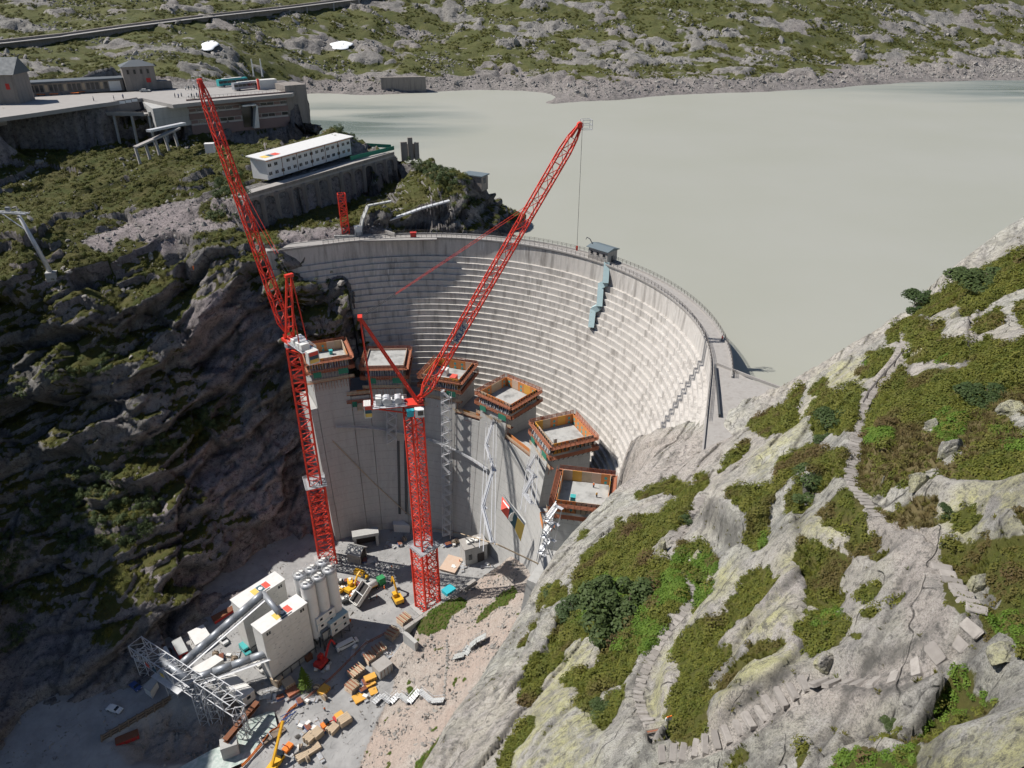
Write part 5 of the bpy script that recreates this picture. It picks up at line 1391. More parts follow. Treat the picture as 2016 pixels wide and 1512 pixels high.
def crane(name, base, zj, zs, rz, w_low, w_up, tip_px, label, aframe_back=9.0, aframe_h=19.0, pend=0.62, ax_top=-6.0, dt=0.0):
    root = empty(name, (0, 0, 0), 0, label, 'crane', 'red luffing cranes on the new dam site')
    bx_, by_, bz = base
    lattice_sections(root, (bx_, by_), w_low, bz, zj, rz, 5.2, 0.5, 0.2, 'X', 'base_section')
    lattice_sections(root, (bx_, by_), w_up, zj, zs, rz, 4.6, 0.42, 0.17, 'Z', 'mast_section')
    # transition platform
    m = MB(); s = w_low / 2 + 0.7
    m.box((bx_, by_, zj + 0.05), (2 * s, 2 * s, 0.18), rz); m.build('transition_platform', MT['crane_grey'], root)
    m = MB(); Mr = Matrix.Rotation(rz, 3, 'Z')
    for sx, sy, l in ((0, -1, 'x'), (0, 1, 'x'), (1, 0, 'y'), (-1, 0, 'y')):
        for hh in (0.5, 1.0):
            c0 = Mr @ Vector((sx * s, sy * s, 0)) + Vector((bx_, by_, zj + hh))
            m.box(c0, (2 * s if l == 'x' else 0.08, 0.08 if l == 'x' else 2 * s, 0.08), rz)
    m.build('platform_rail', MT['galvanised'], root)
    # footing
    m = MB(); m.box((bx_, by_, bz - 0.2), (w_low + 3, w_low + 3, 1.2), rz); m.build('foundation', MT['concrete_new'], root)
    # slewing head
    top = Vector((bx_, by_, zs))
    foot0 = top + Vector((0, 0, 3.2))
    d = ray(*tip_px); d = d / np.linalg.norm(d)
    rel = np.array([foot0.x, foot0.y, foot0.z - CAM_H]); tt = float(rel @ d) + dt
    tip = Vector((d[0] * tt, d[1] * tt, CAM_H + d[2] * tt))
    hd = Vector((tip.x - foot0.x, tip.y - foot0.y, 0)).normalized(); sd = Vector((-hd.y, hd.x, 0))
    ang = math.atan2(hd.y, hd.x)
    M3 = Matrix.Rotation(ang, 3, 'Z')
    L = lambda x, y, z: M3 @ Vector((x, y, z)) + top
    m = MB(); m.tube(L(0, 0, 0), L(0, 0, 1.3), w_up * 0.62, None, 16); m.build('slew_ring', MT['crane_grey'], root)
    m = MB(); m.box(L(0.4, 0, 1.75), (w_up + 1.4, w_up + 0.2, 0.9), ang); m.bar(L(1.4, -1.4, 2.2), L(2.4, -1.2, 3.4), 0.7); m.bar(L(1.4, 1.4, 2.2), L(2.4, 1.2, 3.4), 0.7); m.build('slew_frame', MT['crane_red'], root)
    # counter jib
    cj = MB()
    for sy in (-1, 1):
        cj.bar(L(-1.5, sy * 1.5, 1.8), L(-11.5, sy * 1.5, 1.8), 0.45, 0.6)
        cj.bar(L(-1.5, sy * 1.5, -0.6), L(-9.5, sy * 1.5, 1.5), 0.3)
    for k in range(6): cj.bar(L(-2 - 1.9 * k, -1.5, 1.8), L(-2 - 1.9 * k, 1.5, 1.8), 0.28)
    cj.build('counter_jib', MT['crane_red'], root)
    m = MB(); m.box(L(-6.3, 0, 2.15), (9.6, 4.6, 0.1), ang); m.build('machine_deck', MT['galvanised'], root)
    m = MB()
    for sy in (-1, 1):
        for hh in (0.6, 1.1): m.bar(L(-1.6, sy * 2.3, 2.2 + hh), L(-11.2, sy * 2.3, 2.2 + hh), 0.08)
        for k in range(6): m.bar(L(-1.6 - 1.92 * k, sy * 2.3, 2.2), L(-1.6 - 1.92 * k, sy * 2.3, 3.3), 0.08)
    m.build('deck_rail', MT['galvanised'], root)
    for x, r_, wd in ((-4.0, 1.0, 2.6), (-7.2, 1.15, 2.8)):
        m = MB(); m.tube(L(x, -wd / 2, 3.4), L(x, wd / 2, 3.4), r_, None, 14); m.build('winch_drum', MT['galvanised'], root)
        m = MB(); m.box(L(x, wd / 2 + 0.3, 3.1), (1.7, 0.5, 1.9), ang); m.box(L(x + 1.1, 0.4, 2.9), (0.9, 1.6, 1.4), ang); m.build('winch_motor', MT['white_paint'], root)
    m = MB(); m.box(L(-9.4, 0.6, 3.3), (1.6, 2.6, 2.1), ang); m.build('switch_cabinet', MT['white_paint'], root)
    for k in range(4):
        m = MB(); m.box(L(-11.9 - 0.5 * k, 0, 1.0), (0.44, 3.4, 4.0), ang); m.build('ballast_slab', MT['panel_white'], root)
    # sign board on the ballast: red, dark and yellow fields
    for k, mt in enumerate(('banner_red', 'banner_teal', 'banner_yellow')):
        m = MB(); m.box(L(-13.72, 0, 2.3 - 1.15 * k), (0.06, 2.8, 1.1), ang); m.build('sign_field', MT[mt], root)
        m = MB(); m.box(L(-12.4, -1.78, 2.3 - 1.15 * k), (1.8, 0.06, 1.1), ang); m.build('sign_field', MT[mt], root)
    # cab
    cb = MB(); cb.box(L(1.6, -w_up * 0.5 - 1.35, 0.4), (2.6, 1.9, 2.4), ang); cab = cb.build('cab', MT['car_white'], root)
    m = MB(); m.box(L(2.93, -w_up * 0.5 - 1.35, 0.55), (0.08, 1.6, 1.6), ang); m.build('front_window', MT['glass_dark'], cab)
    m = MB(); m.box(L(1.9, -w_up * 0.5 - 2.33, 0.6), (1.5, 0.08, 1.4), ang); m.build('side_window', MT['glass_dark'], cab)
    m = MB(); m.box(L(-0.9, -w_up * 0.5 - 1.0, 0.3), (2.0, 1.4, 2.0), ang); m.build('cab_cabinet', MT['cyan'], root)
    # A-frame
    at_ = L(ax_top, 0, aframe_h)
    for sy in (-1, 1):
        m = MB(); m.bar(L(1.2, sy * 1.3, 2.6), at_ + sd * sy * 0.7, 0.5); m.build('frame_front_leg', MT['crane_red'], root)
        m = MB(); m.bar(L(-aframe_back, sy * 1.3, 2.2), at_ + sd * sy * 0.7, 0.3); m.build('frame_back_leg', MT['crane_red'], root)
    m = MB()
    for k in range(1, 6):
        f = k / 6.0
        m.bar(L(1.2, -1.3, 2.6).lerp(at_ - sd * 0.7, f), L(1.2, 1.3, 2.6).lerp(at_ + sd * 0.7, f), 0.3)
    m.box(at_, (1.2, 2.4, 0.9), ang); m.build('frame_head', MT['crane_red'], root)
    # jib
    foot = L(2.6, 0, 3.4)
    ax = (tip - foot).normalized(); up = sd.cross(ax) if sd.cross(ax).z > 0 else ax.cross(sd)
    for m in lattice_beam(foot, tip, 2.9, 2.5, sd, up, 3.4, 0.32, 0.15): m.build('jib_section', MT['crane_red'], root)
    m = MB(); m.bar(tip - ax * 3.5 + up * 0.5, tip + up * 0.3, 0.9, 0.5); m.tube(tip - sd * 0.6, tip + sd * 0.6, 0.75, None, 12); m.build('jib_head', MT['crane_red'], root)
    cg = MB(); c0 = tip + hd * 1.6
    for sx in (-1, 1):
        for sy in (-1, 1): cg.bar(c0 + hd * sx * 1.2 + sd * sy * 1.1 - Vector((0, 0, 1.0)), c0 + hd * sx * 1.2 + sd * sy * 1.1 + Vector((0, 0, 1.2)), 0.1)
    for zz in (-1.0, 0.1, 1.2):
        for sx in (-1, 1): cg.bar(c0 + hd * sx * 1.2 - sd * 1.1 + Vector((0, 0, zz)), c0 + hd * sx * 1.2 + sd * 1.1 + Vector((0, 0, zz)), 0.1)
        for sy in (-1, 1): cg.bar(c0 - hd * 1.2 + sd * sy * 1.1 + Vector((0, 0, zz)), c0 + hd * 1.2 + sd * sy * 1.1 + Vector((0, 0, zz)), 0.1)
    cg.build('service_cage', MT['galvanised'], root)
    # pendant and luffing ropes
    pj = foot.lerp(tip, pend) + up * 1.25
    mid = pj.lerp(at_, 0.78)
    for sy in (-1, 1):
        m = MB(); m.bar(pj + sd * sy * 0.9, mid + sd * sy * 0.4, 0.10); m.build('pendant', MT['crane_red'], root)
        m = MB(); m.bar(mid + sd * sy * 0.4, at_ + sd * sy * 0.5, 0.09); m.build('luffing_rope', MT['dark_steel'], root)
    return root, foot, tip, sd, up, ax, at_
LBASE = (-66.9, 201.0, -100.0); RBASE = (-28.2, 178.9, -100.0)
c_l = crane('luffing_crane', LBASE, -64.7, -13.0, R(22), 5.7, 3.9, (393, 160), 'red luffing tower crane beside the left cliff with near upright jib', 8.0, 24.0, 0.62, -5.0, 26.0)
c_r = crane('luffing_crane', RBASE, -73.3, -22.0, R(44), 5.9, 3.9, (1142, 246), 'red luffing tower crane in the middle with jib over the old dam', 11.0, 29.0, 0.72, -12.0)
# name board on the right crane's jib and its hoist rope with hook
root, foot, tip, sd, up, ax, at_ = c_r
ctr = foot.lerp(tip, 0.27)
for s in (1, -1):
    nrm = sd * s
    m = MB(); m.bar(ctr - ax * 3.2 + nrm * 1.42, ctr + ax * 3.2 + nrm * 1.42, 0.08, 1.7); bd = m.build('name_board', MT['panel_grey'], root)
    xa = ax.copy(); za = nrm; ya = za.cross(xa)
    if ya.z < 0: xa = -xa; ya = -ya
    # the five letters as flat strokes on a 3 x 5 raster
    glyph = {'W': [(0,4,.6,0),(.6,0,1.2,3),(1.2,3,1.8,0),(1.8,0,2.4,4)], 'O': [(0,0,0,4),(0,4,1.6,4),(1.6,4,1.6,0),(1.6,0,0,0)], 'L': [(0,4,0,0),(0,0,1.5,0)], 'F': [(0,0,0,4),(0,4,1.5,4),(0,2.1,1.2,2.1)]}
    x0 = -5.5
    for chn in 'WOLFF':
        m = MB(); sc_l = 0.3
        for (xa_, ya_, xb_, yb_) in glyph[chn]:
            pa = ctr + nrm * 1.49 + xa * (x0 + xa_) * sc_l * 1.6 + ya * (ya_ - 2) * sc_l
            pb = ctr + nrm * 1.49 + xa * (x0 + xb_) * sc_l * 1.6 + ya * (yb_ - 2) * sc_l
            m.bar(pa, pb, 0.2, 0.2)
        m.build('letter', MT['blue'], bd)
        x0 += 2.9 if chn == 'W' else 2.15
hp2 = tip + Vector((0.6, 0.2, -1.0))
zh = aty(1144, 486, hp2.y).z
m = MB(); m.bar(hp2, Vector((hp2.x, hp2.y, zh)), 0.09)
m.build('hoist_rope', MT['dark_steel'], root)
m = MB(); m.box((hp2.x, hp2.y, zh - 0.2), (0.5, 0.3, 0.9)); m.tube((hp2.x, hp2.y - 0.15, zh - 0.8), (hp2.x, hp2.y + 0.15, zh - 0.8), 0.25, None, 8); m.build('hook_block', MT['crane_red'], root)
# ------------------------------------------------------------------ helpers for things standing in the yard
def place(u0, v0, u1=None, v1=None):
    """middle, heading and length between two sighted ground points"""
    a = yard(u0, v0)
    if u1 is None: return a, 0.0, 0.0
    b = yard(u1, v1); d = b - a
    return (a + b) / 2, math.atan2(d.y, d.x), math.hypot(d.x, d.y)
def z_for(p, v):
    lo, hi = p.z - 5, p.z + 80
    for _ in range(40):
        mid = (lo + hi) / 2
        if project(p.x, p.y, mid)[1] > v: lo = mid
        else: hi = mid
    return lo
def grounded(p): return Vector((p.x, p.y, float(VAL.z(p.x, p.y))))
wheel_me = MB().tube((0, -0.16, 0), (0, 0.16, 0), 0.42, None, 14).mesh('wheel', MT['rubber'])
hub_me = MB().tube((0, -0.18, 0), (0, 0.18, 0), 0.2, None, 10).mesh('hub', MT['crane_grey'])
def wheels(root, xs, w, s=1.0):
    for x in xs:
        for sy in (-1, 1):
            o = inst('wheel', wheel_me, root, (x, sy * w / 2, 0.42 * s), (0, 0, 0), (s, s, s)); inst('hub', hub_me, o)
def car(p, ang, label, mat='car_white', kind='van', L=None, group='site vehicles', cat=None):
    r = empty('parked_car' if kind == 'car' else 'van', p, ang, label, cat or ('car' if kind == 'car' else 'van'), group)
    L = L or (4.4 if kind == 'car' else 5.4); W = 1.9; h = 1.45 if kind == 'car' else 2.1
    if kind == 'car': prof = [(-L/2, 0.35), (-L/2, 0.85), (-L/2 + 0.5, 0.95), (-L/2 + 1.0, h), (L/2 - 2.0, h), (L/2 - 1.2, 0.98), (L/2 - 0.1, 0.8), (L/2, 0.35)]
    else: prof = [(-L/2, 0.35), (-L/2, h), (L/2 - 1.7, h), (L/2 - 1.0, 1.25), (L/2 - 0.1, 1.0), (L/2, 0.35)]
    def loft(pr, w0, w1, hz):
        n = len(pr); vs = []
        for sy in (-1, 1):
            for x, z in pr: vs.append((x, sy * (w0 if z < hz else w1) / 2, z))
        fs = [(i, (i + 1) % n, n + (i + 1) % n, n + i) for i in range(n)] + [tuple(reversed(range(n))), tuple(range(n, 2 * n))]
        return vs, fs
    m = MB(); m.add(*loft(prof, W, W * 0.86, 1.05)); m.build('body', MT[mat], r)
    m = MB()
    if kind == 'car':
        m.bx(-L/2 + 0.95, L/2 - 2.05, -W * 0.44, W * 0.44, 1.0, 1.36)
        m.add([(L/2 - 1.98, -0.72, h - 0.02), (L/2 - 1.98, 0.72, h - 0.02), (L/2 - 1.17, 0.8, 1.02), (L/2 - 1.17, -0.8, 1.02)], [(0, 3, 2, 1)])
    else:
        m.add([(L/2 - 1.66, -0.74, h - 0.1), (L/2 - 1.66, 0.74, h - 0.1), (L/2 - 0.98, 0.84, 1.3), (L/2 - 0.98, -0.84, 1.3)], [(0, 3, 2, 1)])
        m.bx(-L/2 + 0.6, L/2 - 1.8, -W * 0.445, W * 0.445, 1.3, 1.8)
    m.build('windows', MT['glass_dark'], r)
    for sy in (-0.65, 0.65): MB().bx(L/2 - 0.08, L/2 + 0.02, sy - 0.2, sy + 0.2, 0.6, 0.78).build('headlight', MT['letter_white'], r)
    wheels(r, (-L/2 + 0.9, L/2 - 0.9), W - 0.2, 0.8)
    return r
def container(p, ang, label, mat='white_paint', s=(6.1, 2.45, 2.6), roof='roof_white', z=0.0, group='site cabins', windows=1, cat='container', name='site_container'):
    r = empty(name, (p.x, p.y, p.z + z), ang, label, cat, group)
    n = max(3, int(s[0] / 0.6)); m = MB()
    m.bx(-s[0]/2, s[0]/2, -s[1]/2, s[1]/2, 0.1, s[2])
    for k in range(n):
        x = -s[0]/2 + (k + 0.5) * s[0] / n
        for sy in (-1, 1): m.box((x, sy * s[1]/2, s[2]/2), (s[0] / n * 0.5, 0.08, s[2] * 0.86))
    m.build('shell', MT[mat], r)
    MB().bx(-s[0]/2 - 0.05, s[0]/2 + 0.05, -s[1]/2 - 0.05, s[1]/2 + 0.05, s[2], s[2] + 0.14).build('roof', MT[roof], r)
    for k in range(windows):
        x = -s[0]/2 + (k + 0.5) * s[0] / windows
        w = MB().bx(x - 0.45, x + 0.45, -s[1]/2 - 0.1, -s[1]/2 - 0.04, 1.2, 2.0).build('window', MT['glass_dark'], r)
        MB().bx(x - 0.55, x + 0.55, -s[1]/2 - 0.12, -s[1]/2 - 0.05, 1.08, 1.18).build('sill', MT['galvanised'], w)
    return r

# ------------------------------------------------------------------ concrete plant: two clad bin houses
def bin_house(p0, p1, vtop, thick, label, rows=9, cols=5):
    P0, P1 = at(*p0), at(*p1)
    d = P1 - P0; W = math.hypot(d.x, d.y); ang = math.atan2(d.y, d.x)
    H = z_for(P0, vtop) - P0.z
    r = empty('bin_house', P0, ang, label, 'bin house', 'clad bin houses of the concrete plant')
    m = MB(); m.bx(0.1, W - 0.1, 0.1, thick - 0.1, -1.0, H - 0.3); m.build('core', MT['panel_grey'], r)
    rh = (H - 2.4) / rows
    pm = MB(); pm.bx(0.02, W / cols - 0.02, -0.06, 0.06, 0.03, rh - 0.03); pme = pm.mesh('cladding_panel', MT['panel_white'])
    em = MB(); em.bx(-0.06, 0.06, 0.06, thick - 0.02, 0.03, rh - 0.03); eme = em.mesh('cladding_panel', MT['panel_white'])
    for i in range(rows):
        for j in range(cols): inst('cladding_panel', pme, r, (W / cols * j, 0, 2.4 + rh * i))
        for x in (0, W): inst('cladding_panel', eme, r, (x, 0, 2.4 + rh * i))
    # fixing plates in a regular pattern
    fx = MB(); fx.bx(-0.35, 0.35, -0.1, -0.05, -0.08, 0.08); fme = fx.mesh('fixing_plate', MT['crane_grey'])
    for i in range(1, rows):
        for j in range(1, 4): inst('fixing_plate', fme, r, (W * j / 4 + (0.4 if i % 2 else -0.4), 0, 2.4 + rh * i - rh * 0.45))
    for x in (W * 0.12, W * 0.88):
        w = MB().bx(x - 0.7, x + 0.7, -0.12, -0.05, H - 2.1, H - 1.0).build('window', MT['glass_dark'], r)
        MB().bx(x - 0.06, x + 0.06, -0.16, -0.1, H - 2.1, H - 1.0).build('mullion', MT['panel_white'], w)
    rf_ = MB().bx(-0.25, W + 0.25, -0.25, thick + 0.25, H - 0.2, H + 0.1).build('roof', MT['roof_white'], r)
    for k, mt in enumerate(('banner_yellow', 'banner_teal', 'banner_red')):
        x0 = W * (0.36 + 0.125 * k)
        MB().bx(x0, x0 + W * 0.12, thick * 0.18, thick * 0.72, H + 0.104, H + 0.12).build('sign_field', MT[mt], rf_)
    m = MB(); m.tube((W * 0.545, thick * 0.45, H + 0.12), (W * 0.545, thick * 0.45, H + 0.14), 0.7, None, 14); m.tube((W * 0.545, thick * 0.45, H + 0.14), (W * 0.545, thick * 0.45, H + 0.15), 0.3, None, 10); m.build('sign_emblem', MT['letter_white'], rf_)
    MB().bx(W * 0.42, W * 0.68, 0.05, 0.5, H + 0.104, H + 0.115).build('sign_lettering', MT['letter_dark'], rf_)
    # base frame
    m = MB()
    for j in range(cols + 1): m.bx(W / cols * j - 0.12, W / cols * j + 0.12, -0.5, -0.26, -0.6, 2.4)
    m.bx(0, W, -0.45, -0.3, 2.2, 2.45); m.build('base_frame', MT['dark_steel'], r)
    return r, P0, P1, ang, W, H
bh1 = bin_house((539, 1346, -101.5), (621, 1283, -101.2), 1247, 5.2, 'large white clad bin house in front of the silos')
bh2 = bin_house((495, 1286, -101.5), (577, 1227, -101.2), 1197, 5.2, 'white clad bin house standing behind the front one, fed by the long conveyor')
# silos
sil_top = [(590, 1129), (612, 1118), (634, 1104), (604, 1147), (626, 1133), (647, 1119)]
SIL = []
gz = -100.8
for k, (u, v) in enumerate(sil_top):
    zt = gz + 26.0
    p = at(u, v, zt)
    side = ['behind', 'front'][k // 3]; pos_ = ['nearest the bin house', 'in the middle', 'nearest the crane'][k % 3]
    r = empty('silo', (p.x, p.y, gz), 0, f'white cement silo in the {"rear" if k < 3 else "front"} row, {pos_}', 'silo', 'cement silos')
    m = MB(); m.tube((0, 0, 5), (0, 0, 25.1), 2.2, None, 24, False); m.build('shell', MT['silo'], r, True)
    m = MB(); m.tube((0, 0, 25.1), (0, 0, 25.8), 2.2, 0.7, 24); m.build('top_cone', MT['galvanised'], r, True)
    m = MB(); m.tube((0, 0, 1.4), (0, 0, 5), 0.5, 2.2, 24); m.build('hopper', MT['silo'], r, True)
    m = MB(); m.tube((0.5, 0.3, 25.5), (0.5, 0.3, 26.8), 0.45, None, 10); m.box((-0.6, -0.3, 26.0), (0.8, 0.7, 0.9)); m.tube((-0.2, 0.8, 25.5), (-0.2, 0.8, 26.4), 0.3, None, 8); m.build('filter_unit', MT['white_paint'], r)
    m = MB()
    for j in range(16):
        t0 = 2 * math.pi * j / 16; t1 = 2 * math.pi * (j + 1) / 16
        m.bar((2.15 * math.cos(t0), 2.15 * math.sin(t0), 26.4), (2.15 * math.cos(t1), 2.15 * math.sin(t1), 26.4), 0.06)
        m.bar((2.15 * math.cos(t0), 2.15 * math.sin(t0), 25.2), (2.15 * math.cos(t0), 2.15 * math.sin(t0), 26.4), 0.05)
    m.build('guard_rail', MT['galvanised'], r)
    for j in range(4):
        t0 = math.pi / 4 + j * math.pi / 2
        MB().bar((1.7 * math.cos(t0), 1.7 * math.sin(t0), -0.6), (1.7 * math.cos(t0), 1.7 * math.sin(t0), 5.4), 0.28).build('leg', MT['dark_steel'], r)
# control cabins stacked beside the silos
cang = bh1[3]
cq = at(645, 1196, -101 + 12.8)
for j, (dx, z, lab) in enumerate(((-2.0, 10.2, 'upper white control cabin with pale roof in front of the silos'), (-2.0, 7.5, 'lower white control cabin in front of the silos'), (1.6, 6.3, 'upper ribbed white cabin beside the control cabins'), (1.6, 3.6, 'lower ribbed white cabin beside the control cabins'))):
    e = Vector((math.cos(cang), math.sin(cang), 0)); nn = Vector((e.y, -e.x, 0))
    q = Vector((cq.x, cq.y, -101)) + e * (dx * 1.0) + nn * (0 if j < 2 else 1.6)
    container(q, cang, lab, 'white_paint' if j < 2 else 'panel_white', (7.0, 3.0, 2.6), 'roof_white' if j == 0 else 'pale_blue', z, 'stacked plant cabins', 2)
q = Vector((cq.x, cq.y, -101)); e = Vector((math.cos(cang), math.sin(cang), 0)); nn = Vector((e.y, -e.x, 0))
r = empty('mixer_tower', q, cang, 'dark steel mixer tower frame under the stacked plant cabins', 'steel frame')
for x in (-5, -1.6, 1.8, 5):
    for y in (-2.6, 1.4): MB().bar((x, y, -0.6), (x, y, 7.4 if x < 0 else 3.5), 0.3).build('post', MT['dark_steel'], r)
m = MB()
for y in (-2.6, 1.4): m.bar((-5, y, 7.2), (-1.6, y, 7.2), 0.3); m.bar((-5, y, 3.4), (5, y, 3.4), 0.3)
m.bar((-5, -2.6, 0), (-1.6, -2.6, 7.2), 0.16); m.bar((5, -2.6, 0), (1.8, -2.6, 3.4), 0.16); m.build('beams', MT['dark_steel'], r)
m = MB(); m.bx(-4.6, -2.0, -2.2, 1.0, 3.6, 7.0); m.build('mixer_housing', MT['panel_grey'], r)
# conveyors
def conveyor(pa, pb, label, rad=1.15):
    A, B = at(*pa), at(*pb); d = B - A; L = d.length; ax = d / L
    sd = Vector((-ax.y, ax.x, 0)).normalized(); up = ax.cross(sd)
    if up.z < 0: up = -up
    r = empty('conveyor', (0, 0, 0), 0, label, 'conveyor', 'tube conveyors of the concrete plant')
    n = int(L / 5)
    for k in range(n):
        m = MB(); m.tube(A + ax * (L * k / n + 0.03), A + ax * (L * (k + 1) / n - 0.03), rad, None, 14); m.build('tube_section', MT['conveyor_grey'], r, True)
    m = MB(); o = -up * 1.5
    for s in (-1, 1):
        m.bar(A + sd * s * 1.3 + o, B + sd * s * 1.3 + o, 0.16); m.bar(A + sd * s * 1.3 - up * 0.2, B + sd * s * 1.3 - up * 0.2, 0.12)
        for k in range(2 * n):
            q0 = A + ax * (L * k / (2 * n)); q1 = A + ax * (L * (k + 1) / (2 * n))
            m.bar(q0 + sd * s * 1.3 + o, q1 + sd * s * 1.3 - up * 0.2, 0.09)
    m.build('truss', MT['dark_steel'], r)
    m = MB(); wv = -sd if sd.y > 0 else sd
    m.bar(A + wv * 1.9 - up * 0.9, B + wv * 1.9 - up * 0.9, 0.9, 0.08)
    for hh in (0.5, 1.0): m.bar(A + wv * 2.3 + up * (hh - 0.9), B + wv * 2.3 + up * (hh - 0.9), 0.06)
    m.build('walkway', MT['galvanised'], r)
    return r, A, B
cv1 = conveyor((352, 1312, -92), (518, 1168, -76.5), 'long grey tube conveyor rising to the rear bin house')
cv2 = conveyor((382, 1336, -92), (530, 1284, -90), 'short grey tube conveyor running to the front bin house')
m = MB(); a, b = at(518, 1168, -77), at(548, 1205, -77); m.tube(a, b, 0.9, None, 12); tag(m.build('transfer_pipe', MT['conveyor_grey'], None, True), 'short grey transfer tube between the two bin houses', 'pipe')
# steel gantry carrying the conveyor tails
def truss_box(r, a, b, w, h, sec, mat='galvanised', name='truss_bay', t=0.22):
    d = b - a; L = math.hypot(d.x, d.y); ax = d / d.length; sd = Vector((-ax.y, ax.x, 0)).normalized(); n = max(2, int(d.length / sec))
    for k in range(n):
        m = MB(); p0, p1 = a.lerp(b, k / n), a.lerp(b, (k + 1) / n)
        for s in (-1, 1):
            for zz in (0, h): m.bar(p0 + sd * s * w / 2 + Vector((0, 0, zz)), p1 + sd * s * w / 2 + Vector((0, 0, zz)), t)
            m.bar(p0 + sd * s * w / 2, p0 + sd * s * w / 2 + Vector((0, 0, h)), t * 0.8)
            if k % 2: m.bar(p0 + sd * s * w / 2, p1 + sd * s * w / 2 + Vector((0, 0, h)), t * 0.7)
            else: m.bar(p1 + sd * s * w / 2, p0 + sd * s * w / 2 + Vector((0, 0, h)), t * 0.7)
        for zz in (0, h):
            m.bar(p0 - sd * w / 2 + Vector((0, 0, zz)), p0 + sd * w / 2 + Vector((0, 0, zz)), t * 0.7)
            m.bar(p0 - sd * w / 2 + Vector((0, 0, zz)), p1 + sd * w / 2 + Vector((0, 0, zz)), t * 0.6)
        m.build(name, MT[mat], r)
def truss_leg(r, c, w, z0, z1, mat='galvanised'):
    n = max(2, int((z1 - z0) / 2.6)); h = (z1 - z0) / n; m = MB()
    cr = [(-w/2, -w/2), (w/2, -w/2), (w/2, w/2), (-w/2, w/2)]
    for k in range(n):
        for j in range(4):
            a0, a1 = cr[j], cr[(j + 1) % 4]
            p = lambda q, z: (c.x + q[0], c.y + q[1], z0 + z)
            m.bar(p(a0, k * h), p(a0, (k + 1) * h), 0.2); m.bar(p(a0, k * h), p(a1, (k + 1) * h), 0.12); m.bar(p(a0, (k + 1) * h), p(a1, (k + 1) * h), 0.12)
    m.build('leg', MT[mat], r)
ga = empty('truss_gantry', (0, 0, 0), 0, 'grey steel truss gantry at the tail of the two conveyors', 'gantry')
GA, GB, GC = at(272, 1282, -93.5), at(392, 1362, -93.5), at(476, 1378, -93.5)
truss_box(ga, GA, GB, 4.4, 4.2, 3.6); 
for f in (0.02, 0.5, 0.97):
    q = GA.lerp(GB, f); truss_leg(ga, q, 2.6, float(VAL.z(q.x, q.y)) - 1, -93.5)
m = MB(); q = GA.lerp(GB, 0.55); m.tube(q.lerp(GB, -0.3) + Vector((0, 0, 3.2)), q.lerp(GB, 0.7) + Vector((0, 0, 3.2)), 1.1, None, 12); m.build('hopper_tube', MT['conveyor_grey'], ga, True)
m = MB(); ax = (GB - GA).normalized(); an_ = math.atan2(ax.y, ax.x); m.box(GA.lerp(GB, 0.62) + Vector((0, 0, -0.2)), (12, 7.5, 0.2), an_); m.build('service_deck', MT['galvanised'], ga)
for f, mt in ((0.30, 'banner_red'), (0.42, 'banner_teal'), (0.54, 'banner_yellow')):
    m = MB(); q = GA.lerp(GB, f); sdv = Vector((ax.y, -ax.x, 0)); m.box(q + sdv * 2.4 + Vector((0, 0, 1.4)), (1.6, 0.06, 1.6), an_); m.build('sign_field', MT[mt], ga)
gb = empty('truss_bridge', (0, 0, 0), 0, 'grey steel truss bridge running from the gantry over the rubble', 'bridge truss')
truss_box(gb, at(400, 1352, -95.5), at(472, 1400, -95.5), 4.4, 4.6, 3.2)
for pq in ((415, 1366), (468, 1400)):
    q = at(*pq, -95.5); truss_leg(gb, q, 2.6, float(VAL.z(q.x, q.y)) - 1, -95.5)

# ------------------------------------------------------------------ cabins, vehicles and stores round the plant
def px_box(name, quad, z, h, mat, roof, label, cat, group=None, win=0):
    """building from the four sighted corners of its roof"""
    P = [at(u, v, z) for u, v in quad]
    if sum(P[i].x * P[(i + 1) % 4].y - P[(i + 1) % 4].x * P[i].y for i in range(4)) < 0: P = P[::-1]
    c = sum(P, Vector()) / 4
    r = empty(name, (c.x, c.y, z - h), 0, label, cat, group)
    pl = [((p.x - c.x), (p.y - c.y)) for p in P]
    MB().prism(pl, -0.6, h - 0.25).build('wall', MT[mat], r)
    MB().prism([(x * 1.04, y * 1.04) for x, y in pl], h - 0.24, h).build('roof', MT[roof], r)
    for k in range(win):
        i = k % 4; a, b = Vector((*pl[i], 0)), Vector((*pl[(i + 1) % 4], 0)); q = a.lerp(b, 0.5); d = b - a
        nn = Vector((d.y, -d.x, 0)).normalized()
        MB().box(q + nn * 0.04 + Vector((0, 0, h * 0.55)), (min(1.2, d.length * 0.4), 0.1, h * 0.35), math.atan2(d.y, d.x)).build('window', MT['glass_dark'], r)
    return r
Z4 = lambda pts, x0=200, y0=1050, s=4.032: [(x0 + a / s, y0 + b / s) for a, b in pts]
px_box('site_cabin', Z4([(685,785),(805,725),(865,815),(745,885)]), -98.2, 3.4, 'white_paint', 'roof_white', 'white site cabin under the long conveyor', 'cabin', 'cabins behind the conveyors', 4)
px_box('site_cabin', Z4([(555,860),(628,822),(684,930),(612,965)]), -98.6, 3.0, 'red', 'panel_grey', 'red container with grey roof beside the long conveyor', 'container', 'cabins behind the conveyors', 2)
px_box('site_cabin', Z4([(432,940),(512,893),(558,985),(488,1015)]), -99.0, 2.8, 'white_paint', 'roof_white', 'white flat roofed cabin next to the truss gantry', 'cabin', 'cabins behind the conveyors', 2)
px_box('site_shed', Z4([(920,1165),(1040,1105),(1208,1240),(1115,1315)]), -99.4, 3.2, 'panel_white', 'roof_white', 'long low white shed beside the truss bridge', 'shed', None, 3)
px_box('site_shed', Z4([(710,1075),(900,965),(965,1000),(800,1110)]), -98.5, 3.2, 'white_paint', 'roof_white', 'white roofed shed with red edge between the two conveyors', 'shed', None, 2)
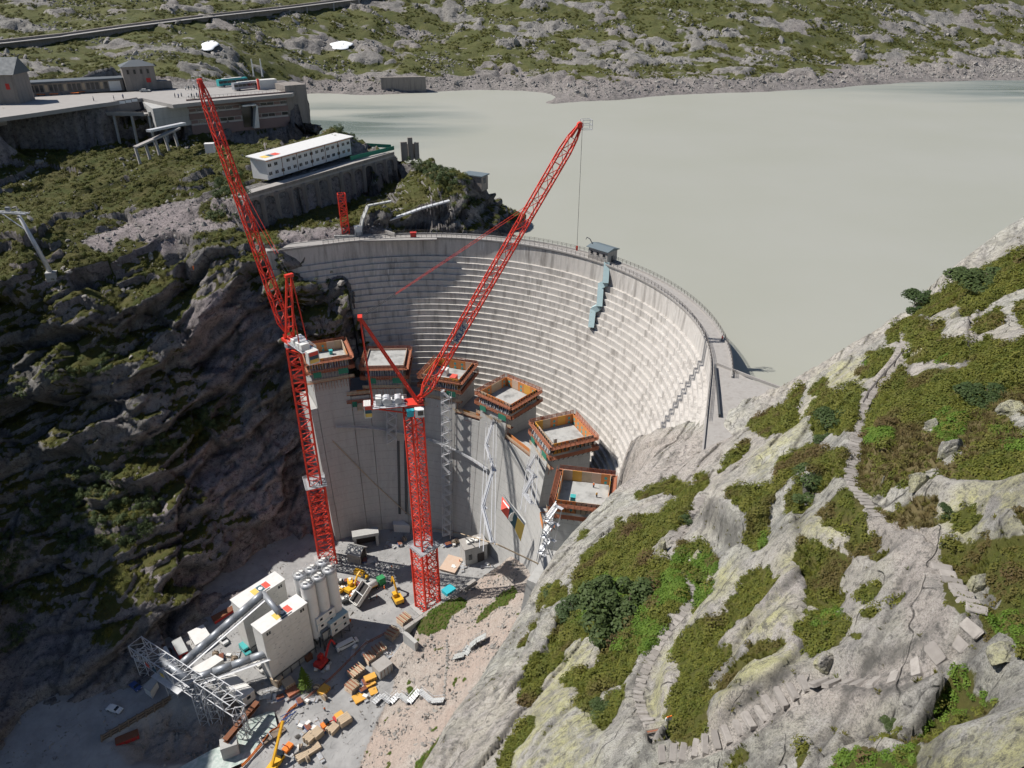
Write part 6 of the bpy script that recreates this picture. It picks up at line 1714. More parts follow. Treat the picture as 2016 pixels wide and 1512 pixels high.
px_box('tip_container', Z4([(870,660),(1040,570),(1055,600),(895,700)]), -99.4, 2.6, 'red', 'rust', 'long red open container against the shaded rock', 'container', None, 0)
px_box('water_tank', Z4([(330,1215),(400,1145),(440,1175),(385,1255)]), -100.6, 4.0, 'panel_white', 'panel_grey', 'pale concrete tank under the gantry', 'tank', None, 0)
px_box('pour_shed', Z4([(1000,165),(940,175),(945,215),(1075,220),(1070,160)][:4], 540, 980), -95.2, 4.2, 'panel_white', 'panel_white', 'white box container in the shade at the dam foot', 'container', None, 2)
def veh(u0, v0, u1, v1): return place(u0, v0, u1, v1)
for (q, kind, mat, lab, L, cat) in (
    ((433,1256,444,1268), 'van', 'car_white', 'white pickup beside the long conveyor', 5.2, 'van'),
    ((216,1395,237,1402), 'car', 'car_white', 'white estate car on the shaded access road', 4.8, 'car'),
    ((259,1347,275,1360), 'car', 'blue', 'blue car parked by the gantry foot', 4.6, 'car'),
    ((480,1278,488,1288), 'van', 'teal', 'teal and white van behind the front bin house', 5.0, 'van'),
    ((507,1312,518,1322), 'van', 'panel_white', 'white tank trailer at the corner of the front bin house', 4.6, 'trailer'),
    ((700,1129,724,1139), 'van', 'yellow', 'yellow van at the edge of the crane shadow', 5.4, 'van'),
    ((668,1281,700,1263), 'van', 'car_white', 'white van with roof rack in the shade below the cabins', 7.4, 'van')):
    p, a, l = veh(*q); car(grounded(p), a, lab, mat, kind, L, 'site vehicles', cat)
# tank lorry with green cab
p, a, l = veh(706, 1175, 752, 1150)
r = empty('tank_lorry', grounded(p), a, 'tank lorry with green cab and white tank', 'lorry', 'site vehicles')
MB().tube((-6.2, 0, 2.2), (2.6, 0, 2.2), 1.15, None, 18).build('tank', MT['silo'], r, True)
m = MB()
for y in (-1.17, 1.17): m.bx(-5.5, 2.2, y - 0.02, y + 0.02, 1.75, 2.05)
m.build('tank_stripe', MT['yellow'], r)
MB().bx(-6.2, 5.2, -0.9, 0.9, 0.75, 1.05).build('chassis', MT['dark_steel'], r)
m = MB(); m.sweep([(-1.2, 0.7), (1.2, 0.7), (1.2, 3.0), (1.05, 3.5), (-1.05, 3.5), (-1.2, 3.0)], 3.2, 5.6); cab_ = m.build('cab', MT['green'], r)
MB().bx(5.58, 5.66, -1.0, 1.0, 1.9, 2.9).build('windscreen', MT['glass_dark'], cab_)
wheels(r, (-5.2, -4.0, -2.8, 2.2, 4.7), 2.1, 1.2)
# tilting skip
p, a, l = veh(694, 1198, 734, 1170)
r = empty('mixer_skip', grounded(p), a, 'raised white loading skip with dark inside beside the silos', 'skip')
m = MB(); Mx = Matrix.Rotation(R(-38), 3, 'Y')
for c, s in (((0, 0, 0), (7.4, 4.0, 0.2)), ((0, -2.0, 0.8), (7.4, 0.2, 1.7)), ((0, 2.0, 0.8), (7.4, 0.2, 1.7)), ((-3.7, 0, 0.8), (0.2, 4.0, 1.7))):
    m.box(Mx @ Vector(c) + Vector((0, 0, 3.2)), s, 0, Mx)
m.build('skip_tray', MT['panel_white'], r)
m = MB(); m.box(Mx @ Vector((0.1, 0, 0.2)) + Vector((0, 0, 3.2)), (7.0, 3.7, 0.16), 0, Mx); m.build('tray_lining', MT['form_dark'], r)
m = MB(); m.box(Mx @ Vector((0, 0, 0.9)) + Vector((0, 0, 3.2)), (0.2, 3.9, 1.4), 0, Mx); m.build('divider', MT['galvanised'], r)
for x, y in ((-2.5, -1.7), (-2.5, 1.7), (2.2, -1.7), (2.2, 1.7)): MB().bar((x, y, -0.3), (x * 0.6, y, 3.2 + x * 0.5), 0.25).build('leg', MT['dark_steel'], r)
# excavator
def excavator(p, ang, label, mat='yellow', s=1.0):
    r = empty('excavator', p, ang, label, 'excavator', 'excavators and lifts on the site'); r.scale = (s, s, s)
    for y in (-1.1, 1.1):
        m = MB(); m.sweep([(-0.28, 0.1), (0.28, 0.1), (0.28, 0.8), (-0.28, 0.8)], -1.9, 1.9); o = m.build('track', MT['rubber'], r); o.location = (0, y, 0)
    m = MB(); m.bx(-1.7, 1.3, -1.25, 1.25, 0.9, 1.9); m.bx(-2.2, -1.0, -1.2, 1.2, 1.0, 2.3); m.build('body', MT[mat], r)
    m = MB(); m.bx(-0.2, 1.3, 0.1, 1.2, 1.9, 3.2); cb = m.build('cab', MT[mat], r)
    m = MB(); m.bx(1.28, 1.36, 0.2, 1.1, 2.0, 3.0); m.bx(0.0, 1.1, 1.18, 1.25, 2.2, 3.0); m.build('window', MT['glass_dark'], cb)
    m = MB(); m.bar((1.2, -0.4, 1.8), (3.2, -0.4, 4.8), 0.45, 0.6); m.bar((3.2, -0.4, 4.8), (4.6, -0.4, 5.6), 0.4, 0.5); m.build('boom', MT[mat], r)
    m = MB(); m.bar((4.6, -0.4, 5.6), (5.8, -0.4, 2.6), 0.35, 0.45); m.build('stick', MT[mat], r)
    m = MB(); m.bx(5.3, 6.3, -0.95, 0.15, 1.8, 2.6); m.build('bucket', MT['dark_steel'], r)
    return r
p, a, l = veh(788, 1192, 779, 1176); excavator(grounded(p), a, 'yellow excavator working in the sunlit yard', 'yellow', 1.15)
p, a, l = veh(684, 1168, 700, 1160); excavator(grounded(p), a + 0.4, 'yellow excavator among the machines beside the silos', 'yellow', 1.0)
p, a, l = veh(629, 1316, 640, 1302); excavator(grounded(p), a, 'red excavator in the shade under the front bin house', 'red', 1.1)
# machines standing close together by the silos
for k, (u, v, mt, lab) in enumerate(((668, 1150, 'dark_steel', 'dark pump unit nearest the silos'), (672, 1166, 'yellow', 'small yellow compressor by the silos'), (690, 1150, 'yellow', 'yellow generator behind the tank lorry'), (703, 1156, 'red', 'red generator behind the tank lorry'), (680, 1186, 'dark_steel', 'dark mixer drum set beside the raised skip'), (696, 1176, 'form_orange', 'orange hopper beside the raised skip'))):
    p = grounded(yard(u, v)); r = empty('site_machine', p, k * 0.9, lab, 'machine', 'machines beside the silos')
    MB().bx(-1.3, 1.3, -0.9, 0.9, 0.5, 1.7).build('housing', MT[mt], r)
    m = MB(); m.tube((-0.6, 0, 1.7), (-0.6, 0, 2.4), 0.3, None, 8); m.bx(0.2, 1.0, -0.5, 0.5, 1.7, 2.1); m.build('exhaust', MT['white_paint'], r)
    m = MB(); m.bar((1.3, 0, 0.6), (2.6, 0, 0.5), 0.12); m.build('tow_bar', MT['dark_steel'], r)
    wheels(r, (-0.6, 0.6), 1.7, 0.7)
# timber and formwork stacks
def stack(u, v, u1, v1, label, kind='panel', n=4):
    p, a, l = veh(u, v, u1, v1); p = grounded(p)
    r = empty('formwork_stack' if kind == 'panel' else 'timber_stack', p, a, label, 'formwork stack' if kind == 'panel' else 'timber stack', 'stacks of formwork and timber')
    l = max(l, 3.0)
    if kind == 'panel':
        for k in range(n):
            m = MB(); m.bx(-l/2, l/2, -1.6, 1.6, 0.25 + 0.5 * k, 0.33 + 0.5 * k); m.build('board', MT['timber' if k % 2 else 'form_pale'], r)
        for k in range(6):
            x = -l/2 + 0.3 + k * (l - 0.6) / 5
            m = MB(); m.bx(x - 0.12, x + 0.12, -1.75, 1.75, 0.25 + 0.5 * n, 0.5 + 0.5 * n); m.build('beam', MT['timber_red' if k % 2 == 0 else 'timber'], r)
        for k in range(3):
            x = -l/2 + 0.6 + k * (l - 1.2) / 2
            m = MB(); m.bx(x - 0.3, x + 0.3, -1.5, 1.5, 0.42, 0.7); m.build('steel_waler', MT['blue_steel'], r)
    else:
        for k in range(n):
            for j in range(5):
                m = MB(); m.bx(-l/2 + 0.2 * (j % 2), l/2 - 0.15 * (k % 2), -1.4 + j * 0.56, -0.92 + j * 0.56, 0.15 + 0.5 * k, 0.58 + 0.5 * k); m.build('plank_pack', MT['timber'], r)
    return r
for a in (((765, 1262, 780, 1244), 'formwork stack with blue steel at the tip of the concrete wall'), ((737, 1292, 758, 1278), 'formwork stack in the middle of the yard edge row'), ((690, 1338, 714, 1318), 'red beamed formwork stack nearest the sunlit road'),
          ((686, 1366, 702, 1350), 'grey and red beam bundle on the sunlit road'), ((787, 1232, 805, 1218), 'red and white beam stack at the crane foot'), ((722, 1306, 735, 1296), 'small formwork stack behind the yard edge row')):
    stack(*a[0], a[1])
for a, n in ((((668, 1430, 690, 1414), 'red strapped timber stack at the rubble edge'), 4), (((648, 1446, 662, 1430), 'pale timber stack beside the orange loader'), 3), (((604, 1466, 618, 1450), 'light timber stack furthest down the row'), 4), (((618, 1456, 632, 1442), 'light timber stack in the middle of the row'), 4), (((606, 1484, 630, 1466), 'low spread timber stack near the bottom edge'), 2), (((584, 1500, 606, 1484), 'orange timber stack at the bottom edge'), 3)):
    stack(*a[0], a[1], 'timber', n)
def slab_box(u, v, u1, v1, w, h, mat, label, cat, lid=None, name='storage_box'):
    p, a, l = veh(u, v, u1, v1); p = grounded(p); r = empty(name, p, a, label, cat, 'boxes on the sunlit road')
    MB().bx(-l/2, l/2, -w/2, w/2, 0.1, h).build('body', MT[mat], r)
    MB().bx(-l/2 - 0.06, l/2 + 0.06, -w/2 - 0.06, w/2 + 0.06, h, h + 0.1).build('lid', MT[lid or mat], r)
    m = MB()
    for k in range(4): x = -l/2 + (k + 0.5) * l / 4; m.bx(x - 0.08, x + 0.08, -w/2 - 0.05, w/2 + 0.05, 0.1, h * 0.9)
    m.build('ribs', MT['rust'], r)
slab_box(631, 1370, 645, 1354, 2.4, 1.2, 'form_yellow', 'orange tray standing alone on the sunlit road', 'tray')
slab_box(719, 1345, 740, 1334, 2.0, 1.6, 'form_yellow', 'yellow drum box beside the concrete block', 'box')
slab_box(722, 1356, 739, 1345, 1.0, 0.8, 'form_yellow', 'narrow yellow beam in front of the drum box', 'beam')
slab_box(728, 1366, 742, 1360, 2.4, 0.5, 'form_yellow', 'flat orange tarpaulin pack by the silver stair', 'tarpaulin')
slab_box(697, 1382, 717, 1370, 3.0, 0.6, 'form_yellow', 'large flat orange tarpaulin pack on the sunlit road', 'tarpaulin')
slab_box(662, 1416, 676, 1406, 2.4, 0.6, 'form_yellow', 'flat orange pack beside the strapped timber', 'tarpaulin')
slab_box(741, 1332, 766, 1312, 4.2, 3.4, 'concrete_new', 'pale concrete block at the slope foot', 'concrete block', 'concrete_cap')
slab_box(541, 1352, 553, 1340, 3.0, 2.6, 'timber', 'brown timber crate at the corner of the front bin house', 'crate')
slab_box(561, 1358, 578, 1346, 3.0, 2.2, 'timber', 'brown timber crate in front of the front bin house', 'crate')
slab_box(566, 1372, 586, 1358, 3.0, 1.2, 'timber_red', 'red and grey crate of rods by the conifer', 'crate')
slab_box(875, 1172, 892, 1160, 3.0, 1.4, 'cyan', 'bright cyan cover beside the crane foot', 'cover')
slab_box(880, 1128, 898, 1098, 6.0, 0.7, 'form_pale', 'pale formwork panel leaning in the sunlit corner', 'panel')
slab_box(600, 1300, 612, 1292, 3.0, 2.0, 'rust', 'rusty drum under the front bin house', 'drum')
p, a, l = veh(563, 1482, 572, 1470)
r = empty('scissor_lift', grounded(p), a, 'orange lift platform on the sunlit road', 'lift', 'excavators and lifts on the site')
MB().bx(-1.4, 1.4, -0.9, 0.9, 0.4, 1.4).build('body', MT['orange'], r); MB().bar((0, 0, 1.4), (-1.2, 0.2, 3.6), 0.2).build('arm', MT['red'], r); wheels(r, (-0.9, 0.9), 1.8, 0.8)
p, a, l = veh(636, 1436, 652, 1424)
r = empty('loader', grounded(p), a, 'small orange loader between the timber stacks', 'loader', 'excavators and lifts on the site')
MB().bx(-1.6, 0.6, -0.9, 0.9, 0.5, 1.6).build('body', MT['orange'], r); MB().bx(-0.6, 0.6, -0.7, 0.7, 1.6, 2.4).build('cab', MT['glass_dark'], r); m = MB(); m.bar((0.6, 0, 1.2), (2.6, 0, 0.6), 0.3); m.bx(2.4, 3.2, -1, 1, 0.3, 0.9); m.build('bucket', MT['red'], r); wheels(r, (-1.0, 0.5), 1.8, 1.0)
# mobile crane with yellow boom at the bottom edge
p, a, l = veh(536, 1520, 548, 1500)
r = empty('mobile_crane', grounded(p), a, 'mobile crane with long yellow boom at the bottom edge', 'mobile crane', 'excavators and lifts on the site')
MB().bx(-3, 3, -1.2, 1.2, 0.6, 1.8).build('carrier', MT['yellow'], r); MB().bar((-1, 0, 2), (6.5, 0.2, 11), 0.6, 0.7).build('boom', MT['yellow'], r); MB().bx(1.6, 3.2, -1.1, 1.1, 1.8, 3.0).build('cab', MT['glass_dark'], r); wheels(r, (-2, 0, 2), 2.2, 1.1)
# blue lattice piece and flat trailers
p, a, l = veh(558, 1430, 582, 1402); r = empty('lattice_boom_piece', grounded(p), a, 'dark blue lattice boom piece lying on the road', 'lattice piece')
m = MB()
for x, y in ((-1, -1), (1, -1), (1, 1), (-1, 1)): m.bar((-l/2, x * 0.9, 1.1 + y * 0.8), (l/2, x * 0.4, 1.1 + y * 0.5), 0.16)
for k in range(6): f = -l/2 + l * k / 6; m.bar((f, -0.8, 0.4), (f + l/6, 0.7, 1.8), 0.1); m.bar((f, 0.8, 0.4), (f + l/6, -0.7, 1.8), 0.1)
m.build('lattice', MT['blue'], r)
for (q, lab) in (((538, 1452, 556, 1438), 'small grey flatbed beside the orange fence'), ((522, 1462, 536, 1450), 'grey pallet by the orange fence')):
    p, a, l = veh(*q); r = empty('flatbed', grounded(p), a, lab, 'flatbed', 'flatbeds'); MB().bx(-2.2, 2.2, -1.1, 1.1, 0.6, 0.8).build('bed', MT['timber_old'], r); MB().bx(-2.2, -2.0, -1.1, 1.1, 0.8, 1.5).build('headboard', MT['crane_grey'], r); wheels(r, (-1.2, 1.2), 1.9, 0.7)

# ------------------------------------------------------------------ fences, walls, beams
def fence(pts, label, mat, h=1.1, name='site_fence', boards=2, spacing=2.0, group=None, th=0.08, bh=0.25):
    r = empty(name, (0, 0, 0), 0, label, 'fence', group)
    P = [grounded(q) for q in pts]; pm = MB().bx(-0.06, 0.06, -0.06, 0.06, -0.4, h).mesh('post', MT[mat])
    for a, b in zip(P[:-1], P[1:]):
        n = max(1, int((b - a).length / spacing))
        for k in range(n): q = grounded(a.lerp(b, k / n)); inst('post', pm, r, q)
        for k in range(n):
            q0, q1 = grounded(a.lerp(b, k / n)), grounded(a.lerp(b, (k + 1) / n))
            m = MB()
            for j in range(boards): m.bar(q0 + Vector((0, 0, h - 0.15 - j * h / boards)), q1 + Vector((0, 0, h - 0.15 - j * h / boards)), th, bh)
            m.build('rail', MT[mat], r)
    return r
fence([yard(585, 1391), yard(560, 1420), yard(520, 1465), yard(477, 1512)], 'bright orange barrier fence along the river edge', 'orange', 1.4, 'barrier_fence', 2, 2.6, None, 0.1, 0.5)
fence([yard(590, 1390), yard(650, 1340), yard(720, 1270), yard(760, 1250)], 'red and white timber fence between the shaded yard and the sunlit road', 'timber_red', 1.2)
rb = empty('steel_girder', (0, 0, 0), 0, 'long rusty steel girder spanning the stream on a concrete pier', 'girder')
a, b = at(508, 1386, -101.5), at(444, 1462, -101.5)
m = MB(); m.bar(a, b, 1.6, 0.2); m.bar(a + Vector((0, 0, 1.2)), b + Vector((0, 0, 1.2)), 1.6, 0.2); m.build('flange', MT['rust'], rb)
m = MB(); m.bar(a + Vector((0, 0, 0.6)), b + Vector((0, 0, 0.6)), 0.25, 1.0); m.build('web', MT['rust'], rb)
MB().box(b + Vector((0.6, 0.3, -3.6)), (4.5, 3.5, 7.0), 0.4).build('pier', MT['concrete_new'], rb)
# retaining wall of the crane platform
rw = empty('retaining_wall', (0, 0, 0), 0, 'pale concrete retaining wall along the crane yard', 'wall')
d = (WALL_B - WALL_A); d.z = 0; dn = d.normalized(); nn = Vector((-dn.y, dn.x, 0))
m = MB(); m.bar(WALL_A + Vector((0, 0, -4.6)), WALL_B + Vector((0, 0, -4.6)), 1.0, 9.6); m.build('wall', MT['concrete_new'], rw)
m = MB(); m.bar(WALL_A + Vector((0, 0, 0.32)), WALL_B + Vector((0, 0, 0.32)), 1.3, 0.3); m.build('coping', MT['concrete_cap'], rw)
MB().box(WALL_A - dn * 0.2 - nn * 3.4 + Vector((0, 0, -4.8)), (1.2, 6.0, 9.0), math.atan2(dn.y, dn.x)).build('wing_wall', MT['concrete_new'], rw)
m = MB()
for k in range(9): q = WALL_A.lerp(WALL_B, k / 8); m.bar(q + Vector((0, 0, 0.3)), q + Vector((0, 0, 1.4)), 0.07)
m.bar(WALL_A + Vector((0, 0, 1.35)), WALL_B + Vector((0, 0, 1.35)), 0.06); m.build('hand_rail', MT['dark_steel'], rw)
# crib wall of timber below the access road
cr_ = empty('crib_wall', (0, 0, 0), 0, 'dark timber crib wall holding the shaded access road', 'wall')
ca, cb2 = at(192, 1452, -103.5), at(330, 1372, -102.5)
nb = 8
for k in range(nb):
    p0, p1 = ca.lerp(cb2, k / nb), ca.lerp(cb2, (k + 0.94) / nb)
    for j in range(7):
        m = MB(); m.bar(p0 + Vector((0.12 * j, 0.1 * j, -6 + j * 0.95)), p1 + Vector((0.12 * j, 0.1 * j, -6 + j * 0.95)), 0.45, 0.5); m.build('log', MT['timber_old'], cr_)
    m = MB(); m.bar(p0 + Vector((0, -0.35, -6.3)), p0 + Vector((0.9, 0.45, 0.5)), 0.4); m.build('post', MT['timber_old'], cr_)
slab_box(228, 1462, 274, 1448, 2.4, 1.5, 'red', 'faded red container on the shaded ground below the crib wall', 'container', 'rust')
# small gabled hut, portal frames and pump house at the dam foot
p, a, l = veh(692, 1098, 716, 1104); p = grounded(p)
r = empty('gabled_hut', p, a, 'small grey concrete hut with open gable at the crane foot', 'hut')
for y in (-2.2, 2.2): MB().bx(-2.6, 2.6, y - 0.25, y + 0.25, -0.5, 4.0).build('wall', MT['concrete_cap'], r)
m = MB(); m.sweep([(-2.8, 4.0), (0, 6.0), (2.8, 4.0), (2.8, 4.3), (0, 6.4), (-2.8, 4.3)], -3.0, 3.0); m.build('roof', MT['concrete_new'], r)
MB().bx(2.2, 2.5, -1.95, 1.95, -0.5, 4.0).build('back_wall', MT['form_dark'], r)
p, a, l = veh(706, 1076, 738, 1070); p = grounded(p)
r = empty('tunnel_portal', p, a, 'concrete portal frame with dark opening at the cliff foot', 'portal')
for x in (-4.0, 4.0): MB().bx(x - 0.5, x + 0.5, -1.5, 1.5, -0.5, 5.0).build('pier', MT['concrete_new'], r)
MB().bx(-4.8, 4.8, -1.8, 1.8, 5.0, 6.2).build('lintel', MT['concrete_new'], r); MB().bx(-3.6, 3.6, 1.0, 1.4, -0.5, 5.0).build('opening', MT['form_dark'], r)
p, a, l = veh(916, 1104, 950, 1092); p = grounded(p)
r = empty('pump_house', p, a, 'pale concrete pump house with dark doorway at the dam foot', 'building')
MB().bx(-4.2, 4.2, -2.8, 2.8, -1, 7.0).build('wall', MT['concrete_new'], r); MB().bx(-4.5, 4.5, -3.1, 3.1, 7.0, 7.5).build('roof', MT['concrete_cap'], r)
MB().bx(0.4, 3.0, -2.9, -2.78, -0.5, 4.0).build('doorway', MT['form_dark'], r); m = MB()
for k in range(5): m.box((-2 + k, 0.3 * (k % 3), 7.9), (1.2, 1.6, 0.8), k)
m.build('roof_stores', MT['white_paint'], r); MB().bx(-2.9, -1.6, -2.9, -2.78, 2.0, 4.5).build('window', MT['glass_dark'], r)
# silver stairs laid over the scree
def slope_stair(pts, label, w=1.6, mat='galvanised', cat='stairway', lk=None, zoff=0.6):
    r = empty('site_stair', (0, 0, 0), 0, label, cat, 'metal stairs on the slope')
    for a, b in zip(pts[:-1], pts[1:]):
        m = MB(); m.bar(a, b, w, 0.12); m.build('flight', MT[mat], r)
        m = MB(); d = (b - a).normalized(); sd = Vector((-d.y, d.x, 0)).normalized()
        for s in (-1, 1):
            m.bar(a + sd * s * w / 2 + Vector((0, 0, 1.1)), b + sd * s * w / 2 + Vector((0, 0, 1.1)), 0.08)
            for f in (0.05, 0.5, 0.95): q = a.lerp(b, f); m.bar(q + sd * s * w / 2 + Vector((0, 0, -1.2)), q + sd * s * w / 2 + Vector((0, 0, 1.1)), 0.08)
        m.build('hand_rail', MT[mat], r)
        n = int((b - a).length / 0.7)
        tm_ = MB()
        for k in range(n): q = a.lerp(b, (k + 0.5) / n); tm_.box(q + Vector((0, 0, 0.1)), (w, 0.3, 0.1), math.atan2(sd.y, sd.x))
        tm_.build('treads', MT['panel_grey'], r)
    return r
def vat(u, v, dz=0.8): q = yard(u, v); return q + Vector((0, 0, dz))
slope_stair([vat(736, 1388), vat(752, 1372), vat(770, 1386), vat(786, 1370), vat(806, 1386), vat(826, 1366, 1.6), vat(850, 1384), vat(874, 1382)], 'silver zigzag stair climbing the scree from the road', 1.8)
slope_stair([vat(893, 1298), vat(915, 1292), vat(925, 1276), vat(938, 1270, 2.0), vat(957, 1262, 2.2)], 'grey plank stair standing on the pink scree slope', 2.2, 'panel_grey')
# workers
def person(p, ang, label, top='hivis', legs='cloth_dark', helmet='letter_white', s=1.0):
    r = empty('person', p, ang, label, 'person', 'people on the site'); r.scale = (s, s, s)
    bm = bmesh.new()
    J = [(0,0,0.95),(0,0,1.2),(0,0,1.42),(0,0,1.53),(0.01,0,1.66),(0,0.12,0.9),(0.03,0.13,0.5),(0,0.13,0.08),(0.12,0.13,0.03),(0,-0.12,0.9),(-0.02,-0.13,0.5),(-0.08,-0.13,0.08),(0.04,-0.13,0.03),(0,0.2,1.38),(0.02,0.26,1.1),(0.12,0.25,0.88),(0.2,0.24,0.84),(0,-0.2,1.38),(0.04,-0.27,1.1),(0.16,-0.24,0.9),(0.24,-0.23,0.88)]
    E_ = [(0,1),(1,2),(2,3),(3,4),(0,5),(5,6),(6,7),(7,8),(0,9),(9,10),(10,11),(11,12),(2,13),(13,14),(14,15),(15,16),(2,17),(17,18),(18,19),(19,20)]
    RD = [.15,.14,.15,.065,.1,.1,.075,.05,.045,.1,.075,.05,.045,.075,.055,.045,.04,.075,.055,.045,.04]
    me = bpy.data.meshes.new('body'); me.from_pydata(J, E_, []); o = bpy.data.objects.new('body', me); COL.objects.link(o)
    md = o.modifiers.new('skin', 'SKIN'); md.use_smooth_shade = True
    for k, vv in enumerate(me.skin_vertices[0].data): vv.radius = (RD[k], RD[k]); vv.use_root = (k == 0)
    o.modifiers.new('sub', 'SUBSURF').levels = 1
    me.materials.append(MT[top]); o.parent = r
    m = MB()
    m.tube((0, 0.12, 0.08), (0, 0.11, 0.93), 0.085, 0.125, 10); m.tube((-0.06, -0.12, 0.08), (0, -0.11, 0.93), 0.085, 0.125, 10); m.build('trousers', MT[legs], r, True)
    m = MB(); m.tube((0.01, 0, 1.70), (0.01, 0, 1.82), 0.135, 0.07, 12); m.build('helmet', MT[helmet], r, True)
    return r

# ------------------------------------------------------------------ loose goods all over the yard
lg = random.Random(31)
KIND = {}
m = MB()
for k in range(5): m.bx(-0.9, 0.9, -0.55 + k * 0.24, -0.38 + k * 0.24, 0.12, 0.16)
for y in (-0.5, 0.0, 0.5): m.bx(-0.85, 0.85, y - 0.05, y + 0.05, 0.0, 0.12)
KIND['pallet'] = [('deck', m.mesh('deck', MT['timber']))]
m = MB(); m.bx(-0.75, 0.75, -0.5, 0.5, 0.17, 1.0); KIND['pallet'].append(('load', m.mesh('load', MT['white_paint'])))
m = MB()
for k in range(7):
    for j in range(3): m.tube((-2.2, -0.5 + k * 0.17, 0.1 + j * 0.15), (2.2, -0.5 + k * 0.17, 0.1 + j * 0.15), 0.07, None, 6)
KIND['rod_bundle'] = [('rods', m.mesh('rods', MT['galvanised']))]
m = MB(); m.bx(-1.4, -1.3, -0.6, 0.6, 0, 0.6); m.bx(1.3, 1.4, -0.6, 0.6, 0, 0.6); KIND['rod_bundle'].append(('bearer', m.mesh('bearer', MT['timber'])))
m = MB(); m.bx(-1.2, 1.2, -0.8, 0.8, 0.05, 0.9); KIND['steel_crate'] = [('basket', m.mesh('basket', MT['blue_steel']))]
m = MB()
for k in range(6): m.bx(-1.1, 1.1, -0.7 + k * 0.25, -0.58 + k * 0.25, 0.9, 1.15)
KIND['steel_crate'].append(('props', m.mesh('props', MT['timber_red'])))
m = MB(); m.tube((-0.3, 0, 0.9), (0.3, 0, 0.9), 0.9, None, 16); KIND['cable_drum'] = [('core', m.mesh('core', MT['timber_old']))]
m = MB(); m.tube((-0.42, 0, 0.9), (-0.3, 0, 0.9), 1.05, None, 16); m.tube((0.3, 0, 0.9), (0.42, 0, 0.9), 1.05, None, 16); KIND['cable_drum'].append(('flanges', m.mesh('flanges', MT['timber'])))
LBL = {'pallet': ('loaded wooden pallet standing', 'pallet'), 'rod_bundle': ('grey bundle of steel rods lying', 'rod bundle'), 'steel_crate': ('blue steel crate of red props', 'crate'), 'cable_drum': ('wooden cable drum standing', 'cable drum')}
ZONES = [((655,1145),(700,1165),10,'close beside the silos'), ((560,1385),(640,1350),8,'round the larch tree'), ((690,1300),(770,1270),10,'among the formwork stacks'), ((680,1345),(730,1375),10,'beside the silver stair'), ((590,1440),(660,1420),8,'by the orange loader'), ((575,1500),(640,1470),9,'at the lower timber stacks'), ((890,1120),(980,1110),8,'in front of the pump house'), ((760,1075),(830,1060),7,'at the shaded dam foot'), ((470,1262),(520,1240),5,'between the bin houses'), ((500,1380),(560,1372),7,'at the head of the rusty girder'), ((410,1290),(470,1310),7,'between the two conveyors'), ((860,1075),(905,1065),6,'behind the middle crane'), ((620,1330),(660,1310),5,'under the front bin house'), ((700,1110),(740,1090),5,'by the gabled hut')]
for (u0, v0), (u1, v1), n, where in ZONES:
    for k in range(n):
        kd = lg.choice(['pallet', 'pallet', 'rod_bundle', 'rod_bundle', 'steel_crate', 'cable_drum'])
        q = grounded(yard(lg.uniform(min(u0, u1), max(u0, u1)), lg.uniform(min(v0, v1), max(v0, v1))))
        if q.z > -94: continue
        r = empty(kd, q, lg.uniform(0, 3.14), LBL[kd][0] + ' ' + where, LBL[kd][1], LBL[kd][1] + 's ' + where)
        for nm, me in KIND[kd]: inst(nm, me, r)
for k, (u, v) in enumerate(((742, 1178), (757, 1160), (640, 1400), (905, 1108), (772, 1120), (690, 1225))):
    person(grounded(yard(u, v)), k, ['worker in orange beside the yellow excavator', 'worker in orange behind the tank lorry cab', 'worker in orange on the sunlit road', 'worker in orange by the pump house', 'worker in orange in the crane shadow', 'worker in orange in the shade of the cabins'][k], 'hivis', 'hivis' if k % 2 else 'cloth_dark')
# ------------------------------------------------------------------ hospice terrace and buildings on the spur
ZT = 36.0
def yaw(a, b): return math.atan2(b.y - a.y, b.x - a.x)
def prism_px(name, quad, z, h, mat, parent, z_extra=0.0):
    P = [at(u, v, z) for u, v in quad]
    if sum(P[i].x * P[(i + 1) % len(P)].y - P[(i + 1) % len(P)].x * P[i].y for i in range(len(P))) < 0: P = P[::-1]
    return MB().prism([(p.x, p.y) for p in P], z - h, z + z_extra).build(name, MT[mat], parent)
ZZ = lambda pts: [(a / 2.88, b / 2.88) for a, b in pts]
# car park deck
deck = prism_px('car_park', [(-60,212),(70,186),(240,182),(330,176),(420,172),(560,164),(590,172),(575,184),(400,200),(340,206),(280,193),(180,206),(70,222),(-60,240)], ZT + 0.3, 1.6, 'road_pale', None)
tag(deck, 'pale concrete car park terrace', None, None, 'structure')
# long museum block below the deck: brown and light bands, windows
ta, tb = at(368, 200, ZT), at(562, 184, ZT)
L = (tb - ta).length; a = yaw(ta, tb)
mb_ = empty('terrace_building', (ta.x, ta.y, ZT), a, 'long brown banded building under the hospice car park', 'building')
m = MB(); m.bx(0, L, 0.2, 16, -15.0, -0.1); m.build('core', MT['facade_light'], mb_)
for k, (z0, z1, mt) in enumerate(((-3.0, 0.9, 'facade_brown'), (-8.0, -5.4, 'facade_brown'), (-15.0, -10.6, 'facade_brown'))):
    MB().bx(-0.25, L + 0.25, -0.3, 0.22, z0, z1).build('brown_band', MT[mt], mb_)
for z0, z1 in ((-5.4, -3.0), (-10.6, -8.0)):
    n = 14
    for k in range(n):
        x = (k + 0.5) * L / n
        if 0.50 < x / L < 0.66: continue
        w = MB().bx(x - L / n * 0.44, x + L / n * 0.44, -0.12, 0.18, z0 + 0.9, z1 - 0.35).build('window', MT['glass_dark' if k % 3 else 'facade_brown'], mb_)
        MB().bx(x - L / n * 0.46, x + L / n * 0.46, -0.2, 0.18, z0 + 0.6, z0 + 0.85).build('sill', MT['facade_light'], w)
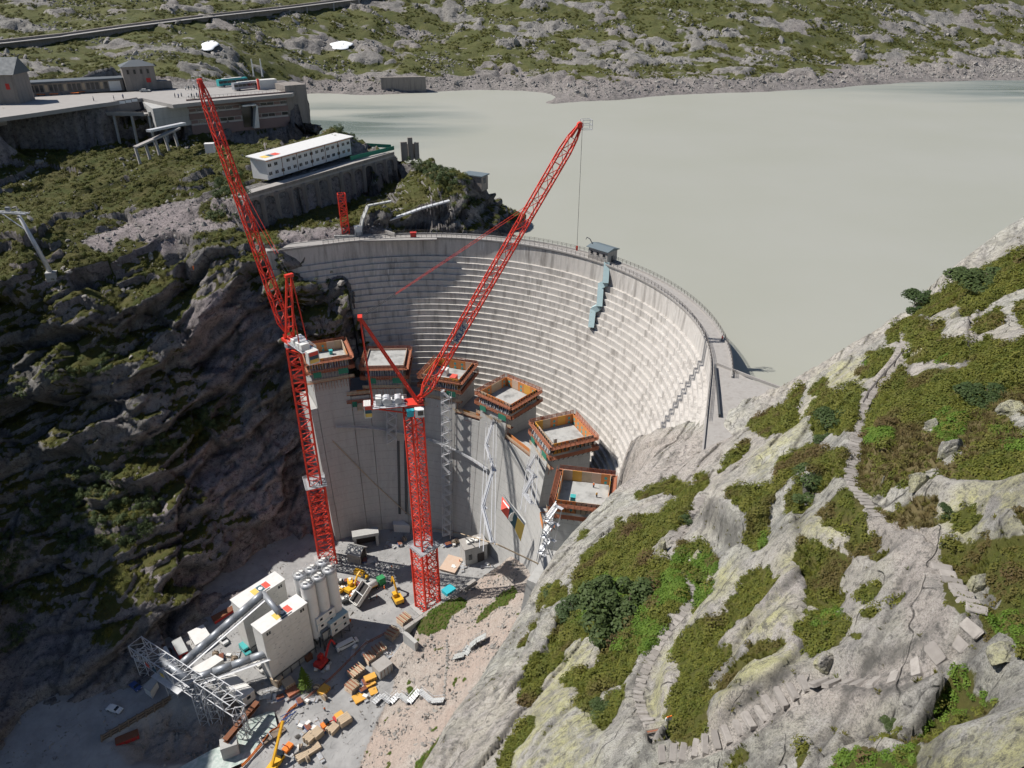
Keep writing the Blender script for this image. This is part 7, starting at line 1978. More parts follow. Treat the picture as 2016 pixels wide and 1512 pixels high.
# white slanted portal in front
m = MB(); X0, X1 = L * 0.50, L * 0.64
m.bx(X0, X1, -5.0, -0.3, -3.6, -3.0)
m.add([(X1, -5, -3.6), (X1 + 0.6, -5, -3.6), (X1 + 0.6, -3, -14), (X1 - 2, -3, -14), (X1, -0.4, -3.6), (X1 + 0.6, -0.4, -3.6), (X1 + 0.6, -0.4, -14), (X1 - 2, -0.4, -14)], [(0, 1, 2, 3), (4, 7, 6, 5), (0, 4, 5, 1), (1, 5, 6, 2), (2, 6, 7, 3), (3, 7, 4, 0)])
m.build('entrance_portal', MT['white_paint'], mb_)
MB().bx(X0 + 0.5, X1 - 0.6, -0.5, -0.32, -13.5, -3.7).build('portal_glass', MT['glass_dark'], mb_)
MB().bx(L + 0.3, L + 11, 0.5, 14, -20, 3.4).build('end_block', MT['stone_wall'], mb_)
m = MB()
for k in range(26): x = k * L / 25; m.bar((x, 0, 0.9), (x, 0, 1.9), 0.08)
m.bar((0, 0, 1.9), (L, 0, 1.9), 0.08); m.build('roof_rail', MT['dark_steel'], mb_)
# roof kiosk with red and white panel, twin masts
kq = at(522, 176, ZT + 0.3)
r = empty('roof_kiosk', kq, a, 'white kiosk with red striped panel beside the coaches', 'kiosk')
MB().bx(-2.5, 6.5, 0, 4.5, 0, 4.4).build('body', MT['panel_white'], r); MB().bx(-3.4, -2.5, -0.4, 0.8, 0, 5.0).build('red_panel', MT['banner_red'], r); MB().bx(-2.48, -2.2, -0.45, 0.8, 0, 5.0).build('white_panel', MT['letter_white'], r)
for u, lab in ((500, 'thin pale mast behind the coaches, nearer the crane'), (517, 'thin pale mast behind the coaches, nearer the lake')):
    q = at(u, 152, ZT + 0.3); r = empty('flag_mast', q, 0, lab, 'mast', 'masts on the terrace'); MB().tube((0, 0, 0), (0, 0, 9.5), 0.42, 0.3, 8).build('pole', MT['white_paint'], r); MB().box((0, 0, 0.3), (1.2, 1.2, 0.6)).build('foot', MT['concrete_cap'], r)
# coaches
def coach(u0, v0, u1, v1, label, mat):
    A, B = at(u0, v0, ZT + 0.32), at(u1, v1, ZT + 0.32); Lc = (B - A).length
    r = empty('coach', (A + B) / 2, yaw(A, B), label, 'coach', 'coaches on the terrace')
    h = 3.6; m = MB(); m.sweep([(-1.3, 0.5), (1.3, 0.5), (1.3, h - 0.3), (1.1, h), (-1.1, h), (-1.3, h - 0.3)], -Lc/2, Lc/2); m.build('body', MT[mat], r)
    for k in range(7):
        x = -Lc/2 + (k + 0.5) * Lc / 7; 
        for s in (-1, 1): MB().bx(x - Lc/15, x + Lc/15, s * 1.3 - 0.04, s * 1.3 + 0.04, 1.7, 2.9).build('side_window', MT['glass_dark'], r)
    MB().bx(Lc/2 - 0.02, Lc/2 + 0.06, -1.1, 1.1, 1.3, 3.0).build('windscreen', MT['glass_dark'], r)
    MB().bx(-Lc/3, Lc/3, -0.8, 0.8, h, h + 0.25).build('roof_unit', MT['white_paint'], r)
    wheels(r, (-Lc/3, Lc/3), 2.3, 1.25)
coach(430, 172, 486, 166, 'dark teal coach parked on the terrace', 'teal')
coach(460, 179, 516, 173, 'silver coach in front of the teal coach', 'crane_grey')
for u, v, mt, lab in ((228, 176, 'car_white', 'white car by the long wing of the hospice, nearest the tower house'), (241, 175, 'car_white', 'white car beside the tower house'), (286, 181, 'panel_grey', 'grey car in front of the tower house')):
    q = at(u, v, ZT + 0.3); car(q, 1.3 if u < 260 else 0.2, lab, mt, 'car', 4.8, 'cars on the terrace')
# long low wing
wa, wb = at(48, 190, ZT + 0.3), at(246, 178, ZT + 0.3); Lw = (wb - wa).length
lw = empty('hospice_wing', wa, yaw(wa, wb), 'long low stone wing with flat roof on the terrace', 'building')
MB().bx(0, Lw, 0, 9, 0, 5.2).build('wall', MT['stone_wall'], lw); MB().bx(-0.6, Lw + 0.4, -1.2, 9.5, 5.2, 6.0).build('roof', MT['roof_slate'], lw)
for k in range(18):
    x = (k + 0.5) * Lw * 0.82 / 18 + 1; MB().bx(x - 0.7, x + 0.7, -0.08, 0.04, 1.4, 4.4).build('window', MT['timber' if k % 4 == 0 else 'glass_dark'], lw)
MB().bx(Lw * 0.85, Lw * 0.97, -0.1, 0.04, 0.2, 4.6).build('gate', MT['white_paint'], lw)
# tower house
hq = at(278, 178, ZT + 0.3)
th_ = empty('tower_house', hq, yaw(wa, wb), 'square stone tower house with shallow slate roof', 'building')
MB().bx(-6.5, 8, 0, 11, 0, 11.0).build('wall', MT['stone_wall'], th_)
m = MB(); m.add([(-7.2, -0.7, 11), (8.7, -0.7, 11), (8.7, 11.7, 11), (-7.2, 11.7, 11), (-1, 5.5, 13.6), (2.5, 5.5, 13.6)], [(0, 1, 5, 4), (1, 2, 5), (2, 3, 4, 5), (3, 0, 4), (3, 2, 1, 0)]); m.build('roof', MT['roof_slate'], th_)
for k in range(4): MB().bx(-4.6 + k * 3, -3.6 + k * 3, -0.08, 0.05, 7.6, 9.6).build('window', MT['glass_dark'], th_)
MB().bx(3.4, 5.4, -0.1, 0.05, 3.5, 5.5).build('shutter', MT['red'], th_)
MB().bx(8.05, 15, 2, 9, 0, 3.6).build('side_wing', MT['stone_wall'], th_)
# hospice main house, at the picture edge
mq = at(8, 205, ZT + 0.3)
mh = empty('hospice_house', mq, 0.1, 'tall grey stone hospice house at the picture edge', 'building')
MB().bx(-22, 7, 0, 14, -2, 12).build('wall', MT['stone_wall'], mh)
m = MB(); m.sweep([(-1, 12), (15, 12), (7, 18.5)], -23, 8); m.build('roof', MT['roof_slate'], mh)
for k in range(4): MB().bx(-12 + 5 * k, -10.4 + 5 * k, -0.1, 0.05, 6, 8.4).build('window', MT['red' if k == 3 else 'glass_dark'], mh)
# tables with orange parasols folded, as flat orange tops
for k, (u, v) in enumerate(((82, 189), (107, 188), (148, 186), (160, 184))):
    q = at(u, v, ZT + 0.3); r = empty('terrace_table', q, 0.2, ['orange terrace table nearest the hospice house', 'second orange terrace table from the hospice house', 'third orange terrace table from the hospice house', 'orange terrace table furthest from the hospice house'][k], 'table', 'orange terrace tables')
    MB().bx(-1.8, 1.8, -0.6, 0.6, 0.72, 0.85).build('top', MT['hivis'], r); MB().bx(-1.4, -1.2, -0.4, 0.4, 0, 0.72).build('leg', MT['dark_steel'], r); MB().bx(1.2, 1.4, -0.4, 0.4, 0, 0.72).build('leg', MT['dark_steel'], r)
# visitors on the terrace
vis = [(345,192),(352,193),(358,191),(372,193),(378,192),(383,194),(388,191),(392,193),(366,178),(372,177),(377,178),(383,176),(388,177),(396,192),(403,193),(225,197),(243,194),(185,199),(410,191)]
for k, (u, v) in enumerate(vis):
    q = at(u, v, ZT + 0.3)
    person(q, k * 1.3, ('visitor standing in the front crowd by the terrace parapet' if v > 185 else 'visitor standing in the rear crowd on the terrace') if k < 15 or k == 18 else ['visitor alone on the terrace near the long wing', 'visitor near the ramp end of the terrace', 'visitor walking towards the hospice house'][(k - 15) % 3], ['cloth_dark', 'blue', 'panel_grey', 'letter_white', 'banner_teal'][k % 5], 'cloth_dark', 'bark', 1.15)
# ramp road on columns
rp_ = empty('ramp_road', (0, 0, 0), 0, 'curving concrete ramp road on columns below the terrace', 'ramp')
RP = [at(u, v, z) for u, v, z in ((-20, 248, 31), (40, 236, 31), (90, 228, 31), (150, 224, 31), (220, 224, 31.2), (290, 225, 31.4), (345, 219, 31.6))]
for a_, b_ in zip(RP[:-1], RP[1:]):
    m = MB(); m.bar(a_, b_ + (b_ - a_) * 0.02, 5.0, 0.8); m.build('deck', MT['road_pale'], rp_)
    dd = (b_ - a_).normalized(); sd = Vector((dd.y, -dd.x, 0)).normalized()
    m = MB(); m.bar(a_ + sd * 2.4 + Vector((0, 0, 0.8)), b_ + sd * 2.4 + Vector((0, 0, 0.8)), 0.2, 0.9); m.build('parapet', MT['concrete_cap'], rp_)
for a_, b_ in zip(RP[1:-1], RP[2:]):
    for f in (0.1, 0.6):
        q = a_.lerp(b_, f); m = MB(); m.bar(q + Vector((0, -1.6, -0.4)), q + Vector((0, -2.4, -14)), 0.9); m.build('column', MT['concrete_new'], rp_)
# gallery wall with openings under the car park
gw = empty('gallery_wall', (0, 0, 0), 0, 'dark stone gallery wall with a row of square openings', 'wall')
g0, g1 = at(110, 222, 33.5), at(272, 196, 36.2)
m = MB(); m.bar(g0 + Vector((0, 0, -2.5)), g1 + Vector((0, 0, -2.5)), 1.2, 7.0); m.build('wall', MT['stone_wall'], gw)
for k in range(13):
    q = g0.lerp(g1, (k + 0.5) / 13) + Vector((0, -0.7, 0)); MB().box(q + Vector((0, 0, 0.0)), (2.4, 0.3, 1.2), yaw(g0, g1)).build('opening', MT['letter_white'], gw)
prism_px('ramp_abutment', [(280,200),(345,190),(365,196),(372,205),(300,214)], ZT - 1.2, 9, 'concrete_new', gw)
# cable steps and small footbridge below
fb = empty('footbridge', (0, 0, 0), 0, 'pale concrete footbridge ribs on the shaded slope below the ramp', 'footbridge')
f0, f1 = at(266, 290, 24), at(352, 252, 28)
m = MB(); m.bar(f0, f1, 2.4, 0.7); m.build('deck', MT['concrete_cap'], fb)
for k in range(5): q = f0.lerp(f1, k / 4.6); m = MB(); m.bar(q + Vector((0, 0, -0.3)), q + Vector((1.2, -1.5, -6.5)), 0.9, 1.6); m.build('rib', MT['concrete_cap'], fb)
for (u0, v0, u1, v1, z) in ((292, 258, 362, 243, 29),):
    m = MB(); m.bar(at(u0, v0, z), at(u1, v1, z), 2.6, 0.9); m.build('upper_walk', MT['galvanised'], fb)
q = at(415, 300, 25); box_thing('transformer_hut', q, (3.4, 3.0, 3.4), 'panel_white', 'small white hut on the slope behind the crane jib', 'hut', 0.2)

# ------------------------------------------------------------------ office block of stacked cabins on the arched wall
oa, ob = at(528, 352, 15), at(692, 302, 15)
Lo = (ob - oa).length
of = empty('site_office', oa, yaw(oa, ob), 'long two storey white site office with white roof on the arched wall', 'building')
MB().bx(0, Lo, 0, 8.0, -0.5, 7.2).build('wall', MT['white_paint'], of)
rf2 = MB(); rf2.add([(-1.2, -1.4, 7.5), (Lo + 1, -1.4, 7.5), (Lo + 1, 9.0, 8.3), (-1.2, 9.0, 8.3), (-1.2, -1.4, 7.2), (Lo + 1, -1.4, 7.2), (Lo + 1, 9.0, 7.9), (-1.2, 9.0, 7.9)], [(0, 1, 2, 3), (7, 6, 5, 4), (0, 4, 5, 1), (1, 5, 6, 2), (2, 6, 7, 3), (3, 7, 4, 0)])
rfo = rf2.build('roof', MT['roof_white'], of)
for x0, x1, mt in ((1.0, 4.2, 'banner_yellow'), (4.5, 6.6, 'banner_teal'), (6.9, 10.4, 'banner_red')):
    MB().add([(x0, 1.2, 7.74), (x1, 1.2, 7.74), (x1, 4.2, 7.97), (x0, 4.2, 7.97)], [(0, 1, 2, 3)]).build('sign_field', MT[mt], rfo)
MB().bx(0.02, Lo - 0.02, -0.12, 0.02, 6.5, 7.15).build('orange_fascia', MT['form_orange'], of)
for fl in (0, 1):
    for k in range(15):
        if fl == 1 and k in (2,): continue
        x = (k + 0.5) * Lo / 15
        w = MB().bx(x - 0.85, x + 0.85, -0.1, 0.03, 1.1 + fl * 3.2, 2.3 + fl * 3.2).build('window', MT['glass_dark'], of)
        MB().bx(x - 0.05, x + 0.05, -0.14, -0.09, 1.1 + fl * 3.2, 2.3 + fl * 3.2).build('mullion', MT['white_paint'], w)
for k in range(1, 6): MB().bx(k * Lo / 6 - 0.08, k * Lo / 6 + 0.08, -0.16, 0.02, -0.3, 7.0).build('downpipe', MT['rust'], of)
# arched stone wall carrying the platform
ar = empty('arched_wall', (0, 0, 0), 0, 'old stone platform wall with a row of arches', 'wall')
a0, a1 = at(484, 392, 13.5), at(776, 306, 13.5)
d = (a1 - a0); La = d.length; dn = d.normalized(); nn = Vector((dn.y, -dn.x, 0))
m = MB(); m.bar(a0 - nn * 4 + Vector((0, 0, 0.0)), a1 - nn * 4 + Vector((0, 0, 0.0)), 8.0, 0.9); m.build('platform', MT['concrete_cap'], ar)
m = MB(); m.bar(a0 + nn * 0.1 + Vector((0, 0, 1.1)), a1 + nn * 0.1 + Vector((0, 0, 1.1)), 0.3, 1.2); m.build('parapet', MT['stone_wall'], ar)
m = MB(); m.bar(a0 - nn * 1.6 + Vector((0, 0, -6)), a1 - nn * 1.6 + Vector((0, 0, -6)), 0.8, 12); m.build('back_wall', MT['stone_wall'], ar)
nA = 12
for k in range(nA + 1):
    q = a0.lerp(a1, k / nA); m = MB(); m.bar(q + nn * 0.2 + Vector((0, 0, -0.4)), q + nn * 0.5 + Vector((0, 0, -12)), 1.2, 1.4); m.build('pier', MT['stone_wall'], ar)
for k in range(nA):
    m = MB(); w = La / nA / 2 - 0.6; c = a0.lerp(a1, (k + 0.5) / nA)
    prev = None
    for j in range(9):
        t = math.pi * j / 8; q = c + dn * (w * math.cos(t)) + Vector((0, 0, -3.6 + 2.4 * math.sin(t)))
        if prev is not None:
            tq = Vector((0, 0, c.z - 0.45)); m.add([prev, q, Vector((q.x, q.y, c.z - 0.45)), Vector((prev.x, prev.y, c.z - 0.45)), prev - nn * 1.2, q - nn * 1.2, Vector((q.x, q.y, c.z - 0.45)) - nn * 1.2, Vector((prev.x, prev.y, c.z - 0.45)) - nn * 1.2], [(0, 1, 2, 3), (0, 4, 5, 1), (4, 7, 6, 5), (3, 2, 6, 7)])
        prev = q
    m.build('arch', MT['stone_wall'], ar)
m = MB(); m.bar(at(690, 312, 15.2), at(776, 291, 15.2), 0.1, 1.8); m.bar(at(770, 288, 15.2), at(700, 284, 15.2), 0.1, 1.6); m.build('net_fence', MT['net_green'], ar)
ru = empty('ruined_wall', at(790, 300, 14), 0.3, 'ruined stone walls at the end of the arched platform', 'ruin')
for x, y, w, h_ in ((0, 0, 3.0, 4.5), (3.5, 0.6, 2.2, 6.2), (6.5, 0.2, 2.0, 4.0), (2, 3, 6, 3.0)): MB().bx(x, x + w, y, y + 1.2, -4, h_).build('wall_stub', MT['stone_wall'], ru)
# boat house hut near the point
q = at(936, 358, 11); r = empty('point_hut', q, -0.5, 'small dark roofed hut on the point above the lake', 'hut')
MB().bx(-4.5, 4.5, -2.6, 2.6, -3, 3.0).build('wall', MT['stone_wall'], r); MB().bx(-5, 5, -3.2, 3.2, 3.0, 3.4).build('roof', MT['roof_metal'], r); MB().bx(4.4, 4.56, -1, 1, 0, 2.2).build('door', MT['dark_steel'], r)
# dam road plateau with stored crane pieces
rd = prism_px('dam_road', [(556,488),(570,478),(700,466),(720,455),(775,466),(860,468),(860,471),(700,474),(600,484)], 0.35, 0.45, 'road_pale', None); tag(rd, 'pale dam access road at the left end of the old dam', None, None, 'structure')
low_wall([at(735, 452, 0.35), at(778, 466, 0.35)], 1.4, 0.5, 'road_parapet', MT['concrete_cap'], old_dam)
sc_ = empty('stored_mast', at(681, 462, 0.4), 0.1, 'red crane mast piece standing upright on the dam road', 'crane piece')
lattice_sections(sc_, (0, 0), 2.6, 0.6, 15.5, 0.2, 3.8, 0.36, 0.18, 'Z', 'mast_section')
m = MB(); m.box((0, 0, 0.3), (5.5, 1.0, 0.6), 0.2); m.box((0, 0, 0.3), (1.0, 5.5, 0.6), 0.2); m.build('foot_cross', MT['red'], sc_)
MB().bx(-4, 4, -3.4, -2.4, 0, 0.7).build('ballast_block', MT['panel_grey'], sc_)
q = at(706, 462, 0.4); box_thing('pump_cabin', q, (2.6, 2.2, 3.2), 'white_paint', 'small white cabin beside the stored red mast', 'cabin', 0.4)
q = at(814, 466, 0.4); box_thing('red_crate', q, (2.2, 1.6, 1.6), 'red', 'small red crate on the old dam crest', 'crate', 0.1)
def chute(pts, label, w=2.0, mat='galvanised'):
    r = empty('stair_path', (0, 0, 0), 0, label, 'stairway', 'stairs on the spur')
    for a_, b_ in zip(pts[:-1], pts[1:]):
        m = MB(); m.bar(a_, b_, w, 0.5); m.build('flight', MT[mat], r)
        m = MB(); n = max(2, int((b_ - a_).length / 2)); 
        for k in range(n): qq = a_.lerp(b_, k / n); m.bar(qq + Vector((0, -w / 2, 0)), qq + Vector((0, -w / 2, 1.5)), 0.16)
        m.bar(a_ + Vector((0, -w / 2, 1.4)), b_ + Vector((0, -w / 2, 1.4)), 0.12); m.build('hand_rail', MT['rail_steel'], r)
    return r
chute([at(745, 440, 3.5), at(780, 428, 5), at(830, 410, 7.5), at(885, 395, 9.5)], 'long stair with railing climbing from the dam road to the point')
chute([at(708, 458, 1), at(714, 430, 6), at(724, 405, 10), at(770, 396, 11)], 'pale covered stair behind the small white cabin', 1.6, 'panel_grey')

def LEFT_AT(u, v):
    uu, vv = project(lX, lY, lZ); k = np.argmin((uu - u) ** 2 + (vv - v) ** 2 + np.where(lY > 300, 1e6, 0)); return Vector((lX.ravel()[k], lY.ravel()[k], lZ.ravel()[k]))
# ------------------------------------------------------------------ cableway pylon on the left slope
pb_ = LEFT_AT(103, 541)
py = empty('cableway_pylon', pb_, 0, 'grey tubular cableway pylon leaning on the left slope', 'pylon')
ptop = aty(36, 422, pb_.y - 1.0) - pb_
MB().tube((0, 0, -0.5), ptop * 0.98, 0.85, 0.55, 14).build('shaft', MT['galvanised'], py, True)
MB().box((0, 0, -0.4), (3.4, 3.4, 3.0), 0.3).build('footing', MT['concrete_new'], py)
ch = Vector((1, -0.35, 0.05)).normalized(); m = MB()
for k in (-1, 1): m.bar(ptop - ch * 9 + Vector((0, k * 0.7, 0.4)), ptop + ch * 4 + Vector((0, k * 0.7, 0.4)), 0.35, 0.5)
for k in range(7): m.bar(ptop + ch * (-9 + 2 * k) + Vector((0, -0.7, 0.4)), ptop + ch * (-7.4 + 2 * k) + Vector((0, 0.7, 0.4)), 0.18)
m.build('crossarm', MT['galvanised'], py)
m = MB(); m.bar(ptop * 0.72, ptop - ch * 8 + Vector((0, 0, 0.2)), 0.3); m.build('strut', MT['galvanised'], py)
m = MB(); m.box(ptop - ch * 4 + Vector((0, 0, 1.6)), (1.4, 0.8, 1.2)); m.build('sheave_box', MT['crane_grey'], py)
for k in (-1, 1):
    a_ = ptop + ch * 3.2 * k; b_ = a_ + Vector((-60, 24, 14)); m = MB(); m.bar(a_ + Vector((0, 0, 0.7)), b_, 0.07); m.build('cable', MT['dark_steel'], py)
# workers on the rock
person(LEFT_AT(386, 534), 0.5, 'worker in orange on the rock face below the pylon', 'hivis', 'hivis')
person(Vector(deck_point(5, 4.6, 2.2)), 1, 'worker in orange on the dam tower nearest the hillside', 'hivis', 'cloth_dark')
person(Vector(deck_point(5, 0.5, 3.4)), 2, 'worker in yellow top on the dam tower nearest the hillside', 'yellow', 'cloth_dark')
person(Vector((*(ARC_C + Vector((math.cos(R(-3)), math.sin(R(-3)), 0)) * (ARC_R + 4.0)).xy, 0.02)), 0.4, 'person in red on the old dam crest near the hill', 'banner_red', 'cloth_dark')

# ------------------------------------------------------------------ far shore: valley road, snow, walls
hw = empty('mountain_road', (0, 0, 0), 0, 'pale mountain road with retaining wall across the far slope', 'road')
RD = []
for u, v in ((-60, 100), (0, 94), (120, 79), (250, 61), (400, 41), (550, 24), (700, 5), (800, -10)):
    q = FAR.hit(u, v, 500, 1300, 1.0); RD.append((q if q is not None else aty(u, v, 760)) + Vector((0, 0, 2.0)))
for a_, b_ in zip(RD[:-1], RD[1:]):
    m = MB(); m.bar(a_ + Vector((0, 0, 0.8)), b_ + Vector((0, 0, 0.8)), 12.0, 0.6); m.build('carriageway', MT['road_pale'], hw)
    m = MB(); m.bar(a_ + Vector((0, -4.2, -2.6)), b_ + Vector((0, -4.2, -2.6)), 0.8, 5.0); m.build('retaining_wall', MT['stone_wall'], hw)
    m = MB(); m.bar(a_ + Vector((0, 8.5, 1.2)), b_ + Vector((0, 8.5, 1.2)), 4.0, 4.0); m.build('cutting', MT['stone_wall'], hw)
for k in range(6):
    q = RD[-3].lerp(RD[-1], k / 5); m = MB(); m.bar(q + Vector((0, -3, 0)), q + Vector((0, -3.5, -14)), 1.2); m.build('viaduct_column', MT['concrete_cap'], hw)
for (u, v, w, lab) in ((672, 90, 22, 'white old snow patch on the far slope above the lake wall'), (413, 93, 14, 'narrow white snow patch beside the far boulder field')):
    q = FAR.hit(u, v, 500, 1300, 1.0)
    if q is None: continue
    bm = bmesh.new(); bmesh.ops.create_icosphere(bm, subdivisions=3, radius=1.0)
    for vv in bm.verts:
        vv.co = Vector((vv.co.x * w / 2 * (1 + 0.2 * math.sin(5 * vv.co.y)), vv.co.y * 9, vv.co.z * 1.1 + 3.4 * vv.co.y))
    me = bpy.data.meshes.new('snow_patch'); bm.to_mesh(me); bm.free(); me.materials.append(MT['snow']); me.polygons.foreach_set('use_smooth', [True] * len(me.polygons))
    o = bpy.data.objects.new('snow_patch', me); COL.objects.link(o); o.location = q + Vector((0, 0, 0.2)); tag(o, lab, 'snow patch', 'snow patches')
lwq0, lwq1 = at(750, 184, -8), at(838, 182, -8)
m = MB(); m.bar(lwq0 + Vector((0, 4, 6)), lwq1 + Vector((0, 4, 6)), 6, 15); o = m.build('lake_wall', MT['stone_wall'], None); tag(o, 'pale concrete wall on the far lake shore', 'wall')
# ------------------------------------------------------------------ plants: leaf clumps set out on the ground as cover
def clump_mesh(name, mat, n, rad, height, leaf, seed, blade=False, dome=True):
    rg = random.Random(seed); vs = []; fs = []
    for i in range(n):
        a = rg.uniform(0, 2 * math.pi)
        if blade:
            r = rad * math.sqrt(rg.random()); b = Vector((math.cos(a) * r * 0.4, math.sin(a) * r * 0.4, 0)); tip = b + Vector((math.cos(a) * r, math.sin(a) * r, height * rg.uniform(0.6, 1.1)))
            sd = Vector((-math.sin(a), math.cos(a), 0)) * leaf * 0.5
            o = len(vs); mid = (b + tip) / 2 + Vector((0, 0, height * 0.15)); vs += [b - sd, b + sd, mid + sd * 0.8, mid - sd * 0.8, tip]; fs += [(o, o + 1, o + 2, o + 3), (o + 3, o + 2, o + 4)]
        else:
            th = math.acos(rg.uniform(0.0 if dome else -0.6, 1.0)); k = rg.uniform(0.55, 1.0)
            c = Vector((math.sin(th) * math.cos(a) * rad * k, math.sin(th) * math.sin(a) * rad * k, math.cos(th) * height * k))
            nrm = (Vector((math.sin(th) * math.cos(a), math.sin(th) * math.sin(a), math.cos(th) + 0.35)) + Vector((rg.uniform(-.6, .6), rg.uniform(-.6, .6), rg.uniform(-.3, .6)))).normalized()
            x = nrm.cross(Vector((rg.uniform(-1, 1), rg.uniform(-1, 1), rg.uniform(-1, 1)))).normalized(); y = nrm.cross(x)
            s = leaf * rg.uniform(0.7, 1.3)
            o = len(vs); vs += [c - x * s * 0.5, c + y * s * 0.42 + nrm * s * 0.08, c + x * s * 0.62, c - y * s * 0.42 + nrm * s * 0.08]; fs += [(o, o + 1, o + 2, o + 3)]
    me = bpy.data.meshes.new(name); me.from_pydata(vs, [], fs); me.materials.append(mat)
    return me
PROTO = bpy.data.collections.new('prototypes')
def scatter(name, label, P, S, tint, me, seed=1, flat=False):
    """one mass of small pieces: points carrying size and tint, a clump on each"""
    N = len(P)
    pm = bpy.data.meshes.new(name); pm.vertices.add(N); pm.vertices.foreach_set('co', np.asarray(P, np.float32).ravel())
    rg = np.random.default_rng(seed)
    a = pm.attributes.new('size', 'FLOAT_VECTOR', 'POINT'); S = np.asarray(S, np.float32)
    if S.ndim == 1: S = np.c_[S, S, S * rg.uniform(0.7, 1.2, N)]
    a.data.foreach_set('vector', S.astype(np.float32).ravel())
    a = pm.attributes.new('turn', 'FLOAT_VECTOR', 'POINT'); tl = 1.2 if flat else 0.22
    a.data.foreach_set('vector', np.c_[rg.uniform(-tl, tl, N), rg.uniform(-tl, tl, N), rg.uniform(0, 6.28, N)].astype(np.float32).ravel())
    a = pm.attributes.new('tint', 'FLOAT', 'POINT'); a.data.foreach_set('value', np.asarray(tint, np.float32))
    o = bpy.data.objects.new(name, pm); COL.objects.link(o)
    po = bpy.data.objects.new(name + '_piece', me); PROTO.objects.link(po)
    ng = bpy.data.node_groups.new(name, 'GeometryNodeTree')
    ng.interface.new_socket('Geometry', in_out='INPUT', socket_type='NodeSocketGeometry'); ng.interface.new_socket('Geometry', in_out='OUTPUT', socket_type='NodeSocketGeometry')
    gi = ng.nodes.new('NodeGroupInput'); go = ng.nodes.new('NodeGroupOutput')
    m2p = ng.nodes.new('GeometryNodeMeshToPoints'); oi = ng.nodes.new('GeometryNodeObjectInfo'); oi.inputs[0].default_value = po; oi.inputs['As Instance'].default_value = True
    iop = ng.nodes.new('GeometryNodeInstanceOnPoints')
    def na(nm, tp): n = ng.nodes.new('GeometryNodeInputNamedAttribute'); n.data_type = tp; n.inputs[0].default_value = nm; return n.outputs[0]
    ng.links.new(gi.outputs[0], m2p.inputs[0]); ng.links.new(m2p.outputs[0], iop.inputs['Points']); ng.links.new(oi.outputs['Geometry'], iop.inputs['Instance'])
    ng.links.new(na('turn', 'FLOAT_VECTOR'), iop.inputs['Rotation']); ng.links.new(na('size', 'FLOAT_VECTOR'), iop.inputs['Scale'])
    ng.links.new(iop.outputs[0], go.inputs[0])
    md = o.modifiers.new('set_out', 'NODES'); md.node_group = ng
    tag(o, label, None, None, 'stuff')
    return o
C_SHRUB = clump_mesh('clump', MT['leaf_shrub'], 80, 0.55, 0.5, 0.17, 1)
C_BRIGHT = clump_mesh('clump', MT['leaf_bright'], 90, 0.55, 0.5, 0.155, 2)
C_GRASS = clump_mesh('tuft', MT['leaf_straw'], 22, 0.5, 0.42, 0.09, 3, True)
C_GREENGR = clump_mesh('tuft', MT['leaf_shrub'], 24, 0.5, 0.34, 0.09, 4, True)
C_DARK = clump_mesh('clump', MT['leaf_dark'], 60, 0.6, 0.62, 0.27, 5)
C_MOUND = clump_mesh('clump', MT['leaf_shrub'], 170, 0.5, 0.55, 0.10, 9)
C_TREE = clump_mesh('clump', MT['leaf_tree'], 90, 0.6, 0.6, 0.18, 6, False, False)
BRIGHT = [_A([(1500,360),(1560,250),(1700,260),(1780,370),(1740,560),(1640,600),(1480,560),(1380,690),(900,700),(820,840),(800,820),(930,640),(1060,480),(1120,400),(1360,480)]), _B([(1080,1340),(1120,1370),(1200,1450),(1330,1400),(1410,1370),(1400,1530),(910,1530),(1000,1400)]), _B([(1630,910),(1720,900),(1800,960),(1920,1040),(1860,1110),(1750,1150),(1570,1250),(1360,1370),(1370,1310),(1490,1190),(1560,1080),(1600,960)]), _B([(780,640),(1000,570),(1010,620),(900,700),(790,740)]), _B([(530,180),(580,170),(560,280),(520,300)]), _C([(1110,1200),(1280,1180),(1250,1280),(1110,1270)]), _C([(1560,1070),(1680,1080),(1700,1200),(1580,1280),(1480,1150)]), _C([(1830,1160),(2016,1250),(2016,1330),(1880,1300)]), _A([(1100,690),(1500,700),(1420,860),(1150,830)]), _B([(1800,640),(2030,560),(2030,860),(1850,780)])]
M_BRIGHT = blur(raster(BRIGHT), 4)
rg = np.random.default_rng(21)
def hill_points(n):
    x = rg.uniform(HX0 + 2, HX1 - 2, n); y = rg.uniform(HY0 + 2, HY1 - 2, n)
    z = HILL.z(x, y); u, v = project(x, y, z)
    ok = (u > -40) & (u < 2060) & (v > 380) & (v < 1560)
    x, y, z, u, v = (q[ok] for q in (x, y, z, u, v))
    return x, y, z, u, v, HILL.at('veg', x, y), HILL.at('straw', x, y)
x, y, z, u, v, vg, st = hill_points(560000)
dist = np.sqrt(x * x + y * y + (z - CAM_H) ** 2)
keepp = (rg.random(len(x)) < sstep(0.08, 0.6, vg)) & (sample(M_PATH, u, v) < 0.25) & (rg.random(len(x)) < np.clip(1.3 - dist / 110, 0.2, 1.0))
x, y, z, u, v, vg, st, dist = (q[keepp] for q in (x, y, z, u, v, vg, st, dist))
br = sample(M_BRIGHT, u, v) + 0.75 * fbm2(x / 3.5, y / 3.5, 2, 201)
kind_n = fbm2(x / 2.8, y / 2.8, 3, 202); brown = sstep(0.02, 0.4, fbm2(x / 7, y / 7, 3, 203) + 0.25 * fbm2(x / 1.6, y / 1.6, 2, 205))
P = np.c_[x, y, z - 0.08]
big = np.clip(dist / 75, 0.5, 1.7)
isb = br > 0.55; iss = (st > 0.3) & ~isb & (rg.random(len(x)) < 0.7); isg = ~isb & ~iss & (kind_n > 0.22)
ish = ~isb & ~iss & ~isg
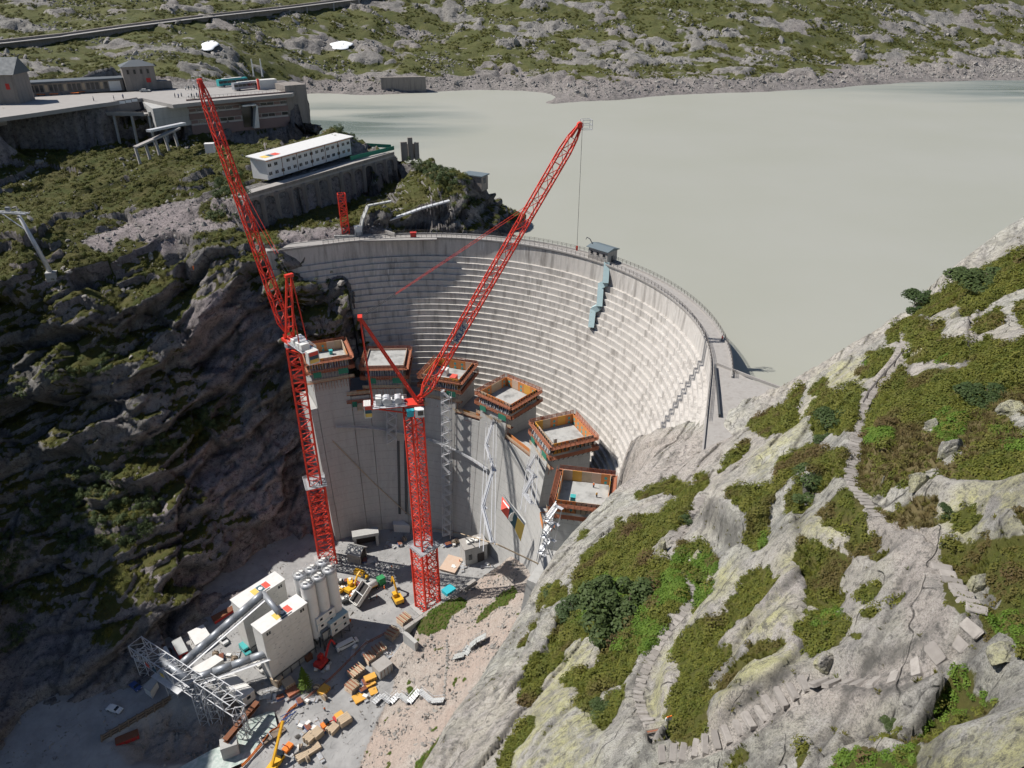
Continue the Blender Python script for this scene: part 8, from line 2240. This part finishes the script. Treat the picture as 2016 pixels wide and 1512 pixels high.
sz = rg.uniform(0.4, 1.0, len(x)) * big
scatter('bright_shrub_cover', 'bright green low shrubs covering parts of the hillside', P[isb], sz[isb] * 1.15, 0.15 * rg.random(isb.sum()), C_BRIGHT, 1)
scatter('dry_grass', 'straw coloured dry grass on the hillside', P[iss], sz[iss] * 1.1, 0.7 * rg.random(iss.sum()), C_GRASS, 2)
scatter('green_grass', 'short green grass between the heath', P[isg], sz[isg] * 1.0, 0.3 * brown[isg], C_GREENGR, 3)
scatter('heath_cover', 'olive and brown heath shrubs covering the hillside', P[ish], sz[ish], np.clip(brown[ish] * 0.75, 0, 1), C_SHRUB, 4)
# taller single mounds standing out of the heath, and sparse tufts rooted in the joints of the rock
mo = (rg.random(len(x)) < 0.035) & ~iss & (vg > 0.5)
scatter('heath_mounds', 'taller rounded heath and juniper mounds standing out of the low cover', P[mo], rg.uniform(1.1, 2.3, mo.sum()) * big[mo], np.clip(0.9 * brown[mo] + 0.15 * rg.random(mo.sum()), 0, 1), C_MOUND, 14)
x, y, z, u, v, vg, st = hill_points(160000)
k = (HILL.at('stain', x, y) > 0.42) & (vg < 0.3) & (rg.random(len(x)) < 0.30) & (sample(M_PATH, u, v) < 0.25)
scatter('joint_tufts', 'sparse grass tufts growing in the joints of the granite', np.c_[x, y, z - 0.03][k], rg.uniform(0.2, 0.5, k.sum()), 0.6 * rg.random(k.sum()), C_GREENGR, 15)
# left valley side
nx = 170000
ii = rg.integers(0, lX.shape[1] - 1, nx); jj = rg.integers(0, lX.shape[0] - 1, nx); fa, fb_ = rg.random(nx), rg.random(nx)
def bil(A): return (A[jj, ii] * (1 - fa) + A[jj, ii + 1] * fa) * (1 - fb_) + (A[jj + 1, ii] * (1 - fa) + A[jj + 1, ii + 1] * fa) * fb_
x, y, z, vg = bil(lX), bil(lY), bil(lZ), bil(lA['veg'])
u, v = project(x, y, z)
k = (vg > 0.4) & (u > -60) & (u < 1100) & (v < 1540) & (v > 130)
x, y, z, u, v, vg = (q[k] for q in (x, y, z, u, v, vg))
cl = fbm2(x / 9, y / 9, 3, 211)
sh = (cl > -0.08) & (rg.random(len(x)) < 0.6)
gr = ~sh & (rg.random(len(x)) < 0.3)
scatter('spur_shrubs', 'low olive shrubs on the ledges of the left valley side', np.c_[x, y, z - 0.1][sh], rg.uniform(0.9, 2.3, sh.sum()), 0.45 * rg.random(sh.sum()), C_SHRUB, 5)
scatter('spur_grass', 'grass tufts on the ledges of the left valley side', np.c_[x, y, z - 0.05][gr], rg.uniform(0.8, 1.8, gr.sum()), 0.6 * rg.random(gr.sum()), C_GREENGR, 6)
# dark alder thickets on the shaded slope
THICK = [[(40,980),(120,920),(200,930),(330,980),(300,1060),(160,1090),(40,1080)],[(220,880),(330,850),(440,790),(460,830),(380,880),(260,905)],[(10,1180),(60,1160),(70,1240),(10,1300)],[(0,1050),(60,1060),(50,1130),(0,1160)],[(90,740),(200,700),(260,660),(220,740),(110,780)],[(380,810),(470,780),(450,860),(400,860)],[(470,710),(530,720),(500,760)],[(0,760),(60,750),(60,800),(0,820)],[(430,370),(470,330),(490,400),(460,440),(400,440)],[(600,530),(650,520),(660,560),(620,580)],[(660,250),(720,262),(700,285),(650,276)],[(800,320),(880,330),(930,372),(860,372)],[(880,400),(940,385),(950,400),(890,415)]]
MTK = raster(THICK)
nx = 130000
ii = rg.integers(0, lX.shape[1] - 1, nx); jj = rg.integers(0, lX.shape[0] - 1, nx); fa, fb_ = rg.random(nx), rg.random(nx)
x, y, z = bil(lX), bil(lY), bil(lZ); u, v = project(x, y, z)
k = (sample(MTK, u + 12 * fbm2(x / 6, y / 6, 2, 221), v + 12 * fbm2(x / 6, y / 6, 2, 222)) > 0.5) & (u > 0) & (v > 0) & (fbm2(x / 5, y / 5, 2, 223) > -0.12)
x, y, z = x[k], y[k], z[k]
h_ = rg.random(len(x)) * 2.6
scatter('alder_thicket', 'dark green alder thickets on the shaded left slope', np.c_[x, y, z + h_], rg.uniform(1.1, 2.3, len(x)), 0.3 * rg.random(len(x)), C_TREE, 7)
# far hillside: shrubs, grass and stones
nx = 150000
x = rg.uniform(FX0, FX1, nx); y = rg.uniform(FY0, 1120, nx); z = FAR.z(x, y); u, v = project(x, y, z); vg = FAR.at('veg', x, y)
k = (u > -60) & (u < 2080) & (v > -60) & (v < 215) & (z > -6)
x, y, z, u, v, vg = (q[k] for q in (x, y, z, u, v, vg))
cl = fbm2(x / 22, y / 22, 4, 231)
k = (vg > 0.3) & (cl > 0.02) & (rg.random(len(x)) < 0.8)
scatter('far_shrubs', 'dark green shrubs scattered over the far hillside', np.c_[x, y, z - 0.3][k], rg.uniform(1.5, 4.2, k.sum()), 0.4 * rg.random(k.sum()), C_SHRUB, 8)
def stone_mesh(name, mat, seed, sub=1):
    bm = bmesh.new(); bmesh.ops.create_icosphere(bm, subdivisions=sub, radius=0.5); r2 = random.Random(seed)
    for vv in bm.verts: vv.co *= r2.uniform(0.7, 1.15); vv.co.z *= 0.7
    me = bpy.data.meshes.new(name); bm.to_mesh(me); bm.free(); me.materials.append(mat); return me
t = NT('stone'); p_ = t.pos(); oi_ = t.n('ShaderNodeObjectInfo')
c_ = t.mix(oi_.outputs['Random'], (0.20, 0.19, 0.178), (0.37, 0.345, 0.315)); c_ = t.mix(t.ramp(t.noise(p_, 1.2, 4, 0.6), [(0.4, 0.0), (0.75, 0.5)]), c_, (0.12, 0.115, 0.11)); t.set(c_, 0.9, spec=0.2)
C_STONE = stone_mesh('stone', MT['stone'], 3)
sc = fbm2(x / 60 + 0.5 * y / 60, y / 40, 4, 241)
k = ((sc > 0.12) | (z < 0.5)) & (rg.random(len(x)) < 0.7)
s_ = rg.lognormal(0.55, 0.5, k.sum())
scatter('far_boulder_field', 'grey boulder fields on the far hillside', np.c_[x, y, z][k], np.c_[s_ * rg.uniform(.8, 1.5, k.sum()), s_, s_ * rg.uniform(.6, 1.1, k.sum())], 0 * s_, C_STONE, 9, True)
# trodden debris of the yard
nx = 26000
x = rg.uniform(VX0, VX1, nx); y = rg.uniform(VY0, VY1, nx); z = VAL.z(x, y); u, v = project(x, y, z)
k = (VAL.at('yard', x, y) > 0.7) & (u > -20) & (u < 1050) & (v < 1540) & (v > 1020) & (fbm2(x / 9, y / 9, 3, 271) > 0.02)
s_ = rg.lognormal(-1.25, 0.55, k.sum())
scatter('site_debris', 'small stones, offcuts and debris strewn over the yard', np.c_[x, y, z][k], np.c_[s_ * rg.uniform(0.8, 3.0, k.sum()), s_, s_ * 0.5], 0 * s_, C_STONE, 16, True)
# scree and rubble
nx = 60000
x = rg.uniform(VX0, VX1, nx); y = rg.uniform(VY0, VY1, nx); z = VAL.z(x, y); u, v = project(x, y, z); yd = VAL.at('yard', x, y); vg = VAL.at('veg', x, y)
k = (yd < 0.3) & (u > -40) & (u < 1150) & (v < 1545) & (vg < 0.5) & ((fbm2(x / 8, y / 8, 3, 251) > 0.0) | (rg.random(nx) < 0.12))
s_ = rg.lognormal(-0.9, 0.55, k.sum())
scatter('scree_stones', 'loose pale stones on the scree slope and rubble', np.c_[x, y, z][k], np.c_[s_ * 1.4, s_, s_ * 0.8], 0 * s_, C_STONE, 10, True)
k = (vg > 0.5) & (yd < 0.6) & (u > -40) & (u < 1150) & (v < 1545)
scatter('slope_plants', 'fresh green plants along the scree slope', np.c_[x, y, z][k], rg.uniform(0.5, 1.0, k.sum()), 0.2 * rg.random(k.sum()), C_BRIGHT, 11)
nx = 60000
ii = rg.integers(0, lX.shape[1] - 1, nx); jj = rg.integers(0, lX.shape[0] - 1, nx); fa, fb_ = rg.random(nx), rg.random(nx)
x, y, z = bil(lX), bil(lY), bil(lZ); u, v = project(x, y, z); n_ = sample(M_GRAVEL, u, v)
k = ((n_ > 0.35) | ((fbm2(x / 10, y / 10, 3, 261) > 0.22) & (z > -30) & (v > 230))) & (u > 0) & (u < 1050) & (v > 0) & (v < 760) & ~((z < 1.0) & (z > -1.0))
s_ = rg.lognormal(-0.25, 0.5, k.sum())
scatter('spur_rubble', 'pale rubble stones on the left valley side', np.c_[x, y, z][k], np.c_[s_ * 1.3, s_, s_ * 0.8], 0 * s_, C_STONE, 12, True)

# ------------------------------------------------------------------ single boulders on the hillside
def boulder(u, v, w, h, label, seed, mat='rock_near', lk=HILL, rz=0.0, squash=0.8, point=0.0):
    q = lk.hit(u, v)
    if q is None: return
    dd = math.sqrt(q.x ** 2 + q.y ** 2 + (q.z - CAM_H) ** 2); s = dd / F_PX
    bm = bmesh.new(); bmesh.ops.create_icosphere(bm, subdivisions=4, radius=0.5)
    co = np.array([vv.co[:] for vv in bm.verts])
    f1, f2, idn = worley3(co[:, 0] * 2.2 + seed, co[:, 1] * 2.2, co[:, 2] * 2.2, seed)
    r2 = random.Random(seed)
    for _ in range(16):
        n = Vector((r2.gauss(0, 1), r2.gauss(0, 1), r2.gauss(0, 0.7))).normalized(); d = r2.uniform(0.2, 0.36)
        t = co @ np.array(n); co -= np.maximum(t - d, 0)[:, None] * np.array(n)[None] * 0.92
    co *= (1 + 0.12 * (idn - 0.5) - 0.07 * sstep(0.08, 0, f2 - f1) + 0.05 * fbm3(co[:, 0] * 5, co[:, 1] * 5, co[:, 2] * 5, 3, seed))[:, None]
    if point: co[:, :2] *= np.clip(1 - point * (co[:, 2:3] + 0.5), 0.1, 1.5)
    for vv, c in zip(bm.verts, co): vv.co = Vector((c[0] * w * s, c[1] * w * s * squash, c[2] * h * s))
    me = bpy.data.meshes.new('boulder'); bm.to_mesh(me); bm.free(); me.materials.append(MT[mat])
    a = me.attributes.new('lichen', 'FLOAT', 'POINT'); a.data.foreach_set('value', np.full(len(me.vertices), 0.7, np.float32))
    o = bpy.data.objects.new('boulder', me); COL.objects.link(o); o.location = q + Vector((0, 0, h * s * 0.08)); o.rotation_euler = (0, 0, rz)
    return tag(o, label, 'boulder', 'boulders on the hillside')
for a in ((1303, 1085, 46, 80, 'pointed pale boulder standing in green shrubs', 5, 0.0), (1372, 1100, 34, 30, 'low rounded boulder beside the narrow path', 7, 0.3), (1398, 1146, 24, 34, 'small pale boulder among bright shrubs', 9, 0.2),
          (1868, 892, 74, 56, 'cracked flat boulder in the dry grass', 11, 0.5), (1808, 955, 58, 44, 'pale boulder beside the dry grass below the cracked one', 13, 0.6), (1832, 842, 34, 40, 'dark split boulder in the heath', 15, 0.2), (1990, 815, 60, 44, 'grey rubble boulder at the picture edge in the heath', 17, 0.1), (1925, 1160, 60, 56, 'broken black and pale boulder in the heath beside the steps', 19, 0.3), (1960, 1300, 70, 60, 'lichen covered boulder above the dry grass strip', 21, 0.2),
          (1622, 1318, 58, 62, 'upright lichen boulder at the head of the stone stair', 23, 0.1), (1845, 640, 40, 34, 'smooth white boulder on the ridge heath', 25, 0.0), (1880, 625, 30, 24, 'small white boulder next to the smooth one on the ridge', 27, 0.3), (1810, 700, 40, 22, 'flat pale boulder beside the upper path', 29, 0.3), (1600, 1205, 26, 24, 'small square boulder in bright green shrubs', 31, 0.2), (1735, 960, 10, 34, 'tiny pale standing stone in the dry grass', 33, 0.0)):
    boulder(a[0], a[1], a[2], a[3], a[4], a[5], 'rock_near', HILL, a[6], 0.8, 0.75 if a[5] == 5 else (0.3 if a[5] in (33,) else 0.0))
# ------------------------------------------------------------------ single bushes and the conifer
def bush_mesh(name, mat, seed, n=420, leaf=0.16, lobes=9):
    rg2 = random.Random(seed); vs = []; fs = []
    L = [(Vector((rg2.uniform(-.34, .34), rg2.uniform(-.34, .34), rg2.uniform(0.12, 0.42))), rg2.uniform(0.16, 0.3)) for _ in range(lobes)]
    L = [(Vector((c.x * 1.35, c.y * 1.35, c.z * (1.15 - 0.9 * (c.x ** 2 + c.y ** 2) * 2.2))), r * rg2.uniform(0.55, 1.0)) for c, r in L]
    for c, r in L:
        for i in range(n // lobes):
            d = Vector((rg2.gauss(0, 1), rg2.gauss(0, 1), rg2.gauss(0.3, 1))).normalized(); p = c + d * r * rg2.uniform(0.7, 1.0)
            nrm = (d + Vector((rg2.uniform(-.7, .7), rg2.uniform(-.7, .7), rg2.uniform(-.2, .8)))).normalized()
            x = nrm.cross(Vector((rg2.uniform(-1, 1), rg2.uniform(-1, 1), rg2.uniform(-1, 1)))).normalized(); y = nrm.cross(x); s = leaf * rg2.uniform(0.5, 1.0) * 0.4
            o = len(vs); vs += [p - x * s, p + y * s * 0.7, p + x * s, p - y * s * 0.7]; fs.append((o, o + 1, o + 2, o + 3))
    me = bpy.data.meshes.new(name); me.from_pydata(vs, [], fs); me.materials.append(mat); return me
BM = [bush_mesh('crown', MT['leaf_dark'], 1, 7000, 0.085, 26), bush_mesh('crown', MT['leaf_dark'], 2, 4200, 0.1, 18), bush_mesh('crown', MT['leaf_tree'], 3, 3000, 0.12, 14)]
stem_m = MB()
for k_ in range(5): stem_m.tube((0, 0, -0.12), (0.22 * math.cos(k_ * 1.3), 0.22 * math.sin(k_ * 1.3), 0.4), 0.02, 0.01, 6)
stem_me = stem_m.mesh('trunk', MT['bark'])
def bush(u, v, wpx, hrel, label, kind=0, lk=HILL, rz=0.0):
    q = lk.hit(u, v)
    if q is None: return
    w = wpx * (q - Vector((0, 0, CAM_H))).length / F_PX
    r = empty('bush', q, rz, label, 'bush', 'single bushes'); r.scale = (w, w, w * hrel)
    inst('crown', BM[kind], r, (0, 0, -0.14)); inst('trunk', stem_me, r, (0, 0, -0.14))
for a in ((1235, 1215, 150, 0.75, 'large dark green bush in the middle of the heath slope', 0), (1190, 1190, 80, 0.7, 'dark bush joined to the large one on the heath slope', 1), (1640, 845, 95, 0.6, 'dark green juniper bush beside the upper path', 1), (1120, 1205, 60, 0.8, 'bush on the brow above the scree slope', 2), (1085, 1170, 36, 0.9, 'small bush on the brow edge above the scree', 2), (1815, 600, 80, 0.55, 'dark juniper bush on the ridge above the lake', 1), (1945, 560, 100, 0.45, 'broad dark juniper on the upper ridge', 0), (1600, 960, 95, 0.55, 'olive round bush below the upper path', 1), (1945, 790, 80, 0.5, 'dark bush in the heath at the picture edge', 0), (1345, 1030, 30, 0.8, 'small bright bush beside the narrow path', 2), (1865, 1010, 34, 0.6, 'small brown green bush beside the pale slab', 1), (1180, 1410, 60, 0.5, 'low olive bush on the lower slabs', 1), (1750, 1440, 38, 0.6, 'round olive bush on the pale slab below the walled path', 1)):
    bush(*a)
def conifer(p, h, label):
    r = empty('conifer_tree', p, 0, label, 'tree')
    MB().tube((0, 0, -0.5), (0, 0, h * 0.97), 0.22, 0.03, 8).build('trunk', MT['bark'], r)
    rg2 = random.Random(8); vs = []; fs = []
    for i in range(2600):
        f = rg2.random() ** 0.8; zz = h * (0.1 + 0.9 * f); rr = (1 - f) * h * 0.3 * (0.75 + 0.35 * math.sin(f * 40)) * math.sqrt(rg2.uniform(0.15, 1)); a = rg2.uniform(0, 6.283)
        c = Vector((math.cos(a) * rr, math.sin(a) * rr, zz - rr * 0.25)); x = Vector((math.cos(a), math.sin(a), -0.35)).normalized(); y = Vector((-math.sin(a), math.cos(a), rg2.uniform(-.4, .4))).normalized(); s = 0.32 * rg2.uniform(0.6, 1.2)
        o = len(vs); vs += [c - x * s * 0.6, c + y * s * 0.35, c + x * s, c - y * s * 0.35]; fs.append((o, o + 1, o + 2, o + 3))
    me = bpy.data.meshes.new('crown'); me.from_pydata(vs, [], fs); me.materials.append(MT['leaf_bright']); inst('crown', me, r)
conifer(grounded(yard(602, 1356)), 9.5, 'single green larch tree in front of the front bin house')

# ------------------------------------------------------------------ stone stairs and paved paths
def slab_mesh(seed, w, d, h):
    bm = bmesh.new(); bmesh.ops.create_cube(bm, size=1.0); bmesh.ops.bevel(bm, geom=bm.edges[:], offset=0.09, segments=1, affect='EDGES'); r2 = random.Random(seed)
    for vv in bm.verts: vv.co = Vector((vv.co.x * w + r2.uniform(-.05, .05), vv.co.y * d + r2.uniform(-.04, .04), vv.co.z * h + r2.uniform(-.02, .02)))
    me = bpy.data.meshes.new('slab'); bm.to_mesh(me); bm.free(); me.materials.append(MT['path_stone']); return me
t = NT('path_stone'); p_ = t.pos(); oi_ = t.n('ShaderNodeObjectInfo')
c_ = t.mix(oi_.outputs['Random'], (0.25, 0.23, 0.21), (0.38, 0.35, 0.32)); n_ = t.noise(p_, 2.5, 5, 0.65); c_ = t.mix(t.ramp(n_, [(0.4, 0.0), (0.75, 0.6)]), c_, (0.19, 0.17, 0.155)); t.set(c_, 0.9, t.bump(t.noise(p_, 9, 4), 0.4, 0.05), spec=0.2)
def path_stones(k_, w, d, pitch, h, name, label, cat, lift, level, f0=0.0, f1=1.0):
    """stones laid one after the other along a benched path"""
    A = PATHS[k_]; seg = np.hypot(*np.diff(A[:, :2], axis=0).T); s = np.r_[0, np.cumsum(seg)]
    n = max(3, int(s[-1] * (f1 - f0) / pitch)); mes = [slab_mesh(q, w, d, h) for q in range(6)]
    r = empty(name, (0, 0, 0), 0, label, cat, 'stone stairs and paths')
    for i in range(n):
        f = s[-1] * (f0 + (f1 - f0) * (i + 0.5) / n); q = [np.interp(f, s, A[:, c]) for c in range(3)]; qa = [np.interp(min(f + 0.5, s[-1]), s, A[:, c]) for c in range(3)]; qb = [np.interp(max(f - 0.5, 0), s, A[:, c]) for c in range(3)]
        dv = [qa[c] - qb[c] for c in range(3)]; sl = math.atan2(dv[2], math.hypot(dv[0], dv[1]))
        zz = max(q[2], float(HILL.z(q[0], q[1])))
        inst('step' if level else 'stone_slab', mes[(i * 7) % 6], r, (q[0] + random.uniform(-.06, .06), q[1] + random.uniform(-.06, .06), zz + lift), (0 if level else sl, 0, math.atan2(dv[1], dv[0]) - math.pi / 2 + random.uniform(-.06, .06)), (random.uniform(0.85, 1.1), random.uniform(0.85, 1.08), 1))
path_stones(3, 1.2, 0.42, 0.56, 0.30, 'stone_stair', 'long flight of pale stone steps running down the slab', 'stairway', 0.0, True)
path_stones(1, 0.95, 0.62, 0.78, 0.28, 'stone_stair', 'short flight of broad stone steps in the heath', 'stairway', 0.0, True)
path_stones(2, 1.0, 0.62, 0.66, 0.22, 'walled_path', 'curved walled stone path above the dark slab edge', 'path', -0.04, False)
path_stones(0, 1.0, 0.52, 0.60, 0.22, 'paved_path', 'upper paved path curving round the bushes', 'path', -0.06, False, 0.2)
path_stones(4, 0.8, 0.5, 0.6, 0.2, 'paved_path', 'narrow paved path between the heath and the pale slab', 'path', -0.06, False)
path_stones(5, 0.85, 0.6, 0.7, 0.2, 'paved_path', 'short paved path beside the pointed boulder', 'path', -0.06, False)
# dark kerb along the walled path and the hand rail of the upper path
def rail_on(line, label, h, t_, mat, name='hand_rail', posts=True):
    P = [HILL.hit(*q) for q in line]; P = [q for q in P if q is not None]
    r = empty(name, (0, 0, 0), 0, label, 'railing', 'rails on the hillside path')
    for a, b in zip(P[:-1], P[1:]):
        MB().bar(a + Vector((0, 0, h)), b + Vector((0, 0, h)), t_).build('rail', MT[mat], r)
        if posts: MB().bar(a + Vector((0, 0, -0.3)), a + Vector((0, 0, h)), t_ * 0.8).build('post', MT[mat], r)
rail_on([(1776, 700), (1760, 722), (1742, 742), (1724, 764), (1706, 786), (1696, 806)], 'dark hand rail beside the upper path', 0.95, 0.16, 'rail_steel')
# bench frame, signpost, marker post
q = HILL.hit(1286, 1446)
r = empty('trail_bench', q, 0.2, 'weathered wooden bench with red slats beside the path', 'bench', None); r.scale = (0.5, 0.5, 0.6)
for k_ in range(3): MB().bx(-1.0, 1.0, -0.25 + 0.2 * k_, -0.1 + 0.2 * k_, 0.45, 0.5).build('slat', MT['timber_red' if k_ == 1 else 'timber_old'], r)
for x_ in (-0.8, 0.8): MB().bx(x_ - 0.06, x_ + 0.06, -0.25, 0.3, 0, 0.45).build('leg', MT['timber_old'], r)
q = HILL.hit(1312, 1442)
r = empty('trail_sign', q, 0.3, 'small white and orange trail sign on a post', 'sign', None)
MB().tube((0, 0, -0.2), (0, 0, 1.5), 0.04, None, 8).build('post', MT['rail_steel'], r); MB().bx(-0.22, 0.22, -0.03, 0.03, 1.1, 1.4).build('board', MT['letter_white'], r); MB().bx(-0.14, 0.2, -0.04, 0.02, 1.41, 1.5).build('orange_tip', MT['hivis'], r)
# small pools and stone wall line in the scree
m = MB(); ln = [yard(u_, v_) for u_, v_ in ((880, 1262), (882, 1290), (878, 1330), (874, 1378))]
r = empty('dry_stone_wall', (0, 0, 0), 0, 'thin dark line of stones running down the pink scree', 'wall')
for a, b in zip(ln[:-1], ln[1:]):
    n_ = int((b - a).length / 0.9)
    for k_ in range(n_): q = grounded(a.lerp(b, k_ / n_)); inst('stone', C_STONE, r, q + Vector((0, 0, 0.1)), (0, 0, k_ * 1.7), (1.5, 1.1, 1.0))
# river
rv = MB(); L_, R_ = [], []
for i_, q in enumerate(RIVER):
    dq = (RIVER[min(i_ + 1, len(RIVER) - 1)] - RIVER[max(i_ - 1, 0)]).normalized(); sd = Vector((-dq.y, dq.x, 0)); L_.append(q + sd * 4.2); R_.append(q - sd * 4.2)
rv.add(L_ + R_[::-1], [tuple(range(2 * len(RIVER)))]); o = rv.build('river', MT['river_water'], None); o.location.z = 1.6; tag(o, 'milky turquoise mountain stream', None, None, 'structure')
# ------------------------------------------------------------------ lake
lk = [(p + nr * (-3.0)) for p, nr in ARC]
poly = [(q.x, q.y) for q in lk] + [(70, 128), (110, 122), (2500, 122), (2500, 2200), (-2500, 2200), (-2500, 330), (-160, 300)]
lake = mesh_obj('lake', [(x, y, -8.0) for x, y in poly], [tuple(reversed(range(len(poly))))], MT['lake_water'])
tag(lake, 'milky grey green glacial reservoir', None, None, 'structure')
